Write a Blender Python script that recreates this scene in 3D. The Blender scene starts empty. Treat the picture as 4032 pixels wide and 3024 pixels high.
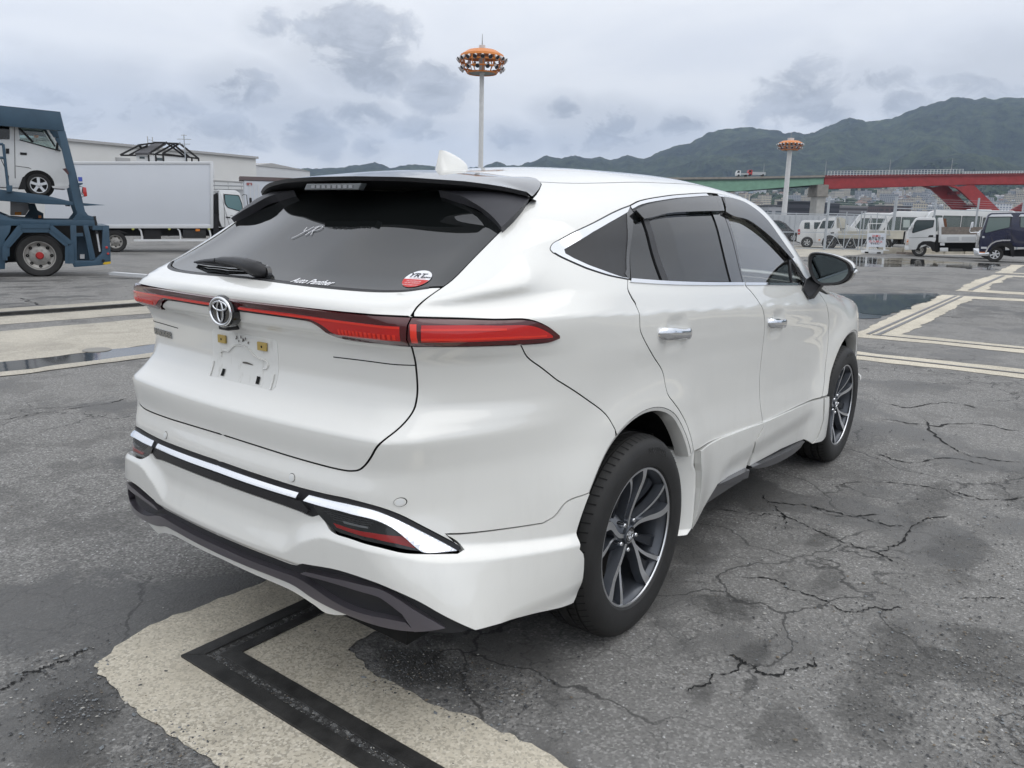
import bpy, bmesh, math, random
import numpy as np
from mathutils import Vector, Matrix, Euler
from mathutils.geometry import delaunay_2d_cdt
random.seed(7); RNG = np.random.default_rng(7)
SC = bpy.context.scene
COL = SC.collection
# ---------------------------------------------------------------- camera
CAMPOS = np.array([-2.39526587, -2.1216496, 1.48296303])
YAW, PITCH, ROLL = [math.radians(a) for a in (36.81856, 12.11047, -1.25002)]
cam_d = bpy.data.cameras.new("camera"); cam = bpy.data.objects.new("camera", cam_d); COL.objects.link(cam)
cam_d.sensor_width = 36.0; cam_d.lens = 3101.7167/4032*36.0; cam_d.clip_start = .05; cam_d.clip_end = 20000
def cam_axes():
    f = np.array([math.cos(YAW)*math.cos(PITCH), math.sin(YAW)*math.cos(PITCH), -math.sin(PITCH)])
    r = np.array([math.sin(YAW), -math.cos(YAW), 0.]); d = np.cross(f, r)
    c, s = math.cos(ROLL), math.sin(ROLL)
    return c*r+s*d, -s*r+c*d, f
_r, _d, _f = cam_axes()
cam.matrix_world = Matrix(((_r[0], -_d[0], -_f[0], CAMPOS[0]), (_r[1], -_d[1], -_f[1], CAMPOS[1]), (_r[2], -_d[2], -_f[2], CAMPOS[2]), (0, 0, 0, 1)))
SC.camera = cam
SC.render.resolution_x = 1024; SC.render.resolution_y = 768
SC.view_settings.view_transform = 'Standard'; SC.view_settings.look = 'None'
SC.view_settings.exposure = 0.10; SC.view_settings.gamma = 1.0; SC.view_settings.use_curve_mapping = False
# ---------------------------------------------------------------- sky and sun (overcast)
SUN_EL, SUN_AZ = math.radians(52), math.radians(-72)      # azimuth measured from +X towards +Y
# dark cumulus: azimuth, elevation, half width, half height (degrees), strength
CLOUDS = [(47.9,11.1,3.5,2.2,1),(46.9,9.3,2.7,1.5,1),(42.5,8.2,1.9,1.6,.9),(55.3,7.6,2.4,1.3,.9),(47.6,6.4,2.2,.9,.9),(50.8,5.3,2.2,1.4,.9),(43.3,5.6,2.0,.8,.7),(61.5,5.5,2.4,1.4,.6),(64.7,5.8,3.7,1.7,.5),(56.3,4.9,2.9,1.1,.75),(59.0,6.0,1.7,.9,.55),(53.1,11.6,1.2,.8,.4),(47.1,4.4,1.0,.7,.6),(67.3,6.6,2.5,1.0,.4),(38.0,5.0,1.3,.9,.6),(49.8,4.0,.7,.8,.7),(33.7,7.1,1.5,.8,.8),(30.3,5.9,2.9,1.4,.85),(33.5,5.2,1.0,.8,.65),(25.6,6.1,1.7,.8,.75),(18.3,8.1,2.4,1.9,.8),(16.8,6.8,2.2,1.0,.8),(21.0,6.6,1.0,.7,.55),(13.3,8.7,2.0,1.0,.5),(12.0,7.3,1.9,1.0,.55),(7.6,8.4,2.7,1.5,.5),(36.5,4.9,1.0,.7,.55)]
world = bpy.data.worlds.new("World"); SC.world = world; world.use_nodes = True
def N(nt, typ, **kw):
    n = nt.nodes.new(typ)
    for k, v in kw.items():
        if k.startswith('i_'):
            n.inputs[k[2:].replace('_', ' ')].default_value = v
        else: setattr(n, k, v)
    return n
def build_world():
    nt = world.node_tree; nt.nodes.clear(); L = nt.links.new
    out = N(nt, 'ShaderNodeOutputWorld')
    tc = N(nt, 'ShaderNodeTexCoord')
    sky = N(nt, 'ShaderNodeTexSky', sky_type='NISHITA', sun_disc=False, sun_elevation=SUN_EL, sun_rotation=math.pi/2-SUN_AZ)
    sep = N(nt, 'ShaderNodeSeparateXYZ'); L(tc.outputs['Generated'], sep.inputs[0])
    def M(op, a, b=None, c=None, clamp=False):
        n = N(nt, 'ShaderNodeMath', operation=op); n.use_clamp = clamp
        for i, v in enumerate((a, b, c)):
            if v is None: continue
            if hasattr(v, 'is_output'): L(v, n.inputs[i])
            else: n.inputs[i].default_value = v
        return n.outputs[0]
    z = sep.outputs[2]; zc = M('MAXIMUM', z, 0.0)
    # cloud layer seen in perspective: divide the direction by its height
    den = M('ADD', zc, .16)
    cmb = N(nt, 'ShaderNodeCombineXYZ'); L(M('DIVIDE', sep.outputs[0], den), cmb.inputs[0]); L(M('DIVIDE', sep.outputs[1], den), cmb.inputs[1]); L(M('MULTIPLY', zc, 2.2), cmb.inputs[2])
    def noise(scale, detail, rough, off, dist=0.):
        mp = N(nt, 'ShaderNodeMapping'); mp.inputs['Location'].default_value = off; L(cmb.outputs[0], mp.inputs[0])
        n = N(nt, 'ShaderNodeTexNoise'); n.inputs['Scale'].default_value = scale; n.inputs['Detail'].default_value = detail; n.inputs['Roughness'].default_value = rough; n.inputs['Distortion'].default_value = dist
        L(mp.outputs[0], n.inputs['Vector']); return n.outputs['Fac']
    def ss(v, a, b):
        n = N(nt, 'ShaderNodeMapRange', interpolation_type='SMOOTHSTEP'); n.inputs[1].default_value = a; n.inputs[2].default_value = b; L(v, n.inputs[0]); return n.outputs[0]
    n1 = noise(1.1, 7, .55, (3.1, 1.7, 0), .3)
    # ragged-edged dark cumulus below the grey layer; noise in direction space
    dm = N(nt, 'ShaderNodeMapping'); dm.inputs['Scale'].default_value = (1, 1, 1.7); L(tc.outputs['Generated'], dm.inputs[0])
    def dnoise(sc, det, ro, dist):
        n = N(nt, 'ShaderNodeTexNoise'); n.inputs['Scale'].default_value = sc; n.inputs['Detail'].default_value = det; n.inputs['Roughness'].default_value = ro; n.inputs['Distortion'].default_value = dist; L(dm.outputs[0], n.inputs['Vector']); return n.outputs['Fac']
    n2 = dnoise(13., 9, .62, .5); n3 = dnoise(4.2, 4, .5, .2)
    def dot(v):
        n = N(nt, 'ShaderNodeVectorMath', operation='DOT_PRODUCT'); L(tc.outputs['Generated'], n.inputs[0]); n.inputs[1].default_value = v; return n.outputs['Value']
    field = None
    for az, el, rx, ry, st in CLOUDS:
        a, e = math.radians(az), math.radians(el); c = (math.cos(a)*math.cos(e), math.sin(a)*math.cos(e), math.sin(e)); ha = Vector((-math.sin(a), math.cos(a), 0)); hb = Vector(c).cross(ha)
        ha = ha*(1/math.radians(rx*1.25)); hb = hb*(1/math.radians(ry*1.25)); p, q = dot(ha), dot(hb)
        g_ = M('SUBTRACT', 1., M('MULTIPLY_ADD', p, p, M('MULTIPLY', q, q))); g_ = M('MULTIPLY', g_, st)
        field = g_ if field is None else M('MAXIMUM', field, g_)
    # the same kind of clouds goes on all round the rest of the sky
    away = ss(dot((math.cos(YAW), math.sin(YAW), .08)), .80, .62); gen = M('MULTIPLY', M('SUBTRACT', n3, .54), 2.6)
    gen = M('ADD', gen, M('MULTIPLY', M('SUBTRACT', away, 1.), 9.)); low = ss(zc, .42, .14); gen = M('ADD', gen, M('MULTIPLY', M('SUBTRACT', low, 1.), 4.))
    field = M('MAXIMUM', field, gen)
    n4 = dnoise(26., 8, .65, .8)
    rag = M('ADD', M('MULTIPLY', M('SUBTRACT', n2, .5), 3.6), M('MULTIPLY', M('SUBTRACT', n4, .5), 1.5))
    fc = M('MAXIMUM', field, -2.2)
    puff = ss(M('ADD', fc, rag), -.1, .95)
    halo = ss(M('ADD', M('MULTIPLY', fc, .55), M('MULTIPLY', M('SUBTRACT', n3, .5), 3.2)), -.55, .6)
    puff = M('MAXIMUM', puff, M('MULTIPLY', halo, .34))
    soft = ss(n1, .3, .75)
    ramp = N(nt, 'ShaderNodeMix', data_type='RGBA'); ramp.inputs[6].default_value = (.93, .945, .97, 1); ramp.inputs[7].default_value = (.78, .81, .87, 1); L(soft, ramp.inputs[0])
    dk = N(nt, 'ShaderNodeMix', data_type='RGBA'); dk.inputs[6].default_value = (.33, .355, .40, 1); dk.inputs[7].default_value = (.58, .61, .67, 1); L(ss(n2, .42, .66), dk.inputs[0])
    mix2 = N(nt, 'ShaderNodeMix', data_type='RGBA'); L(ramp.outputs[2], mix2.inputs[6]); L(dk.outputs[2], mix2.inputs[7])
    L(M('MULTIPLY', puff, .93), mix2.inputs[0])
    # overcast luminance: the zenith is about three times the horizon
    lum = M('ADD', .94, M('MULTIPLY', zc, .70))
    sc = N(nt, 'ShaderNodeVectorMath', operation='SCALE'); L(mix2.outputs[2], sc.inputs[0]); L(lum, sc.inputs['Scale'])
    bg1 = N(nt, 'ShaderNodeBackground'); L(sky.outputs[0], bg1.inputs[0]); bg1.inputs[1].default_value = .05
    bg2 = N(nt, 'ShaderNodeBackground'); L(sc.outputs[0], bg2.inputs[0]); bg2.inputs[1].default_value = 1.0
    mx = N(nt, 'ShaderNodeMixShader'); mx.inputs[0].default_value = .93
    L(bg1.outputs[0], mx.inputs[1]); L(bg2.outputs[0], mx.inputs[2]); L(mx.outputs[0], out.inputs[0])
build_world()
sun_d = bpy.data.lights.new("sun", 'SUN'); sun_d.energy = .75; sun_d.angle = math.radians(60); sun_d.color = (1, .97, .92)
sun = bpy.data.objects.new("sun", sun_d); COL.objects.link(sun)
sun.rotation_euler = Vector((math.cos(SUN_AZ)*math.cos(SUN_EL), math.sin(SUN_AZ)*math.cos(SUN_EL), math.sin(SUN_EL))).to_track_quat('Z', 'Y').to_euler()
# ---------------------------------------------------------------- car body surface (metres; x forward from rear axle, y left, z up)
def pchip(xs, ys):
    xs = np.array(xs, float); ys = np.array(ys, float)
    h = np.diff(xs); d = np.diff(ys) / h
    m = np.zeros_like(ys)
    for i in range(1, len(xs) - 1):
        if d[i-1] * d[i] > 0:
            w1 = 2*h[i] + h[i-1]; w2 = h[i] + 2*h[i-1]
            m[i] = (w1 + w2) / (w1/d[i-1] + w2/d[i])
    m[0] = d[0]; m[-1] = d[-1]
    def f(x):
        x = np.asarray(x, float)
        i = np.clip(np.searchsorted(xs, x) - 1, 0, len(h) - 1)
        t = (x - xs[i]) / h[i]
        tc = np.clip(t, -.0, 1.)
        r = ((1+2*tc)*(1-tc)**2*ys[i] + tc*(1-tc)**2*h[i]*m[i] + tc*tc*(3-2*tc)*ys[i+1] + tc*tc*(tc-1)*h[i]*m[i+1])
        return r + np.where(t < 0, m[i]*(x-xs[i]), 0) + np.where(t > 1, m[i+1]*(x-xs[i+1]), 0)
    return f
def smax(a, b, k):
    h = np.clip(.5 + .5*(a-b)/k, 0, 1)
    return a*h + b*(1-h) + k*h*(1-h)
def sstep(a, b, x):
    t = np.clip((x-a)/(b-a), 0, 1); return t*t*(3-2*t)
SEC = pchip([-1.15,-1.0,-.85,-.66,-.5,-.3,-.2,-.116,-.108,-.098,-.05,0,.2,.31,.40,.55],
            [.83,.865,.885,.895,.884,.8895,.8985,.9055,.9055,.9025,.8875,.868,.790,.738,.685,.59])
PLN = pchip([-1.3,-.9,-.5,0,1.0,2.0,2.7,3.05,3.35,3.7],[-.03,-.015,.0,.0,.0,-.004,-.012,-.05,-.13,-.32])
RC = pchip([.15,.3,.45,.6,.72,.80,.866,.8805,.892,.925,.97,1.03,1.09,1.13,1.142,1.155,1.175,1.20,1.222,1.238,1.25,1.275,1.307,1.532,1.65],
           [-1.0,-1.04,-1.062,-1.068,-1.066,-1.050,-1.0545,-1.0545,-1.0455,-1.006,-.976,-.962,-.962,-.972,-.985,-1.003,-1.008,-1.012,-1.024,-1.022,-1.0,-.93,-.855,-.49,-.30])
TC = pchip([-.8,-.4,0,.5,.95,1.4,1.6,1.72,2.0,2.4,2.52,2.62,3.0,3.3,3.5,3.7],
           [1.535,1.598,1.65,1.688,1.694,1.672,1.648,1.600,1.445,1.215,1.165,1.135,1.085,1.03,.96,.82])
FC = pchip([.1,.3,.5,.8,1.0,1.2],[3.5,3.6,3.64,3.63,3.52,3.3])
CZ = [.5,.6,.7,.78,.84,.88,.92,.97,1.02,1.08,1.12,1.16,1.20,1.235,1.30]
CC = pchip(CZ, [1.4,1.6,1.6,1.5,1.45,1.45,1.8,2.1,2.2,2.1,1.9,1.85,1.9,2.1,1.9])
TP = pchip(CZ, [.08,.12,.14,.138,.13,.125,.145,.18,.185,.18,.15,.135,.145,.165,.05])
_UB = pchip([1.20,1.235,1.27,1.33,1.40,1.45,1.50,1.54,1.60], [0,.35,.7,.8,1.,1.1,.7,.1,0])
def UB(z): return np.clip(_UB(z), 0, 2)
def zbelt(x): return 1.277 - .06*np.clip(x, -.6, 3)
def Wside(x, z):
    rel = z - zbelt(x)
    w = SEC(rel) + PLN(x)
    up = sstep(-.05, .12, rel)
    w = w - up*.035*np.clip((.35-x)/.8, 0, 1.6)
    for cx, a in ((0., .030), (2.69, .034)):
        r = np.hypot(x-cx, z-.363)
        w = w + a*np.exp(-((r-.45)/.15)**2)*sstep(1.15, .8, z)
    w = w - .055*UB(z)*sstep(-.15, -.55, x)
    w = w - TP(z)*np.clip((-.30-x)/.55, 0, 1.5)**2
    w = w + .012*np.exp(-((x+.05)/.38)**2-((z-1.05)/.12)**2)
    for hx, hz in ((.20, 1.083), (1.31, 1.012)):     # finger recesses behind the handles
        w = w - .010*np.exp(-(((x-hx)/.075)**2)**2-(((z-hz)/.058)**2)**2)
    return w
def Rrear(y, z):
    y = np.abs(y)
    c = CC(z)
    p = .045*(y/.6)**2 + c*np.maximum(y-.6, 0)**2
    return RC(z) + p + .055*UB(z)*sstep(.15, .6, y)
def Ttop(x, y):
    y = np.abs(y)
    ro = sstep(2.6, 1.9, x)
    return TC(x) - ro*(.05*(y/.6)**2 + .02*(y/.62)**6) - (1-ro)*(.035*(y/.7)**2 + .03*(y/.75)**6)
def bodyF(x, y, z):
    ya = np.abs(y)
    side = ya - Wside(x, z)
    rear = (Rrear(ya, z) - x)
    g = sstep(1.2, 1.35, z)
    rear = rear * (1 - .47*g)
    top = z - Ttop(x, ya)
    f = smax(side, rear, .07)
    f = smax(f, top*.9, .085 - .03*sstep(1.0, -.4, x))
    fr = x - (FC(z) - .30*(ya/.85)**3)
    return smax(f, fr, .12)
# chart (s, z): horizontal rays fan out from a spine inside the car: rear centre -> corner -> side
S1, S2 = .55, 1.18
def spine(z):
    u = np.clip(z-1.2, 0, .6)
    return -.5 + 1.6*u, .55 - .38*u
def chart_ray(s, z):
    s = np.asarray(s, float); z = np.asarray(z, float)
    xo, yo = spine(z)
    ang = np.clip((s-S1)/(S2-S1), 0, 1)*np.pi/2
    oy = np.where(s < S1, s/S1*yo, yo)
    ox = np.where(s > S2, xo + (s-S2)*(3.4-xo)/3.9, xo)
    return ox, -oy, -np.cos(ang), -np.sin(ang)
def chart_inv(x, y, z):
    xo, yo = spine(z); ya = np.abs(y)
    sA = ya/yo*S1
    sB = S1 + (S2-S1)*np.arctan2(ya-yo, -(x-xo))/(np.pi/2)
    sC = S2 + (x-xo)*3.9/(3.4-xo)
    return np.where(ya < yo, sA, np.where(x > xo, sC, sB))
def chart_eval(s, z, off=0.):
    s, z = np.broadcast_arrays(np.asarray(s, float), np.asarray(z, float))
    ox, oy, dx, dy = chart_ray(s, z)
    lo = np.zeros_like(s); hi = np.full_like(s, 1.3)
    for _ in range(26):
        m = .5*(lo+hi); f = bodyF(ox+m*dx, oy+m*dy, z) - off
        hi = np.where(f > 0, m, hi); lo = np.where(f > 0, lo, m)
    m = .5*(lo+hi)
    return np.stack([ox+m*dx, oy+m*dy, z], -1)
def roof_eval(x, y, off=0.):
    x, y = np.broadcast_arrays(np.asarray(x, float), np.asarray(y, float))
    lo = np.full_like(x, .4); hi = np.full_like(x, 1.9)
    for _ in range(26):
        m = .5*(lo+hi); f = bodyF(x, y, m) - off
        hi = np.where(f > 0, m, hi); lo = np.where(f > 0, lo, m)
    return np.stack([x, y, .5*(lo+hi)], -1)
def body_normal(P):
    x, y, z = P[..., 0], P[..., 1], P[..., 2]; e = 2e-3
    g = np.stack([bodyF(x+e,y,z)-bodyF(x-e,y,z), bodyF(x,y+e,z)-bodyF(x,y-e,z), bodyF(x,y,z+e)-bodyF(x,y,z-e)], -1)
    return g/np.maximum(np.linalg.norm(g, axis=-1, keepdims=True), 1e-9)
# ---------------------------------------------------------------- materials
def lin(c): return tuple(((v/12.92) if v <= .04045 else ((v+.055)/1.055)**2.4) for v in c)
def hexc(h): return lin(tuple(int(h[i:i+2], 16)/255 for i in (0, 2, 4)))
MATS = {}
def mat(name, col, rough=.5, metal=0., coat=0., spec=.5, noise=0., nscale=8., bump=0., bscale=200., trans=0., ior=1.45, emit=None, coatr=.03, alpha=1.):
    if name in MATS: return MATS[name]
    m = bpy.data.materials.new(name); m.use_nodes = True; nt = m.node_tree; b = nt.nodes['Principled BSDF']; L = nt.links.new
    b.inputs['Base Color'].default_value = (*col, 1); b.inputs['Roughness'].default_value = rough; b.inputs['Metallic'].default_value = metal
    b.inputs['Coat Weight'].default_value = coat; b.inputs['Coat Roughness'].default_value = coatr
    b.inputs['Specular IOR Level'].default_value = spec; b.inputs['Transmission Weight'].default_value = trans; b.inputs['IOR'].default_value = ior; b.inputs['Alpha'].default_value = alpha
    if emit: b.inputs['Emission Color'].default_value = (*emit[:3], 1); b.inputs['Emission Strength'].default_value = emit[3]
    if noise or bump:
        tc = nt.nodes.new('ShaderNodeTexCoord')
    if noise:
        n = nt.nodes.new('ShaderNodeTexNoise'); n.inputs['Scale'].default_value = nscale; n.inputs['Detail'].default_value = 6; n.inputs['Roughness'].default_value = .6
        L(tc.outputs['Object'], n.inputs['Vector'])
        r = nt.nodes.new('ShaderNodeMapRange'); r.inputs[1].default_value = .3; r.inputs[2].default_value = .7; r.inputs[3].default_value = 1-noise; r.inputs[4].default_value = 1+noise*.6
        L(n.outputs['Fac'], r.inputs[0])
        v = nt.nodes.new('ShaderNodeVectorMath'); v.operation = 'SCALE'; v.inputs[0].default_value = col; L(r.outputs[0], v.inputs['Scale'])
        L(v.outputs[0], b.inputs['Base Color'])
    if bump:
        n2 = nt.nodes.new('ShaderNodeTexNoise'); n2.inputs['Scale'].default_value = bscale; n2.inputs['Detail'].default_value = 3; L(tc.outputs['Object'], n2.inputs['Vector'])
        bp = nt.nodes.new('ShaderNodeBump'); bp.inputs['Strength'].default_value = bump; bp.inputs['Distance'].default_value = .004; L(n2.outputs['Fac'], bp.inputs['Height']); L(bp.outputs[0], b.inputs['Normal'])
    MATS[name] = m; return m
def glassmat(name, tint, rough=0.0, mixf=.0):
    """window glass seen as a tinted film: transparent by tint, plus fresnel reflection"""
    if name in MATS: return MATS[name]
    m = bpy.data.materials.new(name); m.use_nodes = True; nt = m.node_tree; nt.nodes.clear(); L = nt.links.new
    o = nt.nodes.new('ShaderNodeOutputMaterial'); t = nt.nodes.new('ShaderNodeBsdfTransparent'); t.inputs[0].default_value = (*tint, 1)
    g = nt.nodes.new('ShaderNodeBsdfGlossy'); g.inputs['Roughness'].default_value = rough
    f = nt.nodes.new('ShaderNodeFresnel'); f.inputs['IOR'].default_value = 1.5
    a = nt.nodes.new('ShaderNodeMath'); a.operation = 'MULTIPLY_ADD'; a.inputs[1].default_value = 1.25; a.inputs[2].default_value = mixf; L(f.outputs[0], a.inputs[0])
    x = nt.nodes.new('ShaderNodeMixShader'); L(a.outputs[0], x.inputs[0]); L(t.outputs[0], x.inputs[1]); L(g.outputs[0], x.inputs[2]); L(x.outputs[0], o.inputs[0])
    MATS[name] = m; return m
# ---------------------------------------------------------------- object helpers
def thing(name, label, cat, loc=(0, 0, 0), rz=0., group=None):
    o = bpy.data.objects.new(name, None); COL.objects.link(o); o.location = loc; o.rotation_euler = (0, 0, rz); o.empty_display_size = .2
    o['label'] = label; o['category'] = cat
    if group: o['group'] = group
    return o
def tag(o, label, cat=None, group=None):
    o['label'] = label
    if cat: o['category'] = cat
    if group: o['group'] = group
    return o
def obj_from(name, verts, faces, m, parent=None, normals=None, smooth=False, label=None):
    me = bpy.data.meshes.new(name)
    me.from_pydata([tuple(map(float, v)) for v in verts], [], faces)
    if smooth or normals is not None: me.polygons.foreach_set('use_smooth', [True]*len(me.polygons))
    if normals is not None: me.normals_split_custom_set_from_vertices([tuple(map(float, n)) for n in normals])
    for mm in (m if isinstance(m, (list, tuple)) else [m]): me.materials.append(mm)
    o = bpy.data.objects.new(name, me); COL.objects.link(o)
    if parent: o.parent = parent
    if label: o['label'] = label
    return o
class MB:
    """mesh builder collecting verts/faces in python lists"""
    def __init__(s): s.v = []; s.f = []; s.mi = []
    def add(s, vs, fs, mi=0):
        b = len(s.v); s.v += [tuple(map(float, v)) for v in vs]; s.f += [tuple(b+i for i in f) for f in fs]; s.mi += [mi]*len(fs); return s
    def box(s, c, d, rz=0., mi=0, taper=1., ry=0., rx=0.):
        cx, cy, cz = c; x, y, z = d[0]/2, d[1]/2, d[2]/2
        p = [(-x, -y, -z), (x, -y, -z), (x, y, -z), (-x, y, -z), (-x*taper, -y*taper, z), (x*taper, -y*taper, z), (x*taper, y*taper, z), (-x*taper, y*taper, z)]
        R = Euler((rx, ry, rz)).to_matrix()
        p = [tuple(R @ Vector(q) + Vector(c)) for q in p]
        return s.add(p, [(3, 2, 1, 0), (4, 5, 6, 7), (0, 1, 5, 4), (1, 2, 6, 5), (2, 3, 7, 6), (3, 0, 4, 7)], mi)
    def beam(s, a, b, w, h=None, mi=0, up=(0, 0, 1)):
        a, b = Vector(a), Vector(b); h = h or w; t = (b-a).normalized(); u = Vector(up)
        if abs(t.dot(u)) > .98: u = Vector((1, 0, 0))
        sd = t.cross(u).normalized(); u2 = sd.cross(t).normalized()
        p = []
        for q in (a, b):
            for i, j in ((-1, -1), (1, -1), (1, 1), (-1, 1)): p.append(q + sd*(i*w/2) + u2*(j*h/2))
        return s.add(p, [(0, 1, 2, 3), (7, 6, 5, 4), (1, 0, 4, 5), (2, 1, 5, 6), (3, 2, 6, 7), (0, 3, 7, 4)], mi)
    def tube(s, pts, r, n=8, mi=0, caps=True, close=False):
        pts = [Vector(p) for p in pts]; m = len(pts); rs = r if isinstance(r, (list, tuple)) else [r]*m
        ring = []; prev = None
        for i, p in enumerate(pts):
            if close: t = (pts[(i+1) % m]-pts[i-1]).normalized()
            else: t = (pts[min(i+1, m-1)]-pts[max(i-1, 0)]).normalized()
            u = prev if prev is not None else (Vector((0, 0, 1)) if abs(t.z) < .9 else Vector((1, 0, 0)))
            a = t.cross(u).normalized(); b = a.cross(t).normalized(); prev = b
            ring.append([p + (a*math.cos(2*math.pi*k/n) + b*math.sin(2*math.pi*k/n))*rs[i] for k in range(n)])
        vs = [v for rg in ring for v in rg]; fs = []
        for i in range(m if close else m-1):
            j = (i+1) % m
            for k in range(n): fs.append((i*n+k, i*n+(k+1) % n, j*n+(k+1) % n, j*n+k))
        if caps and not close: fs += [tuple(range(n))[::-1], tuple(range((m-1)*n, m*n))]
        return s.add(vs, fs, mi)
    def lathe(s, prof, c=(0, 0, 0), axis='z', n=32, mi=0, a0=0., a1=2*math.pi):
        full = abs(a1-a0-2*math.pi) < 1e-6; cnt = n if full else n+1; vs = []
        for r, h in prof:
            for k in range(cnt):
                a = a0+(a1-a0)*k/n; x, y = r*math.cos(a), r*math.sin(a)
                p = (x, y, h) if axis == 'z' else ((x, h, y) if axis == 'y' else (h, x, y))
                vs.append((p[0]+c[0], p[1]+c[1], p[2]+c[2]))
        fs = []
        for i in range(len(prof)-1):
            for k in range(n):
                k2 = (k+1) % cnt
                fs.append((i*cnt+k, i*cnt+k2, (i+1)*cnt+k2, (i+1)*cnt+k))
        return s.add(vs, fs, mi)
    def prism(s, poly, h0, h1, axis='z', mi=0, cap=True):
        n = len(poly); vs = []
        for h in (h0, h1):
            for a, b in poly: vs.append((a, b, h) if axis == 'z' else ((a, h, b) if axis == 'y' else (h, a, b)))
        fs = [(i, (i+1) % n, n+(i+1) % n, n+i) for i in range(n)]
        if cap: fs += [tuple(range(n))[::-1], tuple(range(n, 2*n))]
        return s.add(vs, fs, mi)
    def build(s, name, m, parent=None, smooth=None, bevel=0., label=None, fixn=True):
        me = bpy.data.meshes.new(name); me.from_pydata(s.v, [], s.f)
        for mm in (m if isinstance(m, (list, tuple)) else [m]): me.materials.append(mm)
        if any(s.mi): me.polygons.foreach_set('material_index', s.mi)
        if fixn or bevel:
            bm = bmesh.new(); bm.from_mesh(me)
            if fixn: bmesh.ops.recalc_face_normals(bm, faces=bm.faces)
            if bevel: bmesh.ops.bevel(bm, geom=[e for e in bm.edges if len(e.link_faces) == 2 and e.calc_face_angle(0) > .5], offset=bevel, segments=2, affect='EDGES', profile=.6)
            bm.to_mesh(me); bm.free()
        if smooth is not None:
            me.polygons.foreach_set('use_smooth', [True]*len(me.polygons)); me.set_sharp_from_angle(angle=math.radians(smooth))
        o = bpy.data.objects.new(name, me); COL.objects.link(o)
        if parent: o.parent = parent
        if label: o['label'] = label
        return o
def text_mesh(body, size, extrude=0., shear=0., bold=0., align='CENTER'):
    cu = bpy.data.curves.new('t', 'FONT'); cu.body = body; cu.size = size; cu.extrude = extrude; cu.shear = shear; cu.offset = bold; cu.align_x = align; cu.align_y = 'CENTER'; cu.resolution_u = 3
    o = bpy.data.objects.new('t', cu); COL.objects.link(o)
    me = bpy.data.meshes.new_from_object(o.evaluated_get(bpy.context.evaluated_depsgraph_get()))
    vs = np.array([v.co[:] for v in me.vertices]).reshape(-1, 3); fs = [tuple(p.vertices) for p in me.polygons]
    bpy.data.objects.remove(o); bpy.data.curves.remove(cu); bpy.data.meshes.remove(me)
    return vs, fs
def copy_tree(o, parent=None):
    c = o.copy(); COL.objects.link(c); c.parent = parent
    for ch in list(o.children): copy_tree(ch, c)
    return c
# ---------------------------------------------------------------- panels cut out of the body surface
def dens(pts, step):
    out = []; n = len(pts)
    for i in range(n):
        a = np.array(pts[i]); b = np.array(pts[(i+1) % n]); k = max(1, int(np.ceil(np.hypot(*(b-a))/step)))
        for j in range(k): out.append(a+(b-a)*j/k)
    return np.array(out)
def sp(pts, n=5):
    """open smooth curve through the points (centripetal-ish Catmull-Rom)"""
    p = np.array(pts, float); out = []
    if len(p) < 3: return [tuple(q) for q in p]
    q = np.vstack([2*p[0]-p[1], p, 2*p[-1]-p[-2]])
    for i in range(1, len(q)-2):
        p0, p1, p2, p3 = q[i-1:i+3]; d = np.maximum([np.linalg.norm(p1-p0), np.linalg.norm(p2-p1), np.linalg.norm(p3-p2)], 1e-6)**.5
        m1 = ((p1-p0)/d[0]-(p2-p0)/(d[0]+d[1])+(p2-p1)/d[1])*d[1]; m2 = ((p2-p1)/d[1]-(p3-p1)/(d[1]+d[2])+(p3-p2)/d[2])*d[1]
        for t in np.arange(n)/n: out.append((2*t**3-3*t**2+1)*p1+(t**3-2*t**2+t)*m1+(-2*t**3+3*t**2)*p2+(t**3-t**2)*m2)
    out.append(p[-1]); return [tuple(v) for v in out]
def inpoly(P, poly):
    x, y = P[:, 0], P[:, 1]; c = np.zeros(len(P), bool); n = len(poly)
    for i in range(n):
        x1, y1 = poly[i]; x2, y2 = poly[(i+1) % n]
        if y1 == y2: continue
        c ^= ((y1 > y) != (y2 > y)) & (x < (x2-x1)*(y-y1)/(y2-y1)+x1)
    return c
def shrink(poly, g, keep=None):
    p = np.array(poly); a = np.roll(p, 1, 0); b = np.roll(p, -1, 0)
    area = .5*np.sum(p[:, 0]*b[:, 1]-b[:, 0]*p[:, 1]); sg = 1 if area > 0 else -1
    def nrm(d): l = np.hypot(d[:, 0], d[:, 1])[:, None]; d = d/np.maximum(l, 1e-9); return np.c_[-d[:, 1], d[:, 0]]*sg
    n1, n2 = nrm(p-a), nrm(b-p); m = n1+n2; l = np.maximum((m*n1).sum(1), .35)[:, None]
    q = p+m/l*g
    if keep is not None: k = keep(p); q[k] = p[k]
    return q
def tri_fill(poly, ds, dz):
    n = len(poly); mn, mx = poly.min(0), poly.max(0)
    gx, gy = np.meshgrid(np.arange(mn[0]+ds*.5, mx[0], ds), np.arange(mn[1]+dz*.5, mx[1], dz)); G = np.c_[gx.ravel(), gy.ravel()]
    G = G[inpoly(G, poly)]
    if len(G):
        keep = np.ones(len(G), bool)
        for i in range(0, n):
            a, b = poly[i], poly[(i+1) % n]; ab = b-a; t = np.clip(((G-a)@ab)/max(ab@ab, 1e-12), 0, 1)
            d = np.hypot(*(G-a-t[:, None]*ab).T); keep &= d > .35*min(ds, dz)
        G = G[keep]
    V = np.vstack([poly, G]) if len(G) else poly
    r = delaunay_2d_cdt([Vector(v) for v in V], [], [list(range(n))], 1, 1e-7)
    return np.array([v[:] for v in r[0]]), [tuple(f) for f in r[2]]
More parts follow.
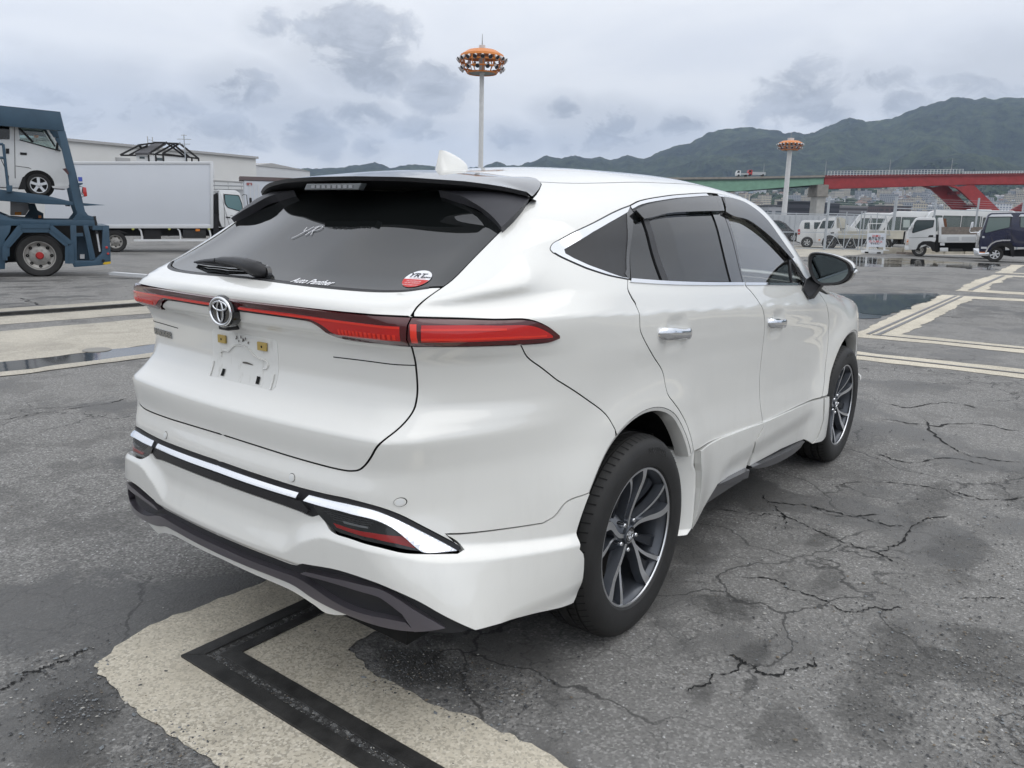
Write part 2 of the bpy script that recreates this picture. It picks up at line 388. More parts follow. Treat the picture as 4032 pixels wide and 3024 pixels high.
def panel(name, poly, m, parent, off=0., sym=False, gap=.0016, ds=.022, dz=.014, skirt=.012, side=-1, bstep=.02, chart='side', offfun=None, label=None, deep=False):
    """poly: (s,z) points on the right half (or (x,|y|) for chart='roof'). sym: polygon touches the centreline and is mirrored into one mesh.
    side -1 right, +1 left"""
    ax = 0 if chart == 'side' else 1
    poly = dens(poly, bstep)
    kp = (lambda p: p[:, ax] < 1e-4) if sym else None
    if gap: poly = shrink(poly, gap, kp)
    V, F = tri_fill(poly, ds, dz)
    ev = chart_eval if chart == 'side' else roof_eval
    o = off if offfun is None else offfun(V[:, 0], V[:, 1])
    P = ev(V[:, 0], V[:, 1] if chart == 'side' else -V[:, 1], o)
    if offfun is None: Nn = body_normal(P)
    else:
        e = .003; q = lambda a, b: ev(a, b, offfun(a, b))
        Nn = np.cross(q(V[:, 0]+e, V[:, 1])-q(V[:, 0]-e, V[:, 1]), q(V[:, 0], V[:, 1]+e)-q(V[:, 0], V[:, 1]-e)); Nn /= np.maximum(np.linalg.norm(Nn, axis=1, keepdims=True), 1e-9)
        b0 = body_normal(P); Nn *= np.sign((Nn*b0).sum(1, keepdims=True)+1e-12)
    F2 = []
    for f in F:
        a, b, c = P[f[0]], P[f[1]], P[f[2]]; nn = np.cross(b-a, c-a)
        F2.append(f if nn@Nn[f[0]] > 0 else (f[0], f[2], f[1]))
    F = F2; nv = len(P)
    if skirt:
        from collections import Counter
        cnt = Counter(); 
        for f in F:
            for i in range(3): cnt[(f[i], f[(i+1) % 3])] += 1
        be = [e for e in cnt if (e[1], e[0]) not in cnt]
        if sym: be = [e for e in be if not (V[e[0], ax] < 1e-4 and V[e[1], ax] < 1e-4)]
        ev_, ef, en = [], [], []
        for a, b in be:
            t = P[b]-P[a]; l = np.linalg.norm(t)
            if l < 1e-9: continue
            on = np.cross(t/l, .5*(Nn[a]+Nn[b])); k = nv+len(ev_)
            if deep:
                d1 = .0016; ev_ += [P[a], P[b], P[b]-Nn[b]*d1, P[a]-Nn[a]*d1, P[b]-Nn[b]*skirt, P[a]-Nn[a]*skirt]; en += [on]*6; ef += [(k+1, k, k+3, k+2), (k+2, k+3, k+5, k+4)]
            else: ev_ += [P[a], P[b], P[b]-Nn[b]*skirt, P[a]-Nn[a]*skirt]; en += [on]*4; ef.append((k+1, k, k+3, k+2))
        nf0 = len(F)
        if ev_: P = np.vstack([P, ev_]); Nn = np.vstack([Nn, en]); F = F+ef
    if side > 0 or sym:
        M = np.array([1, -1, 1]); Pm, Nm, Fm = P*M, Nn*M, [tuple(reversed(f)) for f in F]
        if sym: F = F+[tuple(i+len(P) for i in f) for f in Fm]; P = np.vstack([P, Pm]); Nn = np.vstack([Nn, Nm])
        else: P, Nn, F = Pm, Nm, Fm
    o = obj_from(name, P, F, [m, VOID] if deep else m, parent, normals=Nn, label=label)
    if deep and skirt:     # black colour stands in for the shade deep inside the shut gap
        one = np.zeros(nf0+len(ef), np.int32); one[nf0+1::2] = 1
        o.data.polygons.foreach_set('material_index', np.concatenate([one, one]) if sym else one)
    return o
def drape(name, vs, fs, m, parent, s0, z0, off, sx=1., sy=1., rot=0., side=-1):
    """flat artwork (x right, y up as seen from outside) laid on the body surface; on the right half s grows to the viewer's right"""
    c, s_ = math.cos(rot), math.sin(rot); x = vs[:, 0]*c-vs[:, 1]*s_; y = vs[:, 0]*s_+vs[:, 1]*c
    ss, zz = s0+x*sx, z0+y*sy
    P = chart_eval(np.abs(ss), zz, off+vs[:, 2]); P[:, 1] *= np.where(ss < 0, -1, 1)
    if side > 0: P[:, 1] *= -1; fs = [tuple(reversed(f)) for f in fs]
    return obj_from(name, P, fs, m, parent)
# ---------------------------------------------------------------- the white crossover
def paint_mat():
    m = mat('pearl_paint', (.76, .755, .715), .30, coat=1., coatr=.015); m.node_tree.nodes['Principled BSDF'].inputs['Coat IOR'].default_value = 1.75
    nt = m.node_tree; b = nt.nodes['Principled BSDF']; L = nt.links.new
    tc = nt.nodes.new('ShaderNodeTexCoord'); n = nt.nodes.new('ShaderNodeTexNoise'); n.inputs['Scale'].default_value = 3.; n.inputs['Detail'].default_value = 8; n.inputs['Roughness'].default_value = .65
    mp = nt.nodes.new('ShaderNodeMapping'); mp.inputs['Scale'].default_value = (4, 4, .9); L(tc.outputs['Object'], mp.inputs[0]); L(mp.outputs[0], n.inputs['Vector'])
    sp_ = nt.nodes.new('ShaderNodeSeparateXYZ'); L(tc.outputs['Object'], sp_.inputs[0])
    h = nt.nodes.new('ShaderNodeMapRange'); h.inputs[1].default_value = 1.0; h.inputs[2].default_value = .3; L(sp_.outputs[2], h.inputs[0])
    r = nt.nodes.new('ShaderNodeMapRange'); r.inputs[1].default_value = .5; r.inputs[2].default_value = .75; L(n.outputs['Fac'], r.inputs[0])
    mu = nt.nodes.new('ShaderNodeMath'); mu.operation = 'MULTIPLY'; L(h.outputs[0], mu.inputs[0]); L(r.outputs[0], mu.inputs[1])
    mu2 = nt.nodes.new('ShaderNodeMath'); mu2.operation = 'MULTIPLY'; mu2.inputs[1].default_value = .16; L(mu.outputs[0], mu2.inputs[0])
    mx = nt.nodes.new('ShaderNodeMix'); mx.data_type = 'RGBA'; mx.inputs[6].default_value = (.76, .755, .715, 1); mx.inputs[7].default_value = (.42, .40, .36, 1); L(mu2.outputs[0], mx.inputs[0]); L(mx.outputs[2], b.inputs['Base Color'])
    return m
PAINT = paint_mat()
BLACKG = mat('gloss_black', (.012, .012, .013), .08, coat=.6)
BLACKM = mat('black_plastic', (.018, .018, .020), .42, bump=.25, bscale=900)
DARKM = mat('dark_grey_plastic', (.040, .040, .046), .5, bump=.2, bscale=700)
VOID = mat('underbody_black', (.006, .006, .006), .9)
CHROME = mat('chrome', (.82, .83, .85), .06, metal=1.)
GREYP = mat('smoked_metallic_trim', (.20, .185, .21), .30, metal=.8, coat=.7)
PRIV = mat('privacy_glass', (.006, .007, .007), .02, coat=0., spec=.75)
RUB = mat('tyre_rubber', (.018, .0175, .017), .62, bump=.2, bscale=300, noise=.25, nscale=12)
ALLOY_D = mat('wheel_dark_grey', (.075, .082, .095), .38, metal=.6, coat=.4)
ALLOY_M = mat('wheel_machined', (.80, .81, .83), .30, metal=1.); WEB = mat('wheel_pocket_dark', (.022, .025, .031), .35, metal=.3, coat=.3)
LENS_D = mat('lens_dark_red', (.075, .004, .006), .07, coat=1., spec=.6)
LENS_R = mat('lens_bright_red', (.55, .012, .010), .12, coat=1.)
LENS_O = mat('lens_red_glow_bar', (.80, .035, .015), .15, coat=1.)
CLEAR = glassmat('clear_window', (.90, .97, .94), mixf=.18)
SMOKE = glassmat('smoked_visor', (.13, .135, .14), mixf=.06)
SEAT = mat('beige_seat', (.42, .38, .31), .7)
DASH = mat('dashboard_black', (.02, .02, .02), .6)
BRASS = mat('yellow_clip', (.46, .33, .10), .55)
GP = [(.763,1.548),(.762,1.522),(.753,1.481),(.742,1.445),(.729,1.405),(.715,1.357),(.702,1.304),(.687,1.276),(.675,1.253),(.668,1.237),(.667,1.225),(.668,1.192),(.667,1.137),(.667,1.111),(.666,1.082),(.667,1.036),(.667,.994),(.663,.959),(.655,.934),(.642,.911),(.629,.893),(.614,.870),(.598,.837),(.581,.811),(.566,.797),(.545,.790),(.506,.787),(.358,.789),(.171,.795),(0,.798)]
GPS = sp(GP, 4)
def gp_between(z1, z2):
    """tailgate shut line between two heights, from z1 to z2 (upper part only, above the lower corner)"""
    q = [p for p in GPS if min(z1, z2) <= p[1] <= max(z1, z2) and p[0] > .575]
    return q if z1 > z2 else q[::-1]
car = thing('car', 'white pearl crossover car with black glass and chrome trim parked in the foreground', 'car')
def arch_pts(a0, a1, n=24, cx=1.68, cz=.37):
    out = []
    for k in range(n+1):
        a = math.radians(a0+(a1-a0)*k/n); d = math.degrees(a)
        r = .466-.034*(1-float(sstep(25., 65., d)))
        out.append((cx+r*math.cos(a), cz+r*math.sin(a)))
    return out
LAMP_T = sp([(.672,1.216),(.757,1.212),(.886,1.205),(1.021,1.199),(1.096,1.177),(1.152,1.149)], 4)
LAMP_B = sp([(1.156,1.138),(1.114,1.131),(.973,1.1315),(.823,1.1355),(.709,1.138),(.667,1.138)], 4)
BUMPGAP = sp([(.99,1.1315),(1.028,1.093),(1.109,1.050),(1.206,.996),(1.310,.936),(1.418,.868),(1.465,.810)], 4)
SEAM = sp([(.758,.613),(.802,.606),(.968,.593),(1.103,.585)], 4)[:-1]+sp([(1.103,.585),(1.156,.599),(1.206,.634),(1.299,.640)], 4)
BLK_T = sp([(0,.716),(.25,.712),(.367,.710),(.462,.711),(.572,.713),(.616,.702),(.655,.680),(.706,.640),(.754,.603),(.793,.574)], 4)
CHR_T = sp([(0,.704),(.374,.7005),(.499,.7015),(.576,.703),(.611,.696),(.642,.679),(.674,.656),(.709,.629),(.746,.600),(.788,.567)], 4)
CHR_B = sp([(0,.689),(.373,.685),(.468,.683),(.556,.6835),(.603,.679),(.627,.670),(.652,.652),(.677,.625),(.698,.599),(.714,.583),(.735,.5765),(.788,.565)], 4)
AERO_T = sp([(0,.648),(.250,.646),(.367,.642),(.416,.636),(.447,.647),(.470,.633),(.494,.620),(.520,.614),(.578,.611),(.633,.603),(.681,.587),(.724,.577),(.791,.563)], 4)
WB = sp([(.838,.359),(.768,.418),(.709,.467),(.633,.504),(.542,.512),(.400,.496)], 4)
ZL = pchip([0,.31,.40,.50,.62,.72,.77,.86,1.27], [.502,.508,.56,.598,.592,.561,.548,.531,.487])
WL = pchip([0,.31,.50,.8,1.3], [.10,.09,.045,.04,.04])
def aero_off(s, z):
    zl = ZL(s); g = (.35+.65*sstep(.5, .8, s))*(1-sstep(0, 1, (z-zl)/WL(s)))+(.65-.65*sstep(.5, .8, s))*np.clip(1-(z-zl)/WL(s), 0, 1)**1.7
    lo = sstep(.30, .37, z+.18*(1-sstep(.75, .95, s)))
    return .004+.026*g*(.55+.45*lo)-.010*(1-sstep(-.005, .012, z-.480))*(s < .39)
lid = panel('tailgate', [(0,.798)]+[p for p in GPS[::-1] if p[1] < 1.136 and p[0] > .001]+sp([(.667,1.137),(.598,1.139),(.489,1.1375),(.443,1.144),(.407,1.167),(.369,1.182),(.319,1.185),(.228,1.186),(.131,1.186),(0,1.186)], 4), PAINT, car, sym=True, gap=.0027, deep=True)
LAMPC_T = sp([(0,1.2185),(.341,1.2185),(.503,1.218),(.622,1.2185),(.672,1.2165)], 4)
GLASS_B = sp([(.692,1.287),(.661,1.2845),(.615,1.2755),(.564,1.271),(.500,1.2695),(.342,1.271),(.142,1.275),(0,1.276)], 5)
panel('tailgate_lip', LAMPC_T+gp_between(1.217, 1.285)+GLASS_B, PAINT, lid, sym=True, gap=.0022, deep=True)
panel('rear_window', GLASS_B[::-1]+gp_between(1.289, 1.545)+[(.745,1.551),(.5,1.556),(0,1.556)], PRIV, lid, off=-.003, sym=True, gap=.002)
panel('window_seal', sp([(0,1.2735),(.142,1.2725),(.342,1.2685),(.500,1.267),(.564,1.2685),(.615,1.273),(.664,1.283)], 4)+[(.660,1.2870)]+[(a, b+.0022) for a, b in GLASS_B[4:]], BLACKM, lid, off=.002, sym=True, gap=0, skirt=.004)
# light bar across the tailgate and the corner lamps
LB = sp([(.667,1.138),(.598,1.139),(.489,1.1375),(.443,1.144),(.407,1.167),(.369,1.182),(.319,1.185),(.228,1.186),(.131,1.186),(0,1.186)], 4)
bar = panel('light_bar', LAMPC_T+LB, LENS_D, lid, off=.008, sym=True, skirt=.018, dz=.008)
panel('light_guide', sp([(.075,1.199),(.3,1.199),(.40,1.197),(.50,1.195),(.654,1.193)], 4)+sp([(.654,1.154),(.60,1.153),(.50,1.152),(.455,1.157),(.42,1.176),(.375,1.189),(.32,1.192),(.075,1.193)], 4), LENS_R, bar, off=.0095, skirt=.003, gap=0, side=-1)
panel('light_guide', sp([(.075,1.199),(.3,1.199),(.40,1.197),(.50,1.195),(.654,1.193)], 4)+sp([(.654,1.154),(.60,1.153),(.50,1.152),(.455,1.157),(.42,1.176),(.375,1.189),(.32,1.192),(.075,1.193)], 4), LENS_R, bar, off=.0095, skirt=.003, gap=0, side=1)
for sd in (-1, 1):
    panel('light_line', [(.07,1.1965),(.40,1.195),(.654,1.1915),(.654,1.1865),(.40,1.190),(.07,1.1915)], LENS_O, bar, off=.0105, skirt=.002, gap=0, side=sd)
    for k in range(14):     # ribs in the lower reflector
        s0 = .475+k*.0125; panel('lens_rib', [(s0,1.1565),(s0+.007,1.1565),(s0+.007,1.170),(s0,1.170)], LENS_O, bar, off=.0108, skirt=.002, gap=0, side=sd)
    tl = panel('tail_lamp', LAMP_T+LAMP_B, LENS_D, car, off=.008, side=sd, skirt=.018, dz=.008)
    panel('light_guide', sp([(.700,1.197),(.80,1.195),(.90,1.190),(1.02,1.184),(1.085,1.165),(1.118,1.149)], 4)+sp([(1.118,1.144),(1.0,1.146),(.85,1.149),(.700,1.152)], 4), LENS_R, tl, off=.0095, side=sd, skirt=.003, gap=0)
    panel('light_line', [(.70,1.188),(.80,1.186),(.93,1.181),(.93,1.175),(.80,1.180),(.70,1.182)], LENS_O, tl, off=.0106, side=sd, skirt=.002, gap=0)
    panel('light_line', [(.70,1.162),(.85,1.159),(1.09,1.154),(1.09,1.149),(.85,1.153),(.70,1.156)], LENS_O, tl, off=.0106, side=sd, skirt=.002, gap=0)
    panel('lens_end', [(.676,1.2),(.690,1.2),(.692,1.149),(.678,1.149)], LENS_O, tl, off=.0106, side=sd, skirt=.002, gap=0)
    # groove of the number plate garnish
    g = sp([(.40,1.079),(.51,1.081),(.664,1.081)], 5)
    panel('panel_groove', [(a, b+.0015) for a, b in g]+[(a, b-.0015) for a, b in g[::-1]], VOID, lid, off=.0006, side=sd, gap=0, skirt=0)
# rear bumper
ARCH_L = arch_pts(116, 144)
bump = panel('rear_bumper', [(0,.797)]+[p for p in GPS[::-1] if p[1] < 1.135 and p[0] > .001]+[(.667,1.137)]+[(.709,1.1378),(.823,1.1353),(.973,1.1313)]+BUMPGAP+arch_pts(117, 145)+SEAM[::-1]+BLK_T[::-1], PAINT, car, sym=True, gap=.0022, deep=True)
panel('black_strip', BLK_T+[(.797,.566)]+AERO_T[::-1], BLACKM, bump, off=.001, sym=True, gap=0)
panel('chrome_strip', [p for p in CHR_T if p[0] < .388]+[p for p in CHR_B[::-1] if p[0] < .388], CHROME, bump, offfun=lambda s, z: .006+.014*np.clip((.704-z)/.016, 0, 1), sym=True, gap=.0006, skirt=.012, dz=.003, ds=.012, bstep=.008)
panel('step_trim', [(0,.680),(.25,.678),(.38,.677),(.412,.655),(.40,.645),(.25,.653),(0,.655)], mat('black_step', (.022,.022,.024), .3, bump=.2, bscale=900), bump, off=.010, sym=True, gap=0, skirt=.012)
skirt_ = panel('rear_skirt', AERO_T+[(.806,.567),(.786,.59)]+SEAM+arch_pts(144, 166)[1:]+[(1.250,.46),(1.258,.44),(1.266,.40),(1.272,.34),(1.268,.30),(1.255,.281)]+[(1.001,.325)]+WB+sp([(.386,.490),(.362,.477),(.25,.4755),(0,.4755)], 4), PAINT, bump, sym=True, offfun=aero_off, gap=.001, skirt=.03, ds=.010, dz=.006)
dif = panel('diffuser', [(0,.488),(.36,.488),(.40,.502),(.542,.52),(.633,.512),(.709,.475),(.768,.426),(.84,.364),(.815,.350),(.73,.362),(.66,.368),(.58,.366),(.485,.372),(.42,.385),(.35,.405),(0,.408)], BLACKM, bump, off=.004, sym=True, gap=0, skirt=.06)
FT = sp([(0,.440),(.171,.4385),(.273,.440),(.367,.4405),(.425,.428),(.479,.410),(.532,.398),(.576,.394),(.650,.397),(.690,.394)], 4)
FB = sp([(0,.412),(.166,.413),(.268,.414),(.350,.410),(.418,.390),(.485,.378),(.55,.373),(.612,.369),(.668,.367),(.71,.369)], 4)
panel('diffuser_fin', FT+FB[::-1], GREYP, dif, off=.026, sym=True, gap=0, skirt=.03, dz=.008)
_ct, _cb = np.array(CHR_T), np.array(CHR_B)
def wing_off(s, z): zt = np.interp(s, _ct[:, 0], _ct[:, 1]); zb = np.interp(s, _cb[:, 0], _cb[:, 1]); return .006+.015*np.clip((zt-z)/np.maximum(zt-zb, .004), 0, 1)*np.clip((.79-s)/.06, 0, 1)
for sd in (-1, 1):
    panel('diffuser_fin', sp([(.384,.461),(.407,.471),(.487,.478),(.583,.486),(.637,.486),(.672,.467),(.709,.436),(.746,.406),(.773,.382)], 3)+[(.708,.369)]+sp([(.684,.420),(.652,.450),(.633,.462),(.582,.465),(.486,.464),(.393,.459)], 3), GREYP, dif, off=.028, side=sd, gap=0, skirt=.03, dz=.008)
    panel('chrome_wing', [p for p in CHR_T if p[0] > .388]+[p for p in CHR_B[::-1] if p[0] > .388], CHROME, bump, offfun=wing_off, side=sd, gap=.0006, skirt=.014, dz=.003, ds=.010, bstep=.007)
    fl = panel('fog_lamp', sp([(.424,.672),(.462,.676),(.551,.679),(.600,.676),(.625,.666),(.642,.652),(.666,.626),(.694,.595),(.711,.579)], 3)+sp([(.678,.589),(.629,.605),(.573,.611),(.506,.616),(.470,.633),(.443,.651)], 3), mat('smoked_lens', (.015, .017, .018), .05, coat=1.), bump, off=.006, side=sd, gap=.0005)
    panel('reflector', [(.501,.637),(.551,.634),(.611,.634),(.666,.625),(.693,.599),(.702,.588),(.661,.606),(.612,.620),(.551,.624),(.513,.627)], mat('reflector_red', (.28, .012, .012), .2, coat=1.), fl, off=.0075, side=sd, gap=0, skirt=.002)
    panel('lamp_bar', [(.535,.651),(.60,.650),(.602,.645),(.54,.645)], mat('lens_grey', (.25, .26, .27), .2, metal=.6), fl, off=.0075, side=sd, gap=0, skirt=.002)
    for k in range(4):
        zz = .668-k*.006; panel('lamp_fin', [(.47+k*.01,zz),(.615-k*.004,zz),(.617-k*.004,zz-.002),(.47+k*.01,zz-.002)], mat('lens_fin', (.05, .052, .055), .3), fl, off=.0072, side=sd, gap=0, skirt=.001)
    for s0, z0 in ((.335,.734),(.657,.715)):
        c = [(s0+.0115*math.cos(a), z0+.0115*math.sin(a)) for a in np.linspace(0, 2*math.pi, 20, endpoint=False)]
        c2 = [(s0+.0085*math.cos(a), z0+.0085*math.sin(a)) for a in np.linspace(0, 2*math.pi, 20, endpoint=False)]
        c3 = [(s0+.0128*math.cos(a), z0+.0128*math.sin(a)) for a in np.linspace(0, 2*math.pi, 20, endpoint=False)]
        panel('sensor_gap', c3, VOID, bump, off=.0006, side=sd, gap=0, skirt=0)
        sn = panel('parking_sensor', c, PAINT, bump, off=.0025, side=sd, gap=0, skirt=.003)
        panel('sensor_face', c2, mat('sensor_white', (.70, .71, .70), .4), sn, off=.0035, side=sd, gap=0, skirt=.002)
panel('lower_lip', sp([(0,.410),(.166,.410),(.268,.411),(.350,.406),(.418,.386),(.485,.374),(.549,.371)], 4)+sp([(.49,.352),(.450,.348),(.412,.362),(.331,.382),(.248,.387),(.159,.388),(0,.391)], 4), PAINT, bump, off=.018, sym=True, gap=0, skirt=.09, dz=.008)
# sides: roof rail curve shared by side panel and roof
RAIL_XY = sp([(-.104,.507),(-.02,.548),(.2,.588),(.5,.600),(.95,.585),(1.3,.575),(1.5,.590),(1.62,.612),(1.8,.664),(2.0,.712),(2.2,.752),(2.36,.782)], 4)
_P = roof_eval(np.array([p[0] for p in RAIL_XY]), np.array([p[1] for p in RAIL_XY]))
RAIL_SZ = list(zip(chart_inv(_P[:, 0], _P[:, 1], _P[:, 2]).tolist(), _P[:, 2].tolist()))
SPO = [(.719,1.597),(.745,1.584),(.757,1.567)]
DTOP = sp([(1.311,1.524),(1.382,1.542),(1.638,1.568),(1.854,1.581),(2.221,1.596),(2.500,1.588),(2.632,1.573),(2.839,1.518),(3.066,1.414),(3.347,1.285),(3.525,1.185)], 4)
QF_L = sp([(1.461,1.285),(1.329,1.301),(1.211,1.321),(1.002,1.362),(.949,1.376)], 4)
QF_T = sp([(.949,1.376),(.926,1.388),(.925,1.400),(.945,1.412)], 4)
QF_U = sp([(.945,1.412),(.993,1.436),(1.126,1.479),(1.246,1.511),(1.311,1.524)], 4)
DOOR_R = sp([(1.461,1.285),(1.476,1.258),(1.526,1.229),(1.584,1.199),(1.593,1.168),(1.600,1.125),(1.636,1.084),(1.720,1.017),(1.799,.960),(1.821,.930),(1.832,.895),(1.850,.859),(1.894,.824),(1.954,.778),(2.008,.726),(2.040,.677),(2.062,.629),(2.074,.597)], 4)
DOOR_B = sp([(2.593,1.217),(2.664,1.177),(2.727,1.130),(2.781,1.081),(2.824,1.026),(2.850,.946),(2.857,.859),(2.864,.771),(2.882,.698),(2.902,.606),(2.934,.537)], 4)
FGAP = sp([(3.612,1.150),(3.646,1.123),(3.713,1.092),(3.770,1.050),(3.830,1.000),(3.880,.955),(3.916,.900),(3.930,.794),(3.906,.691),(3.883,.588),(3.851,.519),(3.847,.507)], 4)
BELT = sp([(1.461,1.285),(1.764,1.263),(2.113,1.242),(2.593,1.217),(3.015,1.194),(3.446,1.169),(3.525,1.164)], 4)
belt_to = lambda a, b: [p for p in BELT if a <= p[0] <= b]
for sd in (-1, 1):
    q = panel('quarter_panel', SPO+gp_between(1.552, 1.219)+LAMP_T+LAMP_B[:-2][:9]+[(.99,1.1315)]+BUMPGAP[1:]+arch_pts(116, 30)+[(2.062,.600)]+DOOR_R[::-1]+QF_L[1:-1]+QF_T[:-1]+QF_U[:-1]+DTOP+RAIL_SZ[::-1], PAINT, car, side=sd, dz=.009, gap=.0022, deep=True)
    rd = panel('rear_door', DOOR_R+[(2.934-.001,.537)]+DOOR_B[::-1]+[p for p in BELT[::-1] if 1.47 < p[0] < 2.59], PAINT, car, side=sd, gap=.0022, deep=True)
    fd = panel('front_door', DOOR_B+[(3.829,.507)]+FGAP[::-1][1:]+[(3.525,1.164)]+[p for p in BELT[::-1] if 2.60 < p[0] < 3.52], PAINT, car, side=sd, gap=.0022, deep=True)
    fe = panel('front_fender', FGAP+sp([(3.847,.507),(3.905,.507)], 2)+[(a+2.69, b) for a, b in arch_pts(162, 12)]+[(4.84,.44),(4.99,.60),(5.02,.8),(4.95,.95),(4.6,1.03),(4.2,1.065),(3.85,1.09),(3.60,1.135)], PAINT, car, side=sd, gap=.0022, deep=True)
    # windows, chrome, pillars
    qg = sp([(1.015,1.3735),(.996,1.384),(1.098,1.434),(1.200,1.468),(1.288,1.495)], 3)+[(1.316,1.455),(1.369,1.395),(1.415,1.337),(1.426,1.312),(1.413,1.2965),(1.322,1.312),(1.201,1.335),(1.072,1.361)]
    panel('quarter_window', qg, PRIV, q, off=-.002, side=sd, gap=0)
    fr_o = QF_U[::-1]+QF_T[::-1]+QF_L[::-1]
    panel('window_seal', [(a, b+.003) for a, b in QF_U[:-1]]+[(1.315,1.527),(1.475,1.281)]+[(a, b-.003) for a, b in QF_L[1:-1]]+[(a-.004, b) for a, b in QF_T[:-1]], BLACKM, q, off=-.001, side=sd, gap=0, skirt=.005)
    panel('chrome_trim', [(1.308,1.5215)]+[(a, b-.002) for a, b in QF_U[::-1][1:]]+QF_T[::-1][1:]+[(a, b+.002) for a, b in QF_L[::-1][1:]]+[(1.447,1.2905),(1.413,1.2935),(1.322,1.309),(1.201,1.332),(1.070,1.358),(1.012,1.372),(.993,1.384),(1.097,1.437),(1.200,1.471),(1.285,1.4985),(1.296,1.503)], CHROME, q, off=.003, side=sd, gap=0, skirt=.006, dz=.006)
    panel('pillar_trim', [(1.290,1.500),(1.308,1.520),(1.335,1.506),(1.417,1.37),(1.478,1.285),(1.462,1.286),(1.428,1.302),(1.43,1.315),(1.371,1.397),(1.318,1.457)], BLACKG, q, off=.001, side=sd, gap=.001)
    vg = [(1.339,1.506),(1.417,1.477),(1.604,1.355),(1.735,1.268),(1.487,1.2855),(1.42,1.372)]
    panel('door_window', vg, PRIV, rd, off=-.002, side=sd, gap=.001)
    mg = [(1.451,1.483),(1.60,1.500),(1.85,1.515),(2.111,1.522),(2.26,1.382),(2.425,1.231),(2.113,1.2475),(1.782,1.266),(1.640,1.355)]
    panel('door_window', mg, PRIV, rd, off=-.002, side=sd, gap=0)
    panel('window_bar', [(1.418,1.480),(1.453,1.486),(1.644,1.356),(1.786,1.2645),(1.733,1.267),(1.602,1.355)], BLACKM, rd, off=.004, side=sd, gap=0)
    panel('window_frame', [(1.335,1.508),(1.382,1.538),(1.638,1.5625),(1.854,1.5755),(2.221,1.590),(2.255,1.518),(2.111,1.519),(1.85,1.512),(1.60,1.497),(1.451,1.480)], BLACKM, rd, off=-.001, side=sd, gap=0)
    panel('pillar_trim', [(2.111,1.519),(2.247,1.520),(2.40,1.385),(2.565,1.2205),(2.425,1.230),(2.26,1.382)], BLACKG, rd, off=.003, side=sd, gap=.001)
    panel('pillar_trim', [(2.251,1.520),(2.300,1.512),(2.44,1.385),(2.580,1.2195),(2.569,1.2200),(2.404,1.385)], BLACKG, fd, off=.003, side=sd, gap=.001)
    fg = sp([(2.300,1.510),(2.557,1.492),(2.767,1.447),(2.935,1.398),(3.164,1.328),(3.262,1.293)], 3)+[(3.275,1.187),(2.584,1.2195),(2.44,1.385)]
    panel('door_window', fg, CLEAR, fd, off=-.002, side=sd, gap=0, skirt=0)
    panel('window_bar', [(3.235,1.303),(3.268,1.292),(3.282,1.186),(3.262,1.187)], BLACKM, fd, off=.003, side=sd, gap=0)
    panel('corner_window', [(3.268,1.290),(3.300,1.278),(3.47,1.19),(3.48,1.175),(3.283,1.185)], CLEAR, fd, off=-.002, side=sd, gap=0, skirt=0)
    panel('window_frame', sp([(2.251,1.522),(2.30,1.588)], 2)+[p for p in DTOP if p[0] > 2.4]+[(3.53,1.166),(3.475,1.172),(3.47,1.192)]+sp([(3.300,1.280),(3.164,1.332),(2.935,1.402),(2.767,1.451),(2.557,1.496),(2.300,1.513)], 3), BLACKM, fd, off=-.001, side=sd, gap=0)
    bt = [(1.478,1.284)]+[p for p in BELT if 1.49 < p[0] < 2.57]+[(2.588,1.2172)]
    panel('chrome_trim', [(a, b+.004) for a, b in bt]+[(a, b-.007) for a, b in bt[::-1]], CHROME, rd, off=.005, side=sd, gap=0, skirt=.006, dz=.006)
    bt = [(2.600,1.2166)]+[p for p in BELT if 2.62 < p[0] < 3.46]+[(3.475,1.1672)]
    panel('chrome_trim', [(a, b+.004) for a, b in bt]+[(a, b-.007) for a, b in bt[::-1]], CHROME, fd, off=.005, side=sd, gap=0, skirt=.006, dz=.006)
    dt = [p for p in DTOP if p[0] < 2.22]
    panel('chrome_trim', [(a, b-.001) for a, b in dt]+[(a+.012, b-.011) for a, b in dt[::-1]], CHROME, rd, off=.004, side=sd, gap=0, skirt=.006, dz=.006)
    dt = [p for p in DTOP if 2.23 < p[0] < 3.4]
    panel('chrome_trim', [(a, b-.001) for a, b in dt]+[(a-.004, b-.011) for a, b in dt[::-1]], CHROME, fd, off=.004, side=sd, gap=0, skirt=.006, dz=.006)
    vis = [(a+.012, b-.012) for a, b in DTOP if a < 2.225]+sp([(2.231,1.520),(2.111,1.518),(1.807,1.511),(1.584,1.502),(1.464,1.487),(1.394,1.480)], 3)+[(1.320,1.508)]
    panel('rain_visor', vis, SMOKE, rd, off=.020, side=sd, gap=0, skirt=.015)
    vis = [(a-.004, b-.012) for a, b in DTOP if 2.24 < a < 3.3]+sp([(3.236,1.297),(3.106,1.343),(2.935,1.397),(2.766,1.441),(2.554,1.485),(2.346,1.500),(2.250,1.517)], 3)
    panel('rain_visor', vis, SMOKE, fd, off=.020, side=sd, gap=0, skirt=.015)
    # handles
    for dr, x0, x1, z0, z1 in ((rd, .055, .335, 1.094, 1.066), (fd, 1.185, 1.43, 1.022, 1.000)):
        P = []
        n = 26
        for i in range(n+1):
            t = i/n; x = x0+(x1-x0)*t; z = z0+(z1-z0)*t
            bow = .042*math.sin(math.pi*min(max((t-.0)/1., 0), 1))**.55; hh = .0215*(1-.14*math.exp(-((t-.62)/.16)**2))*min(1, (t*(1-t)*16))**.5+.001; th = .010
            yb = float(chart_eval(np.array([x+1.68]), np.array([z]))[0, 1])
            ring = []
            for k in range(12):
                a = 2*math.pi*k/12; ring.append((x, sd*(-(yb)+bow-.012+th*math.cos(a)), z+hh*math.sin(a)))
            P.append(ring)
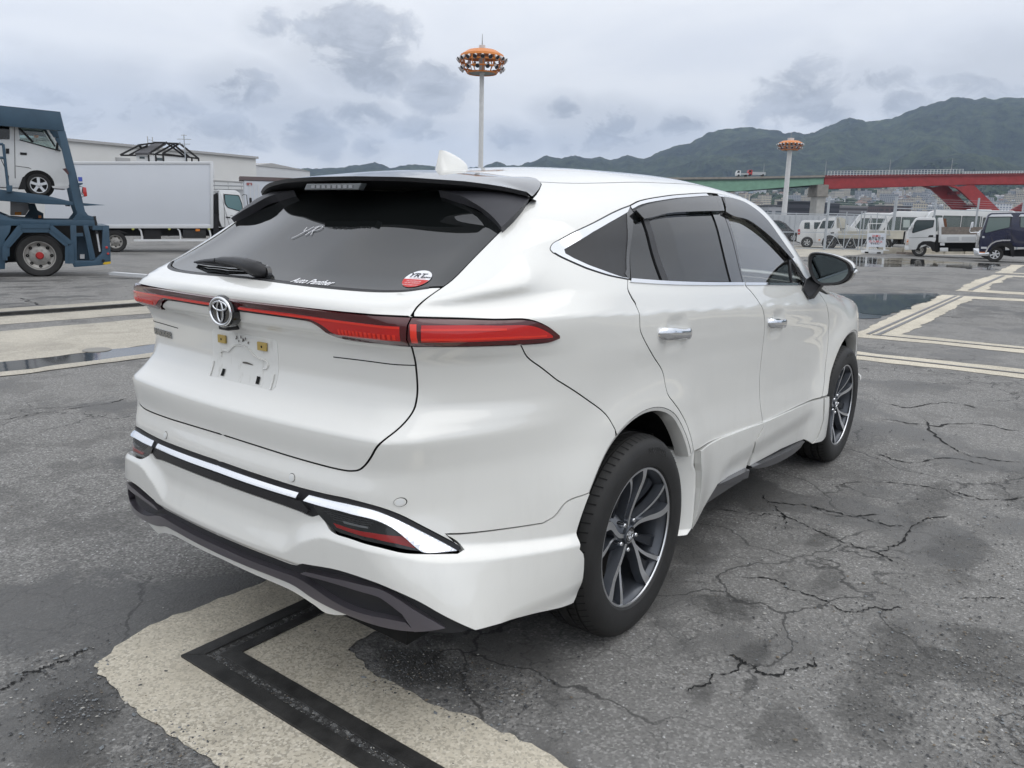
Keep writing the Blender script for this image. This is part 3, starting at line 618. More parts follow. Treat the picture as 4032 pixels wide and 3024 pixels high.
        vs = [v for r_ in P for v in r_]; fs = [(i*12+k, i*12+(k+1) % 12, (i+1)*12+(k+1) % 12, (i+1)*12+k) for i in range(n) for k in range(12)]
        b = MB(); b.add(vs, fs+[tuple(range(12)), tuple(range(n*12, n*12+12))]); b.build('door_handle', CHROME, dr, smooth=60)
    # side skirts (door cladding) and dark blades
    sk_off = lambda s, z: .012-.014*sstep(2.40, 2.60, s)*(1-sstep(3.66, 3.80, s))*(1-sstep(.37, .47, z))
    panel('side_skirt', [(2.122,.590),(2.4,.577),(2.7,.558),(2.915,.541),(2.905,.515),(2.822,.470),(2.83,.40),(2.79,.33),(2.60,.35),(2.425,.362),(2.317,.304),(2.224,.251),(2.172,.235),(2.181,.316),(2.173,.417),(2.155,.495),(2.136,.531)], PAINT, rd, side=sd, offfun=sk_off, skirt=.03, ds=.016)
    panel('side_skirt', [(2.922,.541),(3.3,.526),(3.84,.505),(3.842,.45),(3.862,.37),(3.85,.311),(3.83,.266),(3.786,.243),(3.74,.265),(3.689,.285),(3.3,.318),(2.84,.338),(2.86,.40),(2.835,.465),(2.91,.51)], PAINT, fd, side=sd, offfun=sk_off, skirt=.03, ds=.016)
    panel('front_flap', [(3.848,.505),(3.91,.505),(3.935,.42),(3.985,.32),(3.992,.243),(3.91,.232),(3.79,.241),(3.835,.262),(3.856,.311),(3.868,.37)], PAINT, fe, side=sd, off=.014, skirt=.04)
    b = MB()
    for xa, xb, za, zb in ((.744, 1.10, .362, .344), (1.17, 1.99, .338, .283)):
        n = 10; R = []
        for i in range(n+1):
            t = i/n; x = xa+(xb-xa)*t; z = za+(zb-za)*t; e_ = math.sin(math.pi*t)**.6 if xa > 1 else t**.7
            w = .004+.012*e_; hf = .004+.034*e_
            R.append([(x, sd*.87, z+.004), (x, sd*(.890+w), z-.004), (x, sd*(.886+w), z-.006-hf), (x, sd*.80, z-.045-.02*e_)])
        vs = [v for r_ in R for v in r_]; fs = [(i*4+k, i*4+(k+1) % 4, (i+1)*4+(k+1) % 4, (i+1)*4+k) for i in range(n) for k in range(4)]+[(0, 1, 2, 3), (n*4+3, n*4+2, n*4+1, n*4)]
        b.add(vs, fs)
    b.mi = [1 if (j % 44 < 40 and j % 4 == 2) else 0 for j in range(len(b.f))]
    b.add([(.565, sd*.885, .255), (.74, sd*.885, .36), (1.05, sd*.895, .30), (.90, sd*.88, .29), (.75, sd*.85, .262)], [(0, 1, 2, 3, 4)])
    b.mi[-1] = 0
    b.build('sill_blade', [mat('satin_black_blade', (.06, .06, .065), .35, coat=.4), BLACKM], car, smooth=35)
    b = MB()   # painted flap in front of the rear wheel
    Rr = []
    for i, (z, xo) in enumerate(((.595, .448), (.53, .452), (.495, .478), (.42, .488), (.30, .486), (.255, .478), (.24, .44))):
        Rr.append([(xo-.012, sd*.900, z), (xo-.022, sd*.914, z), (xo-.035, sd*.910, z), (xo-.10-.03*(z < .5), sd*.84, z), (xo-.14-.02*(z < .5), sd*.74, z), (xo-.10, sd*.72, z), (xo-.01, sd*.86, z)])
    vs = [v for r_ in Rr for v in r_]; m7 = 7
    b.add(vs, [(i*m7+k, i*m7+(k+1) % m7, (i+1)*m7+(k+1) % m7, (i+1)*m7+k) for i in range(6) for k in range(m7)]+[tuple(range(7)), tuple(range(42, 49))])
    b.build('mud_flap', PAINT, car, smooth=40, bevel=.003)
    panel('front_skirt', [(4.842,.455),(4.93,.53),(5.02,.56),(5.04,.40),(5.00,.22),(4.93,.20),(4.87,.23),(4.835,.34)], PAINT, fe, side=sd, off=.012, skirt=.04)
    # arch lips and wheel wells
    for cx, own in ((0., q), (2.69, fe)):
        b = MB(); A = arch_pts(178 if cx else 168, 12 if cx else 30, 40, cx=cx)
        yo = [abs(float(chart_eval(np.array([x+1.68]), np.array([z]))[0, 1])) if x < 3.1 else .9 for x, z in A]
        vs = []
        for (x, z), y in zip(A, yo):
            dx, dz_ = x-cx, z-.37; l = math.hypot(dx, dz_)
            vs += [(x, sd*(y-.0015), z), (x-dx/l*.012, sd*(y-.006), z-dz_/l*.012), (x-dx/l*.020, sd*(y-.035), z-dz_/l*.020), (x-dx/l*.018, sd*(y-.06), z-dz_/l*.018)]
        b.add(vs, [(i*4+k, i*4+k+1, i*4+5+k, i*4+4+k) for i in range(len(A)-1) for k in range(3)]); b.build('arch_lip', PAINT, own, smooth=50)
        b = MB(); b.lathe([(.475, sd*(.80 if cx else .865)), (.475, sd*.5), (.05, sd*.5)], (cx, 0, .37), 'y', 40, a0=math.radians(-12), a1=math.radians(192)); b.build('wheel_well', VOID, own, smooth=40)
        for xx in (-.462, .462):
            if cx > 1 or xx > 0: b = MB(); b.box((cx+xx, sd*.69, .41), (.03, .34, .22)); b.build('wheel_well_wall', VOID, own)
# roof, windscreen, bonnet, front bumper
ROOF_R = [(-.060,0),(-.066,.072),(-.094,.166),(-.101,.236),(-.114,.325),(-.113,.397),(-.085,.41),(-.062,.430),(-.066,.462),(-.104,.507)]
roof = panel('roof', ROOF_R+[p for p in RAIL_XY if p[0] < 1.60][1:]+[(1.60,.608),(1.63,.45),(1.645,.2),(1.65,0)], PAINT, car, sym=True, chart='roof', ds=.03, dz=.025, gap=.0008, skirt=.008)
panel('windscreen', [(1.65,0),(1.645,.2),(1.63,.45),(1.60,.608)]+[p for p in RAIL_XY if p[0] > 1.60]+[(2.43,.62),(2.46,.3),(2.47,0)], CLEAR, car, sym=True, chart='roof', ds=.04, dz=.04, off=-.002, gap=0, skirt=0)
panel('bonnet', [(2.48,0),(2.47,.3),(2.44,.62),(2.38,.782),(2.7,.80),(3.1,.745),(3.3,.68),(3.42,.5),(3.47,.25),(3.48,0)], PAINT, car, sym=True, chart='roof', ds=.04, dz=.03)
rows, colsn = 13, 41
_z, _a = np.meshgrid(np.linspace(.20, .86, rows), np.radians(np.linspace(-60, 60, colsn)), indexing='ij'); lo = np.zeros_like(_z); hi = np.full_like(_z, 1.6)
for _ in range(26):
    m = .5*(lo+hi); f = bodyF(2.75+m*np.cos(_a), m*np.sin(_a), _z); hi = np.where(f > 0, m, hi); lo = np.where(f > 0, lo, m)
b = MB(); b.add(np.stack([2.75+lo*np.cos(_a), lo*np.sin(_a), _z], -1).reshape(-1, 3)-np.array([.002, 0, 0]), [(i*colsn+k, i*colsn+k+1, (i+1)*colsn+k+1, (i+1)*colsn+k) for i in range(rows-1) for k in range(colsn-1)])
fb = b.build('front_bumper', PAINT, car, smooth=60)
b = MB(); b.box((3.615, 0, .62), (.05, .8, .28)); b.build('grille', BLACKG, fb, bevel=.01)
for sd in (-1, 1):
    b = MB(); b.box((3.38, sd*.62, .80), (.10, .22, .08), rz=-sd*.75, taper=.9); b.build('headlamp', mat('headlamp', (.6, .62, .65), .05, coat=1.), fb, bevel=.02)
# spoiler
def spoiler():
    fr = np.array([(-.060,0,.0),(-.066,.072,0),(-.094,.166,0),(-.101,.236,0),(-.114,.325,0),(-.113,.397,0),(-.085,.412,0),(-.064,.44,0),(-.068,.465,0),(-.104,.507,0)])
    fr = roof_eval(fr[:, 0], fr[:, 1]); fr[:, 1] = np.abs(fr[:, 1])
    ed = np.array([chart_eval(np.array([s]), np.array([z]))[0] for s, z in ((.745,1.584),(.757,1.567),(.760,1.553),(.760,1.538))]); ed[:, 1] = np.abs(ed[:, 1])
    n = 20
    d = np.r_[0, np.cumsum(np.linalg.norm(np.diff(fr, axis=0), axis=1))]; t = np.linspace(0, 1, n)
    F = np.c_[[np.interp(t*d[-1], d, fr[:, i]) for i in range(3)]].T
    yy = t*.664; E_ = np.c_[-.585+.43*yy**2, yy, 1.597-.034*(yy/.5)**2-.030*np.maximum(yy-.5, 0)/.2+.0]
    E_[:, 2] = np.interp(yy, [0,.11,.3,.487,.55,.61,.664], [1.596,1.596,1.593,1.582,1.575,1.566,1.553])
    rows = []; m = 12
    for j in range(m+1):
        u = j/m; R_ = F*(1-u)+E_*u; R_[:, 2] += .010*math.sin(math.pi*u)*(1-.6*t)
        # outer end follows the shut line
        w = sstep(.75, 1., t)[:, None]
        eu = np.array([np.interp(u, [0,.15,.32,.47,.64,1], np.r_[fr[-1, i], ed[:, i], E_[-1, i]]) for i in range(3)]); lin_ = F[-1]*(1-u)+E_[-1]*u
        R_ = R_+w*(eu-lin_)
        rows.append(R_)
    under = E_+np.array([.004, 0, -.013]); under2 = under+np.array([.05, 0, -.012])
    inn = np.c_[np.interp(yy, [0,.4,.664], [-.40,-.36,-.30]), yy*.955, np.interp(yy, [0,.4,.664], [1.560,1.550,1.528])]
    return rows, [rows[-1], under, under2, inn]
def grid_mesh(name, rows, m, parent, mirror=True):
    R = np.array(rows); a, c = R.shape[:2]; V = R.reshape(-1, 3); f = [(i*c+k, i*c+k+1, (i+1)*c+k+1, (i+1)*c+k) for i in range(a-1) for k in range(c-1)]
    vs = V.tolist(); fs = list(f)
    if mirror: vs += (V*[1, -1, 1]).tolist(); fs += [tuple(i+len(V) for i in q[::-1]) for q in f]
    b = MB(); b.add(vs, fs); me_o = b.build(name, m, parent, smooth=40, fixn=False)
    bm = bmesh.new(); bm.from_mesh(me_o.data); bmesh.ops.remove_doubles(bm, verts=bm.verts, dist=1e-5); bmesh.ops.recalc_face_normals(bm, faces=bm.faces); bm.to_mesh(me_o.data); bm.free()
    return me_o
r1, r2 = spoiler()
spo = grid_mesh('spoiler', r1, BLACKG, lid)
grid_mesh('spoiler_underside', r2, BLACKM, lid)
for sd in (-1, 1):
    panel('spoiler_wing', sp([(.484,1.556),(.585,1.539),(.631,1.517),(.676,1.492),(.701,1.476),(.723,1.460),(.7405,1.4455)], 3)+[(.753,1.481),(.760,1.515),(.759,1.540),(.74,1.553)], DARKM, lid, off=.020, side=sd, gap=.001, skirt=.03)
b = MB(); bl = b.prism([(-.145,1.573),(.13,1.573),(.145,1.552),(-.13,1.552)], -.566, -.592, 'x').build('brake_light', mat('brake_lens', (.10, .11, .115), .15, coat=1.), lid, bevel=.003)
for k in range(8):
    b = MB(); b.box((-.593, -.095+k*.027, 1.5625), (.004, .017, .010)); b.build('brake_led', mat('led_cell', (.30, .31, .32), .3), bl)
# shark fin
b = MB(); vs = []; n = 14
fin_base = float(roof_eval(np.array([0.]), np.array([0.]))[0, 2])
for j in range(9):
    h = j/8; hh = .074*(1-(1-h)**1.15) if j else 0; xa, xb = -.080+.022*h, .112-.135*h**1.9; w = .034*(1-.78*h**.8)+.002
    for k in range(n):
        a = 2*math.pi*k/n; x = (xa+xb)/2+(xb-xa)/2*math.cos(a); y = w*math.sin(a)*(.62-.38*math.cos(a)*(1-h*.5))
        zb = float(roof_eval(np.array([max(x, -.06)]), np.array([y]))[0, 2])*(1-h)+h*(fin_base-.004); vs.append((x, y, zb+hh-(.004 if j == 0 else 0)))
b.add(vs, [(j*n+k, j*n+(k+1) % n, (j+1)*n+(k+1) % n, (j+1)*n+k) for j in range(8) for k in range(n)]+[tuple(range(8*n, 9*n))]); b.build('antenna_fin', PAINT, roof, smooth=50)
# wiper
def gl(s, z, o): return Vector(chart_eval(np.array([abs(s)]), np.array([z]), o)[0]*np.array([1, -1 if s < 0 else 1, 1]))
b = MB(); b.tube([gl(.045,1.294,.004), gl(.045,1.296,.022), gl(.03,1.303,.036), gl(-.02,1.313,.046), gl(-.10,1.318,.046), gl(-.2,1.318,.042), gl(-.28,1.315,.034)], [.020, .024, .026, .022, .018, .013, .006], 10); wip = b.build('wiper', BLACKM, lid, smooth=60)
b = MB(); b.tube([gl(-.05,1.302,.012), gl(-.2,1.302,.018), gl(-.36,1.300,.018), gl(-.465,1.297,.010)], [.004, .006, .006, .003], 6); b.tube([gl(-.05,1.300,.004), gl(-.2,1.299,.007), gl(-.36,1.297,.007), gl(-.465,1.2945,.004)], .003, 5); b.tube([gl(-.25,1.316,.038), gl(-.36,1.308,.028), gl(-.47,1.298,.014)], [.009, .007, .004], 6); b.build('wiper_blade', BLACKM, wip, smooth=60)
b = MB(); b.tube([gl(.05,1.287,.0), gl(.05,1.289,.012)], [.030, .026], 16); b.build('wiper_base', BLACKG, wip, smooth=50)
# emblem
def ellipse_tube(b, ry, rz, cy, cz, x, r, n=28):
    b.tube([(x, cy+ry*math.cos(a), cz+rz*math.sin(a)) for a in np.linspace(0, 2*math.pi, n, endpoint=False)], r, 8, close=True)
ec = chart_eval(np.array([0.]), np.array([1.182]))[0]; ex, ez = ec[0]-.022, 1.180
b = MB(); b.lathe([(.0001, ex-.0005), (.058, ex-.0005), (.062, ex+.004), (.062, ex+.03)], (0, 0, ez), 'x', 36)
emb = b.build('emblem', BLACKG, lid, smooth=40)
emb.data.transform(Matrix.Translation((0, 0, ez)) @ Matrix.Diagonal((1, .98, .80, 1)) @ Matrix.Translation((0, 0, -ez)))
b = MB(); ellipse_tube(b, .0535, .0405, 0, ez, ex-.003, .0048); ellipse_tube(b, .035, .0135, 0, ez+.017, ex-.004, .0032); ellipse_tube(b, .0145, .0315, 0, ez+.001, ex-.004, .0032)
b.build('emblem_ring', CHROME, emb, smooth=60)
b = MB(); b.box((-.985, .03, 1.128), (.05, .05, .022)); b.build('camera_pod', BLACKM, lid, bevel=.006)
# lettering and number plate seat
vs, fs = text_mesh('HARRIER', .030, .0018, bold=.0012); vs[:, 0] *= 1.25
drape('lettering', vs, fs, mat('badge_chrome', (.30, .31, .32), .12, metal=1.), lid, -.525, 1.047, .003)
def seat_mat():
    m = mat('plate_seat', (.74, .74, .71), .42); nt = m.node_tree; b = nt.nodes['Principled BSDF']; L = nt.links.new
    tc = nt.nodes.new('ShaderNodeTexCoord'); n = nt.nodes.new('ShaderNodeTexNoise'); n.inputs['Scale'].default_value = 9; n.inputs['Detail'].default_value = 9; n.inputs['Roughness'].default_value = .7; mp = nt.nodes.new('ShaderNodeMapping'); mp.inputs['Scale'].default_value = (1, 2.4, .9); L(tc.outputs['Object'], mp.inputs[0]); L(mp.outputs[0], n.inputs['Vector'])
    r = nt.nodes.new('ShaderNodeValToRGB'); r.color_ramp.elements[0].position = .56; r.color_ramp.elements[0].color = (.74, .74, .71, 1); r.color_ramp.elements[1].position = .80; r.color_ramp.elements[1].color = (.40, .38, .33, 1); L(n.outputs['Fac'], r.inputs[0]); L(r.outputs[0], b.inputs['Base Color']); return m
pad = panel('plate_seat', [(0,1.103),(.158,1.103),(.170,1.096),(.172,.965),(.165,.955),(0,.955)], seat_mat(), lid, off=.0012, sym=True, gap=0, skirt=.004)
for sd in (-1, 1):
    c = panel('plate_clip', [(.084,1.090),(.125,1.090),(.125,1.065),(.084,1.065)], BRASS, pad, off=.009, side=sd, gap=0, skirt=.006)
    panel('screw_hole', [(.105+.004*math.cos(a), 1.077+.004*math.sin(a)) for a in np.linspace(0, 6.28, 10, endpoint=False)], VOID, c, off=.0095, side=sd, gap=0, skirt=0)
    panel('plate_slot', [(.083,.984),(.098,.984),(.1,.962),(.084,.962)], VOID, pad, off=.0045, side=sd, gap=0, skirt=0)
    panel('slot_rib', [(.155,1.00),(.160,1.00),(.160,.955),(.155,.955)], PAINT, pad, off=.006, side=sd, gap=0, skirt=.003)
b = MB(); b.tube([Vector(chart_eval(np.array([abs(s)]), np.array([z]), .0035)[0]*np.array([1, -1 if s < 0 else 1, 1])) for s, z in sp([(-.118,1.020),(-.12,1.033),(-.10,1.040),(-.075,1.042),(-.045,1.062),(-.01,1.068),(.03,1.062),(.06,1.043),(.09,1.036),(.117,1.034),(.125,1.022),(.120,1.012),(.105,1.009)], 4)], .0032, 6); b.build('plate_emboss', PAINT, pad, smooth=60)
sm = panel('plate_stain', sp([(-.0,1.017),(.02,1.019),(.05,1.015),(.055,1.013),(.02,1.013),(0,1.0125)], 2), mat('grime', (.10, .09, .08), .8), pad, off=.0036, side=-1, gap=0, skirt=0)
for k in range(9):
    s0, z0 = -.03+.0075*k+.004*math.sin(k*5), 1.090-.004*math.cos(k*3.1)-.003*(k % 3)
    a = [(s0+.003*(1+.6*math.sin(k*7+j))*math.cos(j*1.05), z0+.0045*(1+.5*math.cos(k*3+j*2))*math.sin(j*1.05)) for j in range(6)]
    vs_ = np.array([(x, z, 0) for x, z in a]); drape('plate_stain', vs_, [(0, 1, 2, 3, 4, 5)], mat('grime', (.10, .09, .08), .8), pad, 0, 0, .0037)
# stickers and marker writing on the rear window
WHITEV = mat('white_vinyl', (.80, .80, .82), .5); REDV = mat('red_vinyl', (.55, .035, .03), .5); INK = mat('dark_print', (.02, .02, .03), .6); REDI = mat('red_print', (.40, .02, .03), .6)
SQ = .55     # height shrink of artwork on the raked glass
def circ(r, lo=-9., n=40):
    return [(.607+r*math.cos(a), 1.303+SQ*r*math.sin(a)) for a in np.linspace(0, 2*math.pi, n, endpoint=False) if math.sin(a) >= lo] if lo < 0 and lo > -2 else [(.607+r*math.cos(a), 1.303+SQ*r*math.sin(a)) for a in np.linspace(0, 2*math.pi, n, endpoint=False)]
st = panel('sticker', circ(.037), WHITEV, lid, off=.0004, gap=0, skirt=0, ds=.008, dz=.005, bstep=.006)
panel('sticker_band', [(.607+.0365*math.cos(a), 1.303+SQ*.0365*math.sin(a)) for a in np.linspace(math.pi*1.03, math.pi*1.97, 24)], REDV, st, off=.0009, gap=0, skirt=0, ds=.008, dz=.005, bstep=.006)
vs, fs = text_mesh('YRT', .026, 0, shear=.2, bold=.0006); drape('sticker_print', vs, fs, INK, st, .599, 1.3105, .0016, sy=SQ)
vs, fs = text_mesh('JAPAN', .0085, 0, shear=.2, bold=.0003); drape('sticker_print', vs, fs, INK, st, .630, 1.3072, .0016, sy=SQ)
vs, fs = text_mesh('THE AUTOMOBILE TRADE', .0042); drape('sticker_print', vs, fs, REDI, st, .607, 1.3035, .0016, sy=SQ)
for k in range(3):
    vs, fs = text_mesh(('+81 45 6744 2222', '+81 561 5678 2271', 'www.yrtjapan.com')[k], .0058); drape('sticker_print', vs, fs, WHITEV, st, .605, 1.2968-.0042*k, .0018, sy=SQ)
vs, fs = text_mesh('Auto Panther', .029, 0, shear=.25, bold=.0004); drape('sticker', vs, fs, WHITEV, lid, .283, 1.2800, .0006, sy=SQ, rot=-.01)
b = MB(); WR = []
for st_ in ([(-.050,.030),(-.044,.012),(-.036,.006),(-.022,.014),(-.004,.034)], [(-.004,.034),(-.030,.002),(-.058,-.030),(-.066,-.036)], [(.004,.0),(.018,.012),(.030,.034)], [(.008,.030),(.030,.038),(.058,.038),(.062,.030),(.050,.018),(.022,.012)], [(.022,.012),(.034,.0),(.040,-.012)], [(.030,.036),(.012,.004),(.004,-.014)]):
    b.tube([gl(-.034+x*.8, 1.411+y*.55, .0006) for x, y in sp(st_, 5)], .0010, 5)
b.build('marker_writing', WHITEV, lid)
# wing mirrors
for sd in (-1, 1):
    out = sp([(-.857,1.305),(-.866,1.322),(-.890,1.330),(-.930,1.329),(-.980,1.321),(-1.030,1.305),(-1.068,1.285),(-1.086,1.258),(-1.087,1.228),(-1.066,1.192),(-1.030,1.171),(-.976,1.162),(-.925,1.161),(-.893,1.185),(-.873,1.220),(-.860,1.268),(-.857,1.305)], 2)[:-1]
    n = len(out); cy, cz = -.965, 1.247; rings = []
    for x, sc_, in ((1.822, .93), (1.826, .985), (1.835, 1.0), (1.87, 1.0), (1.92, .95), (1.96, .82), (1.985, .6), (1.995, .3)):
        rings.append([(x, -sd*(cy+(y-cy)*sc_) if False else sd*-(cy+(y-cy)*sc_), cz+(z-cz)*sc_) for y, z in out])
    b = MB(); vs = [v for r_ in rings for v in r_]; fs = [(i*n+k, i*n+(k+1) % n, (i+1)*n+(k+1) % n, (i+1)*n+k) for i in range(len(rings)-1) for k in range(n)]+[tuple(range((len(rings)-1)*n, len(rings)*n))]
    b.add(vs, fs); b.mi = [0 if (np.mean([b.v[i][2] for i in f]) > 1.255 and f and np.mean([b.v[i][0] for i in f]) > 1.838) else 1 for f in b.f]
    mr = b.build('wing_mirror', [PAINT, BLACKG], car, smooth=50)
    b = MB(); b.add([(1.8235, sd*-(cy+(y-cy)*.93), cz+(z-cz)*.93) for y, z in out]+[(1.828, sd*-(cy+(y-cy)*.80), cz+(z-cz)*.82) for y, z in out], [(k, (k+1) % n, n+(k+1) % n, n+k) for k in range(n)]); b.build('mirror_rim', BLACKM, mr, smooth=60)
    b = MB(); b.add([(1.829, sd*-(cy+(y-cy)*.81), cz+(z-cz)*.83) for y, z in out], [tuple(range(n))]); b.build('mirror_glass', mat('mirror_glass', (.13, .155, .16), .03, metal=1.), mr)
    b = MB(); b.add([(1.70, sd*.884, 1.150), (1.765, sd*.905, 1.088), (1.85, sd*.905, 1.088), (1.90, sd*.89, 1.14), (1.80, sd*.865, 1.19),
                     (1.83, sd*.880, 1.185), (1.835, sd*.935, 1.162), (1.90, sd*.94, 1.165), (1.90, sd*.90, 1.20), (1.85, sd*.88, 1.21)],
                    [(0, 1, 6, 5), (1, 2, 7, 6), (2, 3, 8, 7), (3, 4, 9, 8), (4, 0, 5, 9), (5, 6, 7, 8, 9), (0, 4, 3, 2, 1)]); b.build('mirror_stem', BLACKM, mr, bevel=.006, smooth=40)
    b = MB(); b.tube([(1.84, sd*1.083, 1.235), (1.88, sd*1.086, 1.24), (1.93, sd*1.06, 1.245)], [.005, .011, .005], 8); b.build('turn_lamp', mat('clear_lens', (.7, .72, .72), .08, coat=1.), mr, smooth=60)
# wheels
def make_wheel():
    t = bpy.data.objects.new('wheel', None); COL.objects.link(t); t.parent = car; t.empty_display_size = .1
    # local frame: axle along y, outer face towards -y
    prof = [(.250,-.098),(.262,-.110),(.285,-.1165),(.315,-.1175),(.338,-.113),(.353,-.102),(.3625,-.088),(.367,-.075)]
    prof2 = []
    for g in (-.064, -.024, .024, .064):
        prof2 += [(.3693,g-.005),(.3620,g-.0042),(.3620,g+.0042),(.3693,g+.005)]
    prof = prof+prof2+[(r, -y) for r, y in prof[::-1]]
    b = MB(); b.lathe(prof, (0, 0, 0), 'y', 96); b.build('tyre', RUB, t, smooth=28)
    b = MB()    # tread sipes and shoulder blocks, one stuff-like mesh of shallow dark notches
    for k in range(72):
        a = 2*math.pi*k/72
        for y0, y1, r0, r1, da in ((-.099, -.070, .3585, .3688, .012), (.070, .099, .3688, .3585, .012), (-.058, -.030, .3705, .3705, .03), (.030, .058, .3705, .3705, .03)):
            w = .0022
            p = []
            for y, r, aa in ((y0, r0+.0006, a), (y1, r1+.0006, a+da)):
                for s_ in (-1, 1): th = aa+s_*w/.37; p.append((r*math.cos(th), y, r*math.sin(th)))
            b.add(p, [(0, 1, 3, 2)])
    b.build('tread_sipes', VOID, t, fixn=False)['kind'] = 'stuff'
    b = MB(); b.lathe([(.2515,-.104),(.2545,-.103),(.2555,-.096),(.249,-.090),(.240,-.080),(.232,-.060),(.226,.02),(.224,.09),(.245,.10)], (0, 0, 0), 'y', 72); rim = b.build('rim', ALLOY_D, t, smooth=40)
    b = MB(); b.lathe([(.2565,-.0975),(.2535,-.1040),(.2470,-.1035),(.2455,-.099)], (0, 0, 0), 'y', 72); b.build('rim_lip', ALLOY_M, t, smooth=50)
    b = MB(); b.lathe([(.165,-.005),(.165,.012),(.05,.012)], (0, 0, 0), 'y', 40); b.lathe([(.165,-.005),(.06,-.005)], (0, 0, 0), 'y', 40); b.build('brake_disc', mat('brake_disc', (.12, .11, .105), .45, metal=.8), t, smooth=40)
    b = MB(); b.lathe([(.225,.04),(.02,.04)], (0, 0, 0), 'y', 40); b.build('wheel_back', VOID, t)
    def blade(path, w0, w1, y0, y1, depth, name, m, chamf=.004):
        """spoke along a polar path [(angle, r)], widths, face depth"""
        pts = sp([(r*math.cos(math.radians(a)), r*math.sin(math.radians(a))) for a, r in path], 4); n = len(pts); b = MB(); R = []
        for i, (x, z) in enumerate(pts):
            q0 = pts[max(i-1, 0)]; q1 = pts[min(i+1, n-1)]; dx, dz = q1[0]-q0[0], q1[1]-q0[1]; l = math.hypot(dx, dz); nx, nz = -dz/l, dx/l
            u = i/(n-1); w = w0+(w1-w0)*u**1.3; y = y0+(y1-y0)*sstep(0, 1, u)
            R.append([(x+nx*w/2, y, z+nz*w/2), (x-nx*w/2, y+.001, z-nz*w/2), (x-nx*(w/2+chamf), y+depth, z-nz*(w/2+chamf)), (x+nx*(w/2+chamf), y+depth, z+nz*(w/2+chamf))])
        vs = [v for r_ in R for v in r_]
        b.add(vs, [(i*4+k, i*4+(k+1) % 4, (i+1)*4+(k+1) % 4, (i+1)*4+k) for i in range(n-1) for k in range(4)]+[(0, 1, 2, 3), (n*4-1, n*4-2, n*4-3, n*4-4)])
        b.mi = [(0 if (j < (n-1)*4 and j % 4 == 0) else 1) for j in range(len(b.f))]
        return b.build(name, [m, ALLOY_D], t, smooth=35)
    for k in range(5):
        o = 80+72*k
        blade([(o+22,.030),(o+13,.075),(o+5,.125),(o+0,.18),(o+0,.215),(o+2,.2485)], .013, .032, -.068, -.101, .034, 'spoke', ALLOY_M, .008)
        blade([(o+26,.062),(o+20,.10),(o+20,.15),(o+23,.20),(o+26,.2485)], .007, .018, -.056, -.099, .034, 'spoke', ALLOY_M, .006)
        blade([(o-30,.055),(o-33,.11),(o-34,.17),(o-33,.225)], .012, .04, -.024, -.066, .02, 'spoke_web', WEB)
        blade([(o+14,.075),(o+9,.13),(o+9,.19),(o+13,.245)], .03, .06, -.040, -.074, .012, 'spoke_web', WEB)
        a = math.radians(o+46); b = MB(); b.lathe([(.0001,-.072),(.007,-.072),(.010,-.066),(.010,-.03)], (.057*math.cos(a), 0, .057*math.sin(a)), 'y', 10); b.build('lug_nut', CHROME, t, smooth=40)
    b = MB(); b.lathe([(.030,-.074),(.035,-.0715),(.037,-.060),(.060,-.045),(.085,-.02)], (0, 0, 0), 'y', 32); b.build('hub', ALLOY_D, t, smooth=35)
    b = MB(); b.lathe([(.0001,-.071),(.027,-.071),(.030,-.074),(.0315,-.072)], (0, 0, 0), 'y', 28); b.build('centre_cap', BLACKG, t, smooth=35)
    b = MB()
    for ry, rz, cz, in ((.024, .019, 0), (.016, .006, .007), (.0065, .0145, .001)): b.tube([(ry*math.cos(a), -.0725, cz+rz*math.sin(a)) for a in np.linspace(0, 2*math.pi, 20, endpoint=False)], .0015, 5, close=True)
    b.build('cap_emblem', CHROME, t, smooth=60)
    vs, fs = text_mesh('GRANTREK', .030, .0003, bold=.0006)
    V2 = []
    for x, y, z in vs:
        a = math.radians(72)-x/.318; r = .318+y; V2.append((r*math.cos(a), -.1178-z, r*math.sin(a)))
    obj_from('tyre_lettering', V2, fs, mat('tyre_lettering', (.03, .03, .03), .45), t)
    return t
w0 = make_wheel()
for i, (x, y, rz, rot) in enumerate(((0, -.802, 0, 0), (2.69, -.792, 0, 12), (0, .802, math.pi, 30), (2.69, .792, math.pi, 70))):
    w = w0 if i == 0 else copy_tree(w0, car)
    w.location = (x, y, .364); w.rotation_euler = (0, math.radians(-rot), rz)
# cabin and underbody
b = MB(); b.box((1.25, 0, .36), (4.3, 1.28, .22)); b.box((-.62, 0, .50), (.6, 1.15, .30)); b.box((1.3, 0, .40), (1.75, 1.66, .12)); b.build('underbody', VOID, car)
b = MB(); b.tube([(-.75, -.45, .38), (-.2, -.45, .38)], .06, 12); b.build('silencer', mat('dull_steel', (.10, .10, .10), .6, metal=.6), car, smooth=50)
cab = mat('cabin_trim', (.05, .048, .045), .8)
b = MB(); b.box((.9, 0, .62), (3.0, 1.5, .04)); b.box((2.28, 0, .85), (.06, 1.55, .52)); b.box((-.55, 0, .85), (.5, 1.15, .45)); b.build('cabin_floor', cab, car)
b = MB(); b.box((2.05, 0, 1.02), (.52, 1.5, .20), taper=.8); b.box((1.88, 0, .90), (.25, 1.45, .22)); dash = b.build('dashboard', mat('dash_tan', (.10, .085, .07), .6), car, bevel=.04, smooth=40)
b = MB(); b.tube([(1.72+.06*math.sin(a), -.36+.185*math.cos(a), 1.03+.175*math.sin(a)) for a in np.linspace(0, 2*math.pi, 28, endpoint=False)], .016, 8, close=True); b.box((1.74, -.36, 1.03), (.05, .12, .09)); b.box((1.73, -.36, 1.03), (.02, .34, .03)); b.build('steering_wheel', DASH, dash, smooth=50)
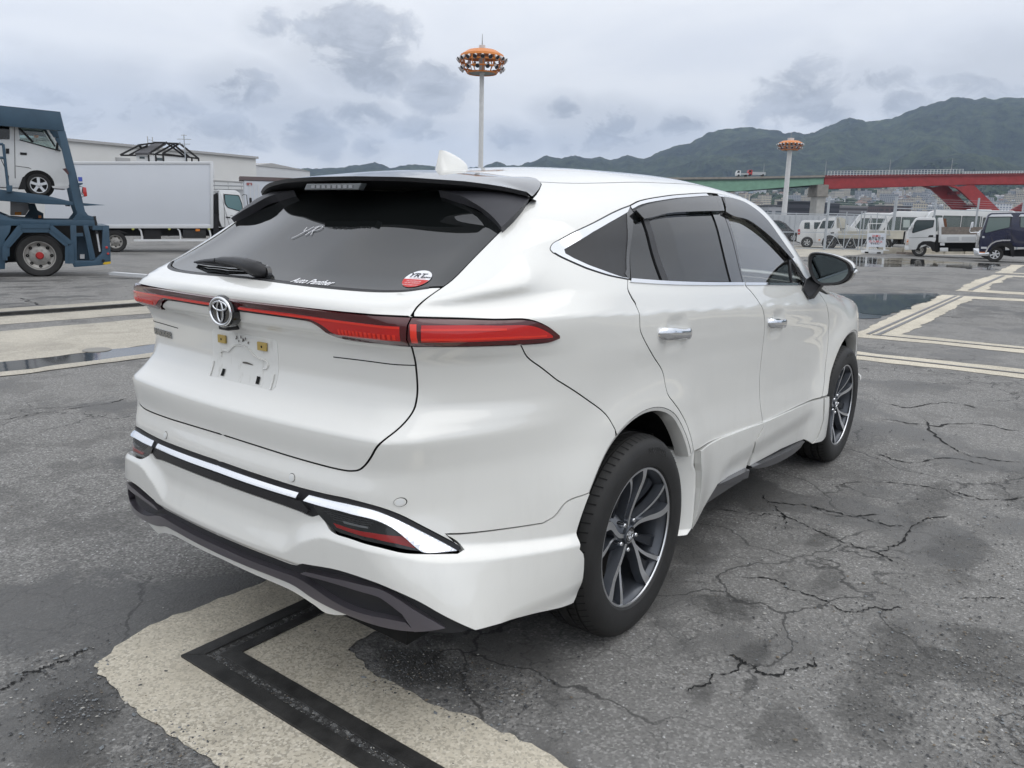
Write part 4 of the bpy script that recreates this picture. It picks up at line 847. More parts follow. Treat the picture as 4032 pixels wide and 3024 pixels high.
for y in (-.37, .37):
    b = MB(); b.box((1.02, y, .84), (.50, .48, .18)); b.box((.74, y, 1.12), (.14, .46, .58), ry=-.22, taper=.85); st = b.build('seat', SEAT, car, bevel=.05, smooth=50)
    b = MB(); b.box((.62, y, 1.47), (.09, .24, .16), ry=-.15); b.build('headrest', SEAT, st, bevel=.03, smooth=50)
b = MB(); b.box((.10, 0, .84), (.46, 1.25, .18)); b.box((-.16, 0, 1.10), (.14, 1.25, .52), ry=-.3); b.build('rear_bench', SEAT, car, bevel=.05, smooth=50)
hl = panel('headliner', [(-.05,0),(-.05,.45),(.4,.52),(1.45,.50),(1.55,.4),(1.57,0)], mat('headliner_beige', (.55,.52,.46), .9), car, sym=True, chart='roof', off=-.03, gap=0, skirt=0, ds=.06, dz=.06)
b = MB(); b.box((1.62, 0, 1.535), (.03, .22, .06)); b.build('cabin_mirror', DASH, car, bevel=.01)
# ---------------------------------------------------------------- ground shape and yard frame
FWV = np.array([math.cos(YAW), math.sin(YAW)]); RTV = np.array([math.sin(YAW), -math.cos(YAW)])
def gz(x, y):
    """the yard is level round the car and falls gently away for drainage"""
    x = np.asarray(x, float); y = np.asarray(y, float)
    dx, dy = x-CAMPOS[0], y-CAMPOS[1]; d = dx*FWV[0]+dy*FWV[1]; r = dx*RTV[0]+dy*RTV[1]
    g = .35-.021*d+.0093*r; z = .5*(g-np.sqrt(g*g+.0225))*sstep(7, 12, d)
    fl = -.30-.25*sstep(10, -15, r); h = np.clip(.5+.5*(z-fl)/.05, 0, 1)
    return z*h+fl*(1-h)+.05*h*(1-h)
def W2(d, r): p = CAMPOS[:2]+d*FWV+r*RTV; return float(p[0]), float(p[1])
RZ0 = math.atan2(RTV[1], RTV[0])
def place(name, label, cat, d, r, phi=0., tilt=0., group=None, z=None):
    x, y = W2(d, r); t = thing(name, label, cat, (x, y, float(gz(x, y)) if z is None else z), RZ0+math.radians(phi), group)
    if tilt: t.rotation_euler = (0, math.radians(tilt), RZ0+math.radians(phi))
    return t
# ---------------------------------------------------------------- ground materials
def nodes_of(m): nt = m.node_tree; return nt, nt.nodes['Principled BSDF'], nt.links.new
def ground_mat(name, base, stone, stain, stone_scale=95., light=.5, dark_amt=.55, rough=.85, stain_scale=.55, stain_lo=.52, stain_hi=.62, bump=.6, chips=1., web=False, blobs=()):
    m = bpy.data.materials.new(name); m.use_nodes = True; nt, b, L = nodes_of(m)
    tc = nt.nodes.new('ShaderNodeTexCoord'); co = tc.outputs['Object']
    wn = nt.nodes.new('ShaderNodeTexNoise'); wn.inputs['Scale'].default_value = stone_scale*1.3; wn.inputs['Detail'].default_value = 2; L(co, wn.inputs['Vector'])
    wv = nt.nodes.new('ShaderNodeVectorMath'); wv.operation = 'MULTIPLY_ADD'; L(wn.outputs['Color'], wv.inputs[0]); wv.inputs[1].default_value = (.9/stone_scale,)*3; L(co, wv.inputs[2]); cw = wv.outputs[0]
    def noise(sc, det, ro, w=None):
        n = nt.nodes.new('ShaderNodeTexNoise'); n.inputs['Scale'].default_value = sc; n.inputs['Detail'].default_value = det; n.inputs['Roughness'].default_value = ro; L(w or co, n.inputs['Vector']); return n.outputs['Fac']
    def rng(v, a, b_, c=0., d=1., smooth=True):
        n = nt.nodes.new('ShaderNodeMapRange'); n.interpolation_type = 'SMOOTHSTEP' if smooth else 'LINEAR'
        for i, q in enumerate((a, b_, c, d)): n.inputs[1+i].default_value = q
        L(v, n.inputs[0]); return n.outputs[0]
    def mix(f, a, c, typ='MIX'):
        n = nt.nodes.new('ShaderNodeMix'); n.data_type = 'RGBA'; n.blend_type = typ
        if hasattr(f, 'is_output'): L(f, n.inputs[0])
        else: n.inputs[0].default_value = f
        for i, q in ((6, a), (7, c)):
            if hasattr(q, 'is_output'): L(q, n.inputs[i])
            else: n.inputs[i].default_value = (*q, 1)
        return n.outputs[2]
    def vor(sc, feat='F1'):
        v = nt.nodes.new('ShaderNodeTexVoronoi'); v.feature = feat; v.inputs['Scale'].default_value = sc; L(cw, v.inputs['Vector']); return v
    v1 = vor(stone_scale); sv = nt.nodes.new('ShaderNodeSeparateColor'); L(v1.outputs['Color'], sv.inputs[0])
    c = mix(rng(sv.outputs[0], 1-light, 1.0, 0, .75), base, stone)
    c = mix(rng(sv.outputs[1], .62, .70, 0, .55), c, tuple(q*.35 for q in base))
    v2 = vor(stone_scale*.55); s2 = nt.nodes.new('ShaderNodeSeparateColor'); L(v2.outputs['Color'], s2.inputs[0])
    big = nt.nodes.new('ShaderNodeMath'); big.operation = 'MULTIPLY'; L(rng(s2.outputs[2], .982, .988, 0, chips), big.inputs[0]); L(rng(v2.outputs['Distance'], .40, .30), big.inputs[1])
    c = mix(big.outputs[0], c, tuple(min(.62, q*2.2+.12) for q in stone))
    st = noise(stain_scale, 9, .62); c = mix(rng(st, stain_lo, stain_hi, 0, dark_amt), c, stain)
    c = mix(rng(noise(stain_scale*2.1, 10, .7), .50, .56, 0, dark_amt*.55), c, tuple(q*.45 for q in base)); st2 = noise(stain_scale*.22, 5, .55); c = mix(rng(st2, .35, .68, 0, .35), c, tuple(q*1.5 for q in base), 'MIX')
    if blobs:   # oil and damp stains
        bn = noise(5.5, 9, .68); tot = None
        sx_ = nt.nodes.new('ShaderNodeSeparateXYZ'); L(co, sx_.inputs[0])
        def mm(op, a, q, r=None):
            n = nt.nodes.new('ShaderNodeMath'); n.operation = op
            for i, k in enumerate((a, q, r)):
                if k is None: continue
                if hasattr(k, 'is_output'): L(k, n.inputs[i])
                else: n.inputs[i].default_value = k
            return n.outputs[0]
        for bx_, by_, rx_, ry_, am in blobs:
            p = mm('MULTIPLY_ADD', sx_.outputs[0], 1/rx_, -bx_/rx_); q = mm('MULTIPLY_ADD', sx_.outputs[1], 1/ry_, -by_/ry_); e = mm('SUBTRACT', 1., mm('MULTIPLY_ADD', p, p, mm('MULTIPLY', q, q))); e = mm('MAXIMUM', e, -1.5)
            f = mm('MULTIPLY', rng(mm('MULTIPLY_ADD', bn, 4.2, e), 2.05, 3.0), am*.78); tot = f if tot is None else mm('MAXIMUM', tot, f)
        c = mix(tot, c, tuple(q*.24 for q in base))
    if web:     # hairline crazing of the old surfacing, in patches
        w2 = nt.nodes.new('ShaderNodeTexNoise'); w2.inputs['Scale'].default_value = 3.; w2.inputs['Detail'].default_value = 6; L(co, w2.inputs['Vector'])
        w3 = nt.nodes.new('ShaderNodeVectorMath'); w3.operation = 'MULTIPLY_ADD'; L(w2.outputs['Color'], w3.inputs[0]); w3.inputs[1].default_value = (.55,)*3; L(co, w3.inputs[2])
        msk = rng(noise(.45, 3, .5), .47, .60)
        for sc_, wd, am in ((1.15, .013, .7), (3.1, .020, .30)):
            v = nt.nodes.new('ShaderNodeTexVoronoi'); v.feature = 'DISTANCE_TO_EDGE'; v.inputs['Scale'].default_value = sc_; L(w3.outputs[0], v.inputs['Vector'])
            k = nt.nodes.new('ShaderNodeMath'); k.operation = 'MULTIPLY'; L(rng(v.outputs['Distance'], wd, wd*.3, 0, am), k.inputs[0]); L(msk, k.inputs[1]); c = mix(k.outputs[0], c, (.018, .018, .018))
    L(c, b.inputs['Base Color'])
    L(rng(st, stain_lo, stain_hi, rough, rough-.25), b.inputs['Roughness'])
    h = nt.nodes.new('ShaderNodeMath'); h.operation = 'MULTIPLY_ADD'; L(sv.outputs[0], h.inputs[0]); h.inputs[1].default_value = .6; L(noise(stone_scale*.8, 4, .6), h.inputs[2])
    bp = nt.nodes.new('ShaderNodeBump'); bp.inputs['Strength'].default_value = bump; bp.inputs['Distance'].default_value = .004; L(h.outputs[0], bp.inputs['Height']); L(bp.outputs[0], b.inputs['Normal'])
    return m
STAINS = [(.38,-1.11,.16,.13,.85),(.45,-1.75,.40,.16,.8),(1.55,-1.75,.5,.16,.7),(1.36,-1.19,.16,.07,.7),(.07,-1.72,.30,.15,.75),(.10,-1.31,.14,.06,.75),(-1.47,.18,.12,.16,.85),(-.66,-.50,.12,.30,.9),(.62,-1.98,.3,.2,.75),(-.24,-1.55,.16,.12,.6),(-.21,-1.27,.10,.05,.7),(-1.6,-.05,.14,.14,.7),(2.2,-1.5,.5,.12,.6),(.9,-1.35,.2,.06,.6),(-.4,-.3,.35,.14,.8),(2.9,-1.9,.5,.2,.55),(3.6,-2.6,.6,.2,.5)]
ASPH = ground_mat('asphalt', (.165, .161, .153), (.36, .352, .335), (.046, .046, .045), stone_scale=125., dark_amt=.78, stain_scale=.75, stain_lo=.52, stain_hi=.58, web=True, light=.58, bump=1., blobs=STAINS)
CONC = ground_mat('old_concrete', (.50, .455, .365), (.66, .615, .52), (.36, .315, .235), stone_scale=135., light=.5, dark_amt=.35, stain_scale=2.2, bump=.5, rough=.9, chips=0.)
CONC2 = ground_mat('pale_concrete', (.40, .37, .31), (.47, .44, .375), (.17, .15, .12), stone_scale=110., light=.4, dark_amt=.6, stain_scale=.8, stain_lo=.45, stain_hi=.7, bump=.3, rough=.9, chips=0.)
RAILM = mat('rail_steel', (.045, .044, .042), .48, metal=.25, noise=.5, nscale=14, bump=.25, bscale=180)
RAILM2 = mat('worn_rail_steel', (.16, .155, .155), .4, metal=.7, noise=.3, nscale=6)
DIRT = ground_mat('track_grit', (.035, .034, .032), (.20, .20, .195), (.012, .012, .012), stone_scale=85., light=.45, dark_amt=.5, stain_scale=5., bump=1.)
WATER = mat('puddle_water', (.012, .013, .014), .03, spec=.55, ior=1.33)
WET = mat('wet_asphalt', (.045, .046, .048), .07, spec=.6, noise=.3, nscale=.8)
CRACK = mat('crack_dark', (.010, .010, .010), .95)
def axis_pts(lo, a, b, hi, step):
    fine = list(np.arange(a, b+1e-6, step)); out = fine; g = step
    x = fine[-1]; 
    while x < hi: g *= 1.35; x += g; out = out+[min(x, hi)]
    x = fine[0]; g = step; pre = []
    while x > lo: g *= 1.35; x -= g; pre = [max(x, lo)]+pre
    return np.array(pre+out)
gx, gy = axis_pts(-900, -16, 66, 1500, .55), axis_pts(-900, -26, 44, 1500, .55)
X, Y = np.meshgrid(gx, gy, indexing='ij'); Zg = gz(X, Y); n0, n1 = X.shape
idx = np.arange(n0*n1).reshape(n0, n1); F_ = np.stack([idx[:-1, :-1], idx[1:, :-1], idx[1:, 1:], idx[:-1, 1:]], -1).reshape(-1, 4)
g = obj_from('ground', np.stack([X, Y, Zg], -1).reshape(-1, 3), F_.tolist(), ASPH, smooth=True); g['kind'] = 'structure'
def jag(poly, amp, step, seed=0, close=True):
    """roughen the outline of a poured edge"""
    rs = np.random.default_rng(seed); p = dens(poly, step); n = len(p); o = np.zeros(n)
    for k, a in ((3, 1.), (7, .8), (17, .6), (41, .45)):
        q = rs.normal(size=max(4, n//max(1, int(41/k))+2)); o += a*np.interp(np.linspace(0, len(q)-1, n), np.arange(len(q)), q)
    d = np.roll(p, -1, 0)-np.roll(p, 1, 0); d /= np.maximum(np.hypot(d[:, 0], d[:, 1]), 1e-9)[:, None]
    return p+np.c_[-d[:, 1], d[:, 0]]*(o*amp/1.5)[:, None]
def sheet(name, poly, m, off, amp=0., step=.05, fill=.5, seed=0, kind='structure', skirt=0., label=None):
    p = jag(poly, amp, step, seed) if amp else dens(poly, max(step, .25))
    V, F = tri_fill(np.array(p), fill, fill)
    z = gz(V[:, 0], V[:, 1])+off
    F = [f if np.cross(V[f[1]]-V[f[0]], V[f[2]]-V[f[0]]) > 0 else f[::-1] for f in F]
    o = obj_from(name, np.c_[V, z], F, m); o['kind'] = kind
    return o
# foreground corner of the old crane track: L of concrete with two let-in steel flats and a grit groove
sheet('concrete_strip', [(-1.355,-1.9),(-1.36,-.34),(-1.376,-.10),(-1.384,.016),(-1.362,.165),(-1.366,.25),(-1.345,.36),(-1.24,.425),(-1.15,.445),(-1.0,.468),(-.80,.445),(-.6,.425),(.5,.43),(2.6,.43),(2.6,-.195),(.6,-.195),(-.545,-.195),(-.63,-.19),(-.755,-.205),(-.772,-.314),(-.79,-.387),(-.78,-.47),(-.793,-.62),(-.76,-.786),(-.768,-.894),(-.764,-1.03),(-.78,-1.2),(-.78,-1.9)], CONC, .004, amp=.012, step=.022, fill=.2, seed=4)
RX0, RX1, RX2, RX3 = -1.128, -1.078, -1.046, -.990
sheet('track_groove', [(RX1-.01,-1.9),(RX1-.01,.135),(2.6,.135),(2.6,.085),(RX2+.005,.085),(RX2+.005,-1.9)], DIRT, .0065, fill=.3)
b = MB()
def flat(poly, z0, z1): return MB().prism([tuple(q) for q in poly], z0, z1)
tag(flat([(RX0,-1.9),(RX0-.006,.190),(RX1,.128),(RX1,-1.9)], .001, .011).build('steel_rail', RAILM, bevel=.002), 'outer flat steel rail arm let into the foreground concrete running towards the viewer', 'rail', 'steel rails in the concrete')
tag(flat([(RX0-.004,.192),(2.6,.190),(2.6,.136),(RX1+.002,.136),(RX1+.002,.130)], .001, .011).build('steel_rail', RAILM, bevel=.002), 'outer flat steel rail arm in the foreground concrete running under the car', 'rail', 'steel rails in the concrete')
tag(flat([(RX2,-1.9),(RX2,.098),(RX3,.058),(RX3,-1.9)], .001, .0105).build('steel_rail', RAILM, bevel=.002), 'inner flat steel rail arm let into the foreground concrete running towards the viewer', 'rail', 'steel rails in the concrete')
tag(flat([(RX2+.003,.100),(2.6,.098),(2.6,.055),(RX3+.002,.055),(RX3+.002,.060)], .001, .0105).build('steel_rail', RAILM, bevel=.002), 'inner flat steel rail arm in the foreground concrete running under the car', 'rail', 'steel rails in the concrete')
# tracks to the left behind the car
sheet('concrete_strip', [(-14,11.2),(24,11.0),(24,10.32),(-14,10.32)], CONC2, .004, amp=.03, step=.12, fill=1.2, seed=6)
sheet('concrete_strip', [(-14,10.03),(24,10.03),(24,9.06),(-14,9.07)], CONC2, .004, amp=.03, step=.12, fill=1.2, seed=7)
sheet('track_groove', [(-14,10.34),(24,10.34),(24,10.01),(-14,10.01)], DIRT, .0065, fill=1.2)
def rail_line(x0, y0, x1, y1, w, label, m=RAILM, h=.03):
    bb = MB(); n = max(2, int(math.hypot(x1-x0, y1-y0)/1.0)); px, py = -(y1-y0), x1-x0; l = math.hypot(px, py); px, py = px/l*w/2, py/l*w/2; vs = []
    for i in range(n+1):
        t = i/n; x, y = x0+(x1-x0)*t, y0+(y1-y0)*t; z = float(gz(x, y)); vs += [(x-px, y-py, z+.001), (x-px, y-py, z+h), (x+px, y+py, z+h), (x+px, y+py, z+.001)]
    bb.add(vs, [(i*4+k, i*4+k+1, i*4+5+k, i*4+4+k) for i in range(n) for k in range(3)]); return tag(bb.build('steel_rail', m), label, 'rail', 'steel rails in the concrete')
rail_line(-14, 10.16, 24, 10.16, .085, 'dark raised steel rail crossing the yard on the left behind the white car', h=.05)
sheet('concrete_strip', [(-14,8.47),(24,8.47),(24,6.25),(-14,6.2)], CONC2, .004, amp=.03, step=.12, fill=1., seed=9)
sheet('wet_gutter', [(-14,6.18),(24,6.22),(24,5.66),(-14,5.66)], WET, .0055, amp=.05, step=.1, fill=.8, seed=11)
sheet('concrete_strip', [(-14,5.70),(24,5.66),(24,5.48),(-14,5.52)], CONC2, .0075, amp=.02, step=.08, fill=.8, seed=12)
b = MB(); b.lathe([(.0001,.010),(.13,.010),(.14,.004)], (1.51, 6.26, 0), 'z', 24); tag(b.build('drain_cover', mat('cover_iron', (.22, .21, .19), .6)), 'small round drain cover at the edge of the wide concrete strip on the left', 'cover')
# tracks ahead on the right
YE = -14.
sheet('concrete_strip', [(7.42,3.2),(7.44,-.5),(7.52,YE),(6.83,YE),(6.82,-.6),(6.8,3.2)], CONC, .004, amp=.03, step=.09, fill=.8, seed=14)
rail_line(7.1, 3.2, 7.15, YE, .05, 'thin steel rail in the nearest cross strip of concrete on the right', RAILM2, .012)
sheet('concrete_strip', [(8.80,.62),(9.62,.62),(10.9,.66),(12.45,.70),(14.9,.77),(17.3,.76),(17.55,-.7),(17.7,YE),(16.95,YE),(16.98,-.78),(16.77,.10),(15.3,.10),(13.6,.11),(11.5,.07),(9.56,.03),(9.45,-1.4),(9.5,YE),(8.85,YE),(8.80,-.6)], CONC, .0045, amp=.03, step=.09, fill=.8, seed=15)
rail_line(9.1, YE, 9.15, .36, .05, 'thin steel rail in the second cross strip of concrete on the right', RAILM2, .012)
for k, (dy, w) in enumerate(((.0, .055), (.12, .05))):
    rail_line(9.15, .30+dy, 17.2, .38+dy, w, ('left', 'right')[1-k]+' one of the twin steel rails running away along the concrete beside the puddle', RAILM2, .012)
sheet('concrete_strip', [(18.9,.76),(21.2,.87),(28.0,.95),(28.1,YE),(27.3,YE),(27.2,.34),(22.1,.30),(19.75,.23),(19.6,YE),(18.95,YE)], CONC, .0045, amp=.04, step=.12, fill=1., seed=16)
rail_line(19.3, .50, 27.6, .62, .10, 'steel rail running away along the second concrete bay on the right', RAILM2, .012)
sheet('concrete_strip', [(29.5,1.05),(39.4,1.5),(39.4,-6),(38.4,-6),(38.2,.95),(30.2,.62),(30,-6),(29.4,-6)], CONC, .0045, amp=.04, step=.15, fill=1.5, seed=17)
sheet('concrete_slab', [(30,22),(38.2,11),(42.2,9.4),(49.5,9.2),(53,4),(64,-2),(66,8),(52,24)], CONC2, .0045, amp=.15, step=.4, fill=2., seed=18)
# water
sheet('puddle_margin', [(15.2,2.9),(16.5,1.9),(17.5,.95),(16.4,.79),(14.1,.745),(12.5,.70),(11.4,.70),(10.9,1.0),(11.6,1.6),(13.3,2.1)], WET, .006, amp=.08, step=.12, fill=.5, seed=20)
sheet('puddle', [(14.9,2.4),(16.0,1.75),(16.9,1.0),(16.0,.80),(14.1,.76),(12.6,.72),(11.9,.80),(11.8,1.2),(13.3,1.8)], WATER, .0085, amp=.09, step=.1, fill=.5, seed=21)
sheet('puddle_margin', [(42.5,9.6),(43.5,6.4),(40.8,3.3),(39.4,1.6),(31.7,1.2),(33.9,3.5),(30.3,5.0),(31.2,6.4),(36,9)], WET, .0055, amp=.35, step=.4, fill=1.5, seed=22)
sheet('puddle', [(40.5,8.2),(41.5,5.8),(39.2,3.4),(36.5,2.6),(35.9,4.2),(33.2,5.5),(35.4,7.5)], WATER, .009, amp=.5, step=.4, fill=1.5, seed=23)
# cracks in the asphalt
def crack(pts, w, seed, name='crack'):
    rs = np.random.default_rng(seed); P = np.array(sp(pts, 14)); n = len(P); d = np.gradient(P, axis=0); d /= np.maximum(np.hypot(*d.T), 1e-9)[:, None]; nn = np.c_[-d[:, 1], d[:, 0]]
    off = np.convolve(rs.normal(size=n+8), np.ones(4)/4, 'same')[4:n+4]*w*1.3+rs.normal(size=n)*w*.25; ww = w*np.clip(.5+rs.normal(size=n)*.35+.2*np.sin(np.arange(n)*.31+seed), .12, 1.3)*np.minimum(1, np.minimum(np.arange(n), n-1-np.arange(n))/4+.1)
    Pc = P+nn*off[:, None]; V = np.empty((2*n, 3)); V[0::2, :2] = Pc+nn*ww[:, None]*.5; V[1::2, :2] = Pc-nn*ww[:, None]*.5; V[:, 2] = gz(V[:, 0], V[:, 1])+.0032
    o = obj_from(name, V, [(2*i+1, 2*i+3, 2*i+2, 2*i) for i in range(n-1)], CRACK); o['kind'] = 'structure'
for _p, _w, _s in (
    ([(1.379, -0.664), (1.422, -0.805), (1.477, -0.896), (1.502, -0.964), (1.442, -1.119), (1.378, -1.237), (1.326, -1.439), (1.258, -1.585)], 0.014, 1),
    ([(1.76, -0.749), (1.668, -0.829), (1.729, -0.978), (1.736, -1.139), (1.726, -1.347), (1.756, -1.488)], 0.014, 2),
    ([(1.658, -0.832), (1.536, -0.941), (1.326, -1.033)], 0.012, 3),
    ([(0.68, -1.05), (0.746, -1.189), (0.701, -1.265), (0.696, -1.392), (0.645, -1.494), (0.752, -1.569), (0.836, -1.682)], 0.01, 4),
    ([(0.056, -1.232), (0.059, -1.321), (0.034, -1.389), (0.147, -1.472), (0.221, -1.521)], 0.016, 5),
    ([(-0.241, -1.242), (-0.088, -1.277), (0.059, -1.321)], 0.012, 6),
    ([(0.976, -1.733), (0.859, -1.797)], 0.008, 7),
    ([(2.198, -1.012), (2.46, -1.295), (2.517, -1.506), (2.441, -1.675)], 0.012, 8),
    ([(1.326, -1.439), (1.495, -1.512), (1.866, -1.516), (2.075, -1.627)], 0.012, 9),
    ([(1.053, -1.82), (1.165, -1.918), (1.218, -2.023)], 0.01, 10),
    ([(0.034, -1.389), (-0.045, -1.451)], 0.009, 11),
    ([(-0.282, 3.925), (-0.039, 3.94), (0.205, 3.919), (0.423, 3.881), (0.681, 3.926)], 0.012, 12),
    ([(-1.589, 0.44), (-1.519, 0.465), (-1.436, 0.473), (-1.351, 0.477), (-1.284, 0.472)], 0.016, 13),
    ([(3.248, 12.706), (3.143, 11.936), (3.004, 11.074)], 0.05, 14),
    ([(4.057, -0.856), (4.07, -1.178), (4.395, -1.442), (4.346, -1.782)], 0.022, 15),
    ([(4.792, -0.618), (4.607, -0.912), (5.075, -1.182), (4.973, -1.435)], 0.02, 16),
    ([(4.385, -1.123), (3.597, -1.376), (3.39, -1.623), (3.461, -1.853)], 0.018, 17),
    ([(3.01, -1.031), (2.946, -1.266), (3.241, -1.457), (3.221, -1.719)], 0.016, 18),
    ([(2.534, -1.564), (2.482, -1.731), (2.683, -1.915)], 0.014, 19),
    ([(1.78, -1.013), (1.686, -1.158), (1.873, -1.34)], 0.012, 20),
    ([(25.216, 3.979), (25.275, 3.529)], 0.06, 21),
    ([(25.026, 4.551), (26.779, 4.522), (28.857, 4.399)], 0.05, 22),
    ([(20.876, 1.908), (20.716, 1.514)], 0.05, 23),
    ([(21.311, 3.25), (21.093, 2.833)], 0.05, 24),
    ([(12.017, 0.434), (12.516, 0.072), (12.537, -0.277)], 0.05, 25),
    ): crack(_p, _w, _s)
# loose stones on the worn patches
def gravel():
    rs = np.random.default_rng(5); N_ = 15000; P = []
    c = np.array([(.15,-2.2),(.55,-2.5),(-.15,-2.35),(1.2,-2.2),(.4,-1.75),(-.62,-.75),(-.68,-.45),(-1.46,-.25),(-1.5,.15),(-1.42,.42),(2.2,-1.9)]); wts = np.array([5,5,4,3,2.5,1.2,1.,1.1,.9,.5,2.5]); sg = np.array([.36,.4,.32,.6,.35,.10,.09,.09,.08,.10,.6])
    k = rs.choice(len(c), N_, p=wts/wts.sum()); XY = c[k]+rs.normal(size=(N_, 2))*sg[k][:, None]
    U = np.c_[rs.uniform(-3, 6, 6000), rs.uniform(-5, 5, 6000)]; XY = np.vstack([XY, U])
    ok = ~((XY[:, 0] > RX0-.01) & (XY[:, 0] < RX3+.01) & (XY[:, 1] < .2)); XY = XY[ok]
    gr = np.c_[rs.uniform(RX1+.003, RX2-.003, 900), rs.uniform(-1.9, .11, 900)]; gr2 = np.c_[rs.uniform(RX1, .3, 500), rs.uniform(.101, .132, 500)]
    n1 = len(XY); XY = np.vstack([XY, gr, gr2]); n = len(XY); S = np.exp(rs.normal(-5.75, .42, n)); S = np.clip(S, .0014, .011); S[n1:] = np.clip(S[n1:], .001, .0035)
    V = []; Fs = []; base = np.array([(1,0,.1),(.2,1,0),(-1,.1,.15),(-.1,-1,.05),(.1,.1,.75),(0,0,-.5)])
    fc = np.array([(0,1,4),(1,2,4),(2,3,4),(3,0,4),(1,0,5),(2,1,5),(3,2,5),(0,3,5)])
    B = base[None]*(.6+.7*rs.random((n, 6, 1)))*S[:, None, None]*np.array([1, .75, .6]); a = rs.uniform(0, 6.28, n); ca, sa = np.cos(a)[:, None], np.sin(a)[:, None]
    Q = np.stack([B[..., 0]*ca-B[..., 1]*sa, B[..., 0]*sa+B[..., 1]*ca, B[..., 2]], -1); Q[..., 0] += XY[:, :1]; Q[..., 1] += XY[:, 1:]; Q[..., 2] += (gz(XY[:, 0], XY[:, 1])+.004+.002*(np.arange(n) >= n1))[:, None]
    F = (fc[None]+6*np.arange(n)[:, None, None]).reshape(-1, 3)
    me = bpy.data.meshes.new('gravel'); me.from_pydata(Q.reshape(-1, 3).tolist(), [], F.tolist())
    ms = [mat('stone_grey', (.15, .15, .148), .8), mat('stone_dark', (.065, .066, .068), .8), mat('stone_pale', (.40, .385, .35), .75), mat('stone_blue', (.19, .205, .215), .75), mat('stone_brown', (.16, .13, .095), .8)]
    for q in ms: me.materials.append(q)
    me.polygons.foreach_set('material_index', np.repeat(rs.choice(5, n, p=[.36,.34,.07,.15,.08]), 8).astype(np.int32))
    o = bpy.data.objects.new('gravel', me); COL.objects.link(o); o['kind'] = 'stuff'
gravel()
# ---------------------------------------------------------------- hills
RIDGE = [(50.97,.0488),(48.52,.0528),(46.69,.0589),(45.66,.0535),(44.23,.0578),(43.0,.0566),(41.0,.0545),(39.13,.0577),(38.19,.0644),(37.56,.0602),(36.73,.0593),(35.7,.0652),(34.74,.0723),(33.68,.0672),(32.8,.0724),(31.99,.0691),(31.03,.072),(30.22,.0676),(29.12,.0743),(27.99,.0692),(26.92,.0782),(25.7,.0863),(24.93,.089),(23.75,.1009),(22.71,.1047),(20.92,.1063),(19.72,.1031),(18.83,.0998),(18.26,.1015),(17.59,.097),(16.97,.0999),(16.16,.1073),(14.96,.1148),(13.98,.1109),(12.52,.1125),(11.77,.1188),(10.9,.1248),(9.92,.1296),(8.95,.1335),(8.06,.1297),(7.59,.1316),(7.09,.1289),(6.28,.1305),(5.55,.1289)]
from mathutils import noise as mnoise
def vnoise(x, y, seed=0, octs=4):
    """cheap value noise on arrays"""
    r = np.zeros_like(x); a = 1.; f = 1.; T = np.random.default_rng(seed).random((256, 256))
    for o in range(octs):
        xi = np.floor(x*f).astype(int); yi = np.floor(y*f).astype(int); u = x*f-xi; v = y*f-yi; u = u*u*(3-2*u); v = v*v*(3-2*v)
        g_ = lambda i, j: T[(xi+i) % 256, (yi+j) % 256]
        r += a*((g_(0, 0)*(1-u)+g_(1, 0)*u)*(1-v)+(g_(0, 1)*(1-u)+g_(1, 1)*u)*v-.5); a *= .5; f *= 2.03
    return r
RD = 4500.
def ridge_h(az):
    a = np.array([q[0] for q in RIDGE])[::-1]; t = np.array([q[1] for q in RIDGE])[::-1]
    el = np.interp(az, np.r_[-30, -12, -3, a, 60, 75], np.r_[.07, .10, .12, t, .050, .045]); return RD*el
def terrain_z(az, D):
    x = D*np.cos(np.radians(az)); y = D*np.sin(np.radians(az)); H = ridge_h(az)
    city = -1.5+88*np.clip((D-1050)/1300, 0, 1)**1.45*(.75+.25*np.clip((50-az)/40, 0, 1))
    u = np.clip((D-2250)/(RD-2250), 0, 1); n_ = vnoise(x/520, y/520, 3, 5); rid = np.abs(vnoise(x/900+9, y/900, 8, 3))
    up = city+(H-city)*(u**1.25+.0)+(n_*190-rid*330*1.1)*np.sin(np.pi*np.clip(u, 0, 1))**.8*(.25+.75*H/560)*.8
    fine = vnoise(x/26, y/26, 11, 3)*9*sstep(.02, .2, u)
    bk = np.clip((D-RD)/2500, 0, 1)
    return np.where(D > RD, H*(1-bk)+fine, up+fine)
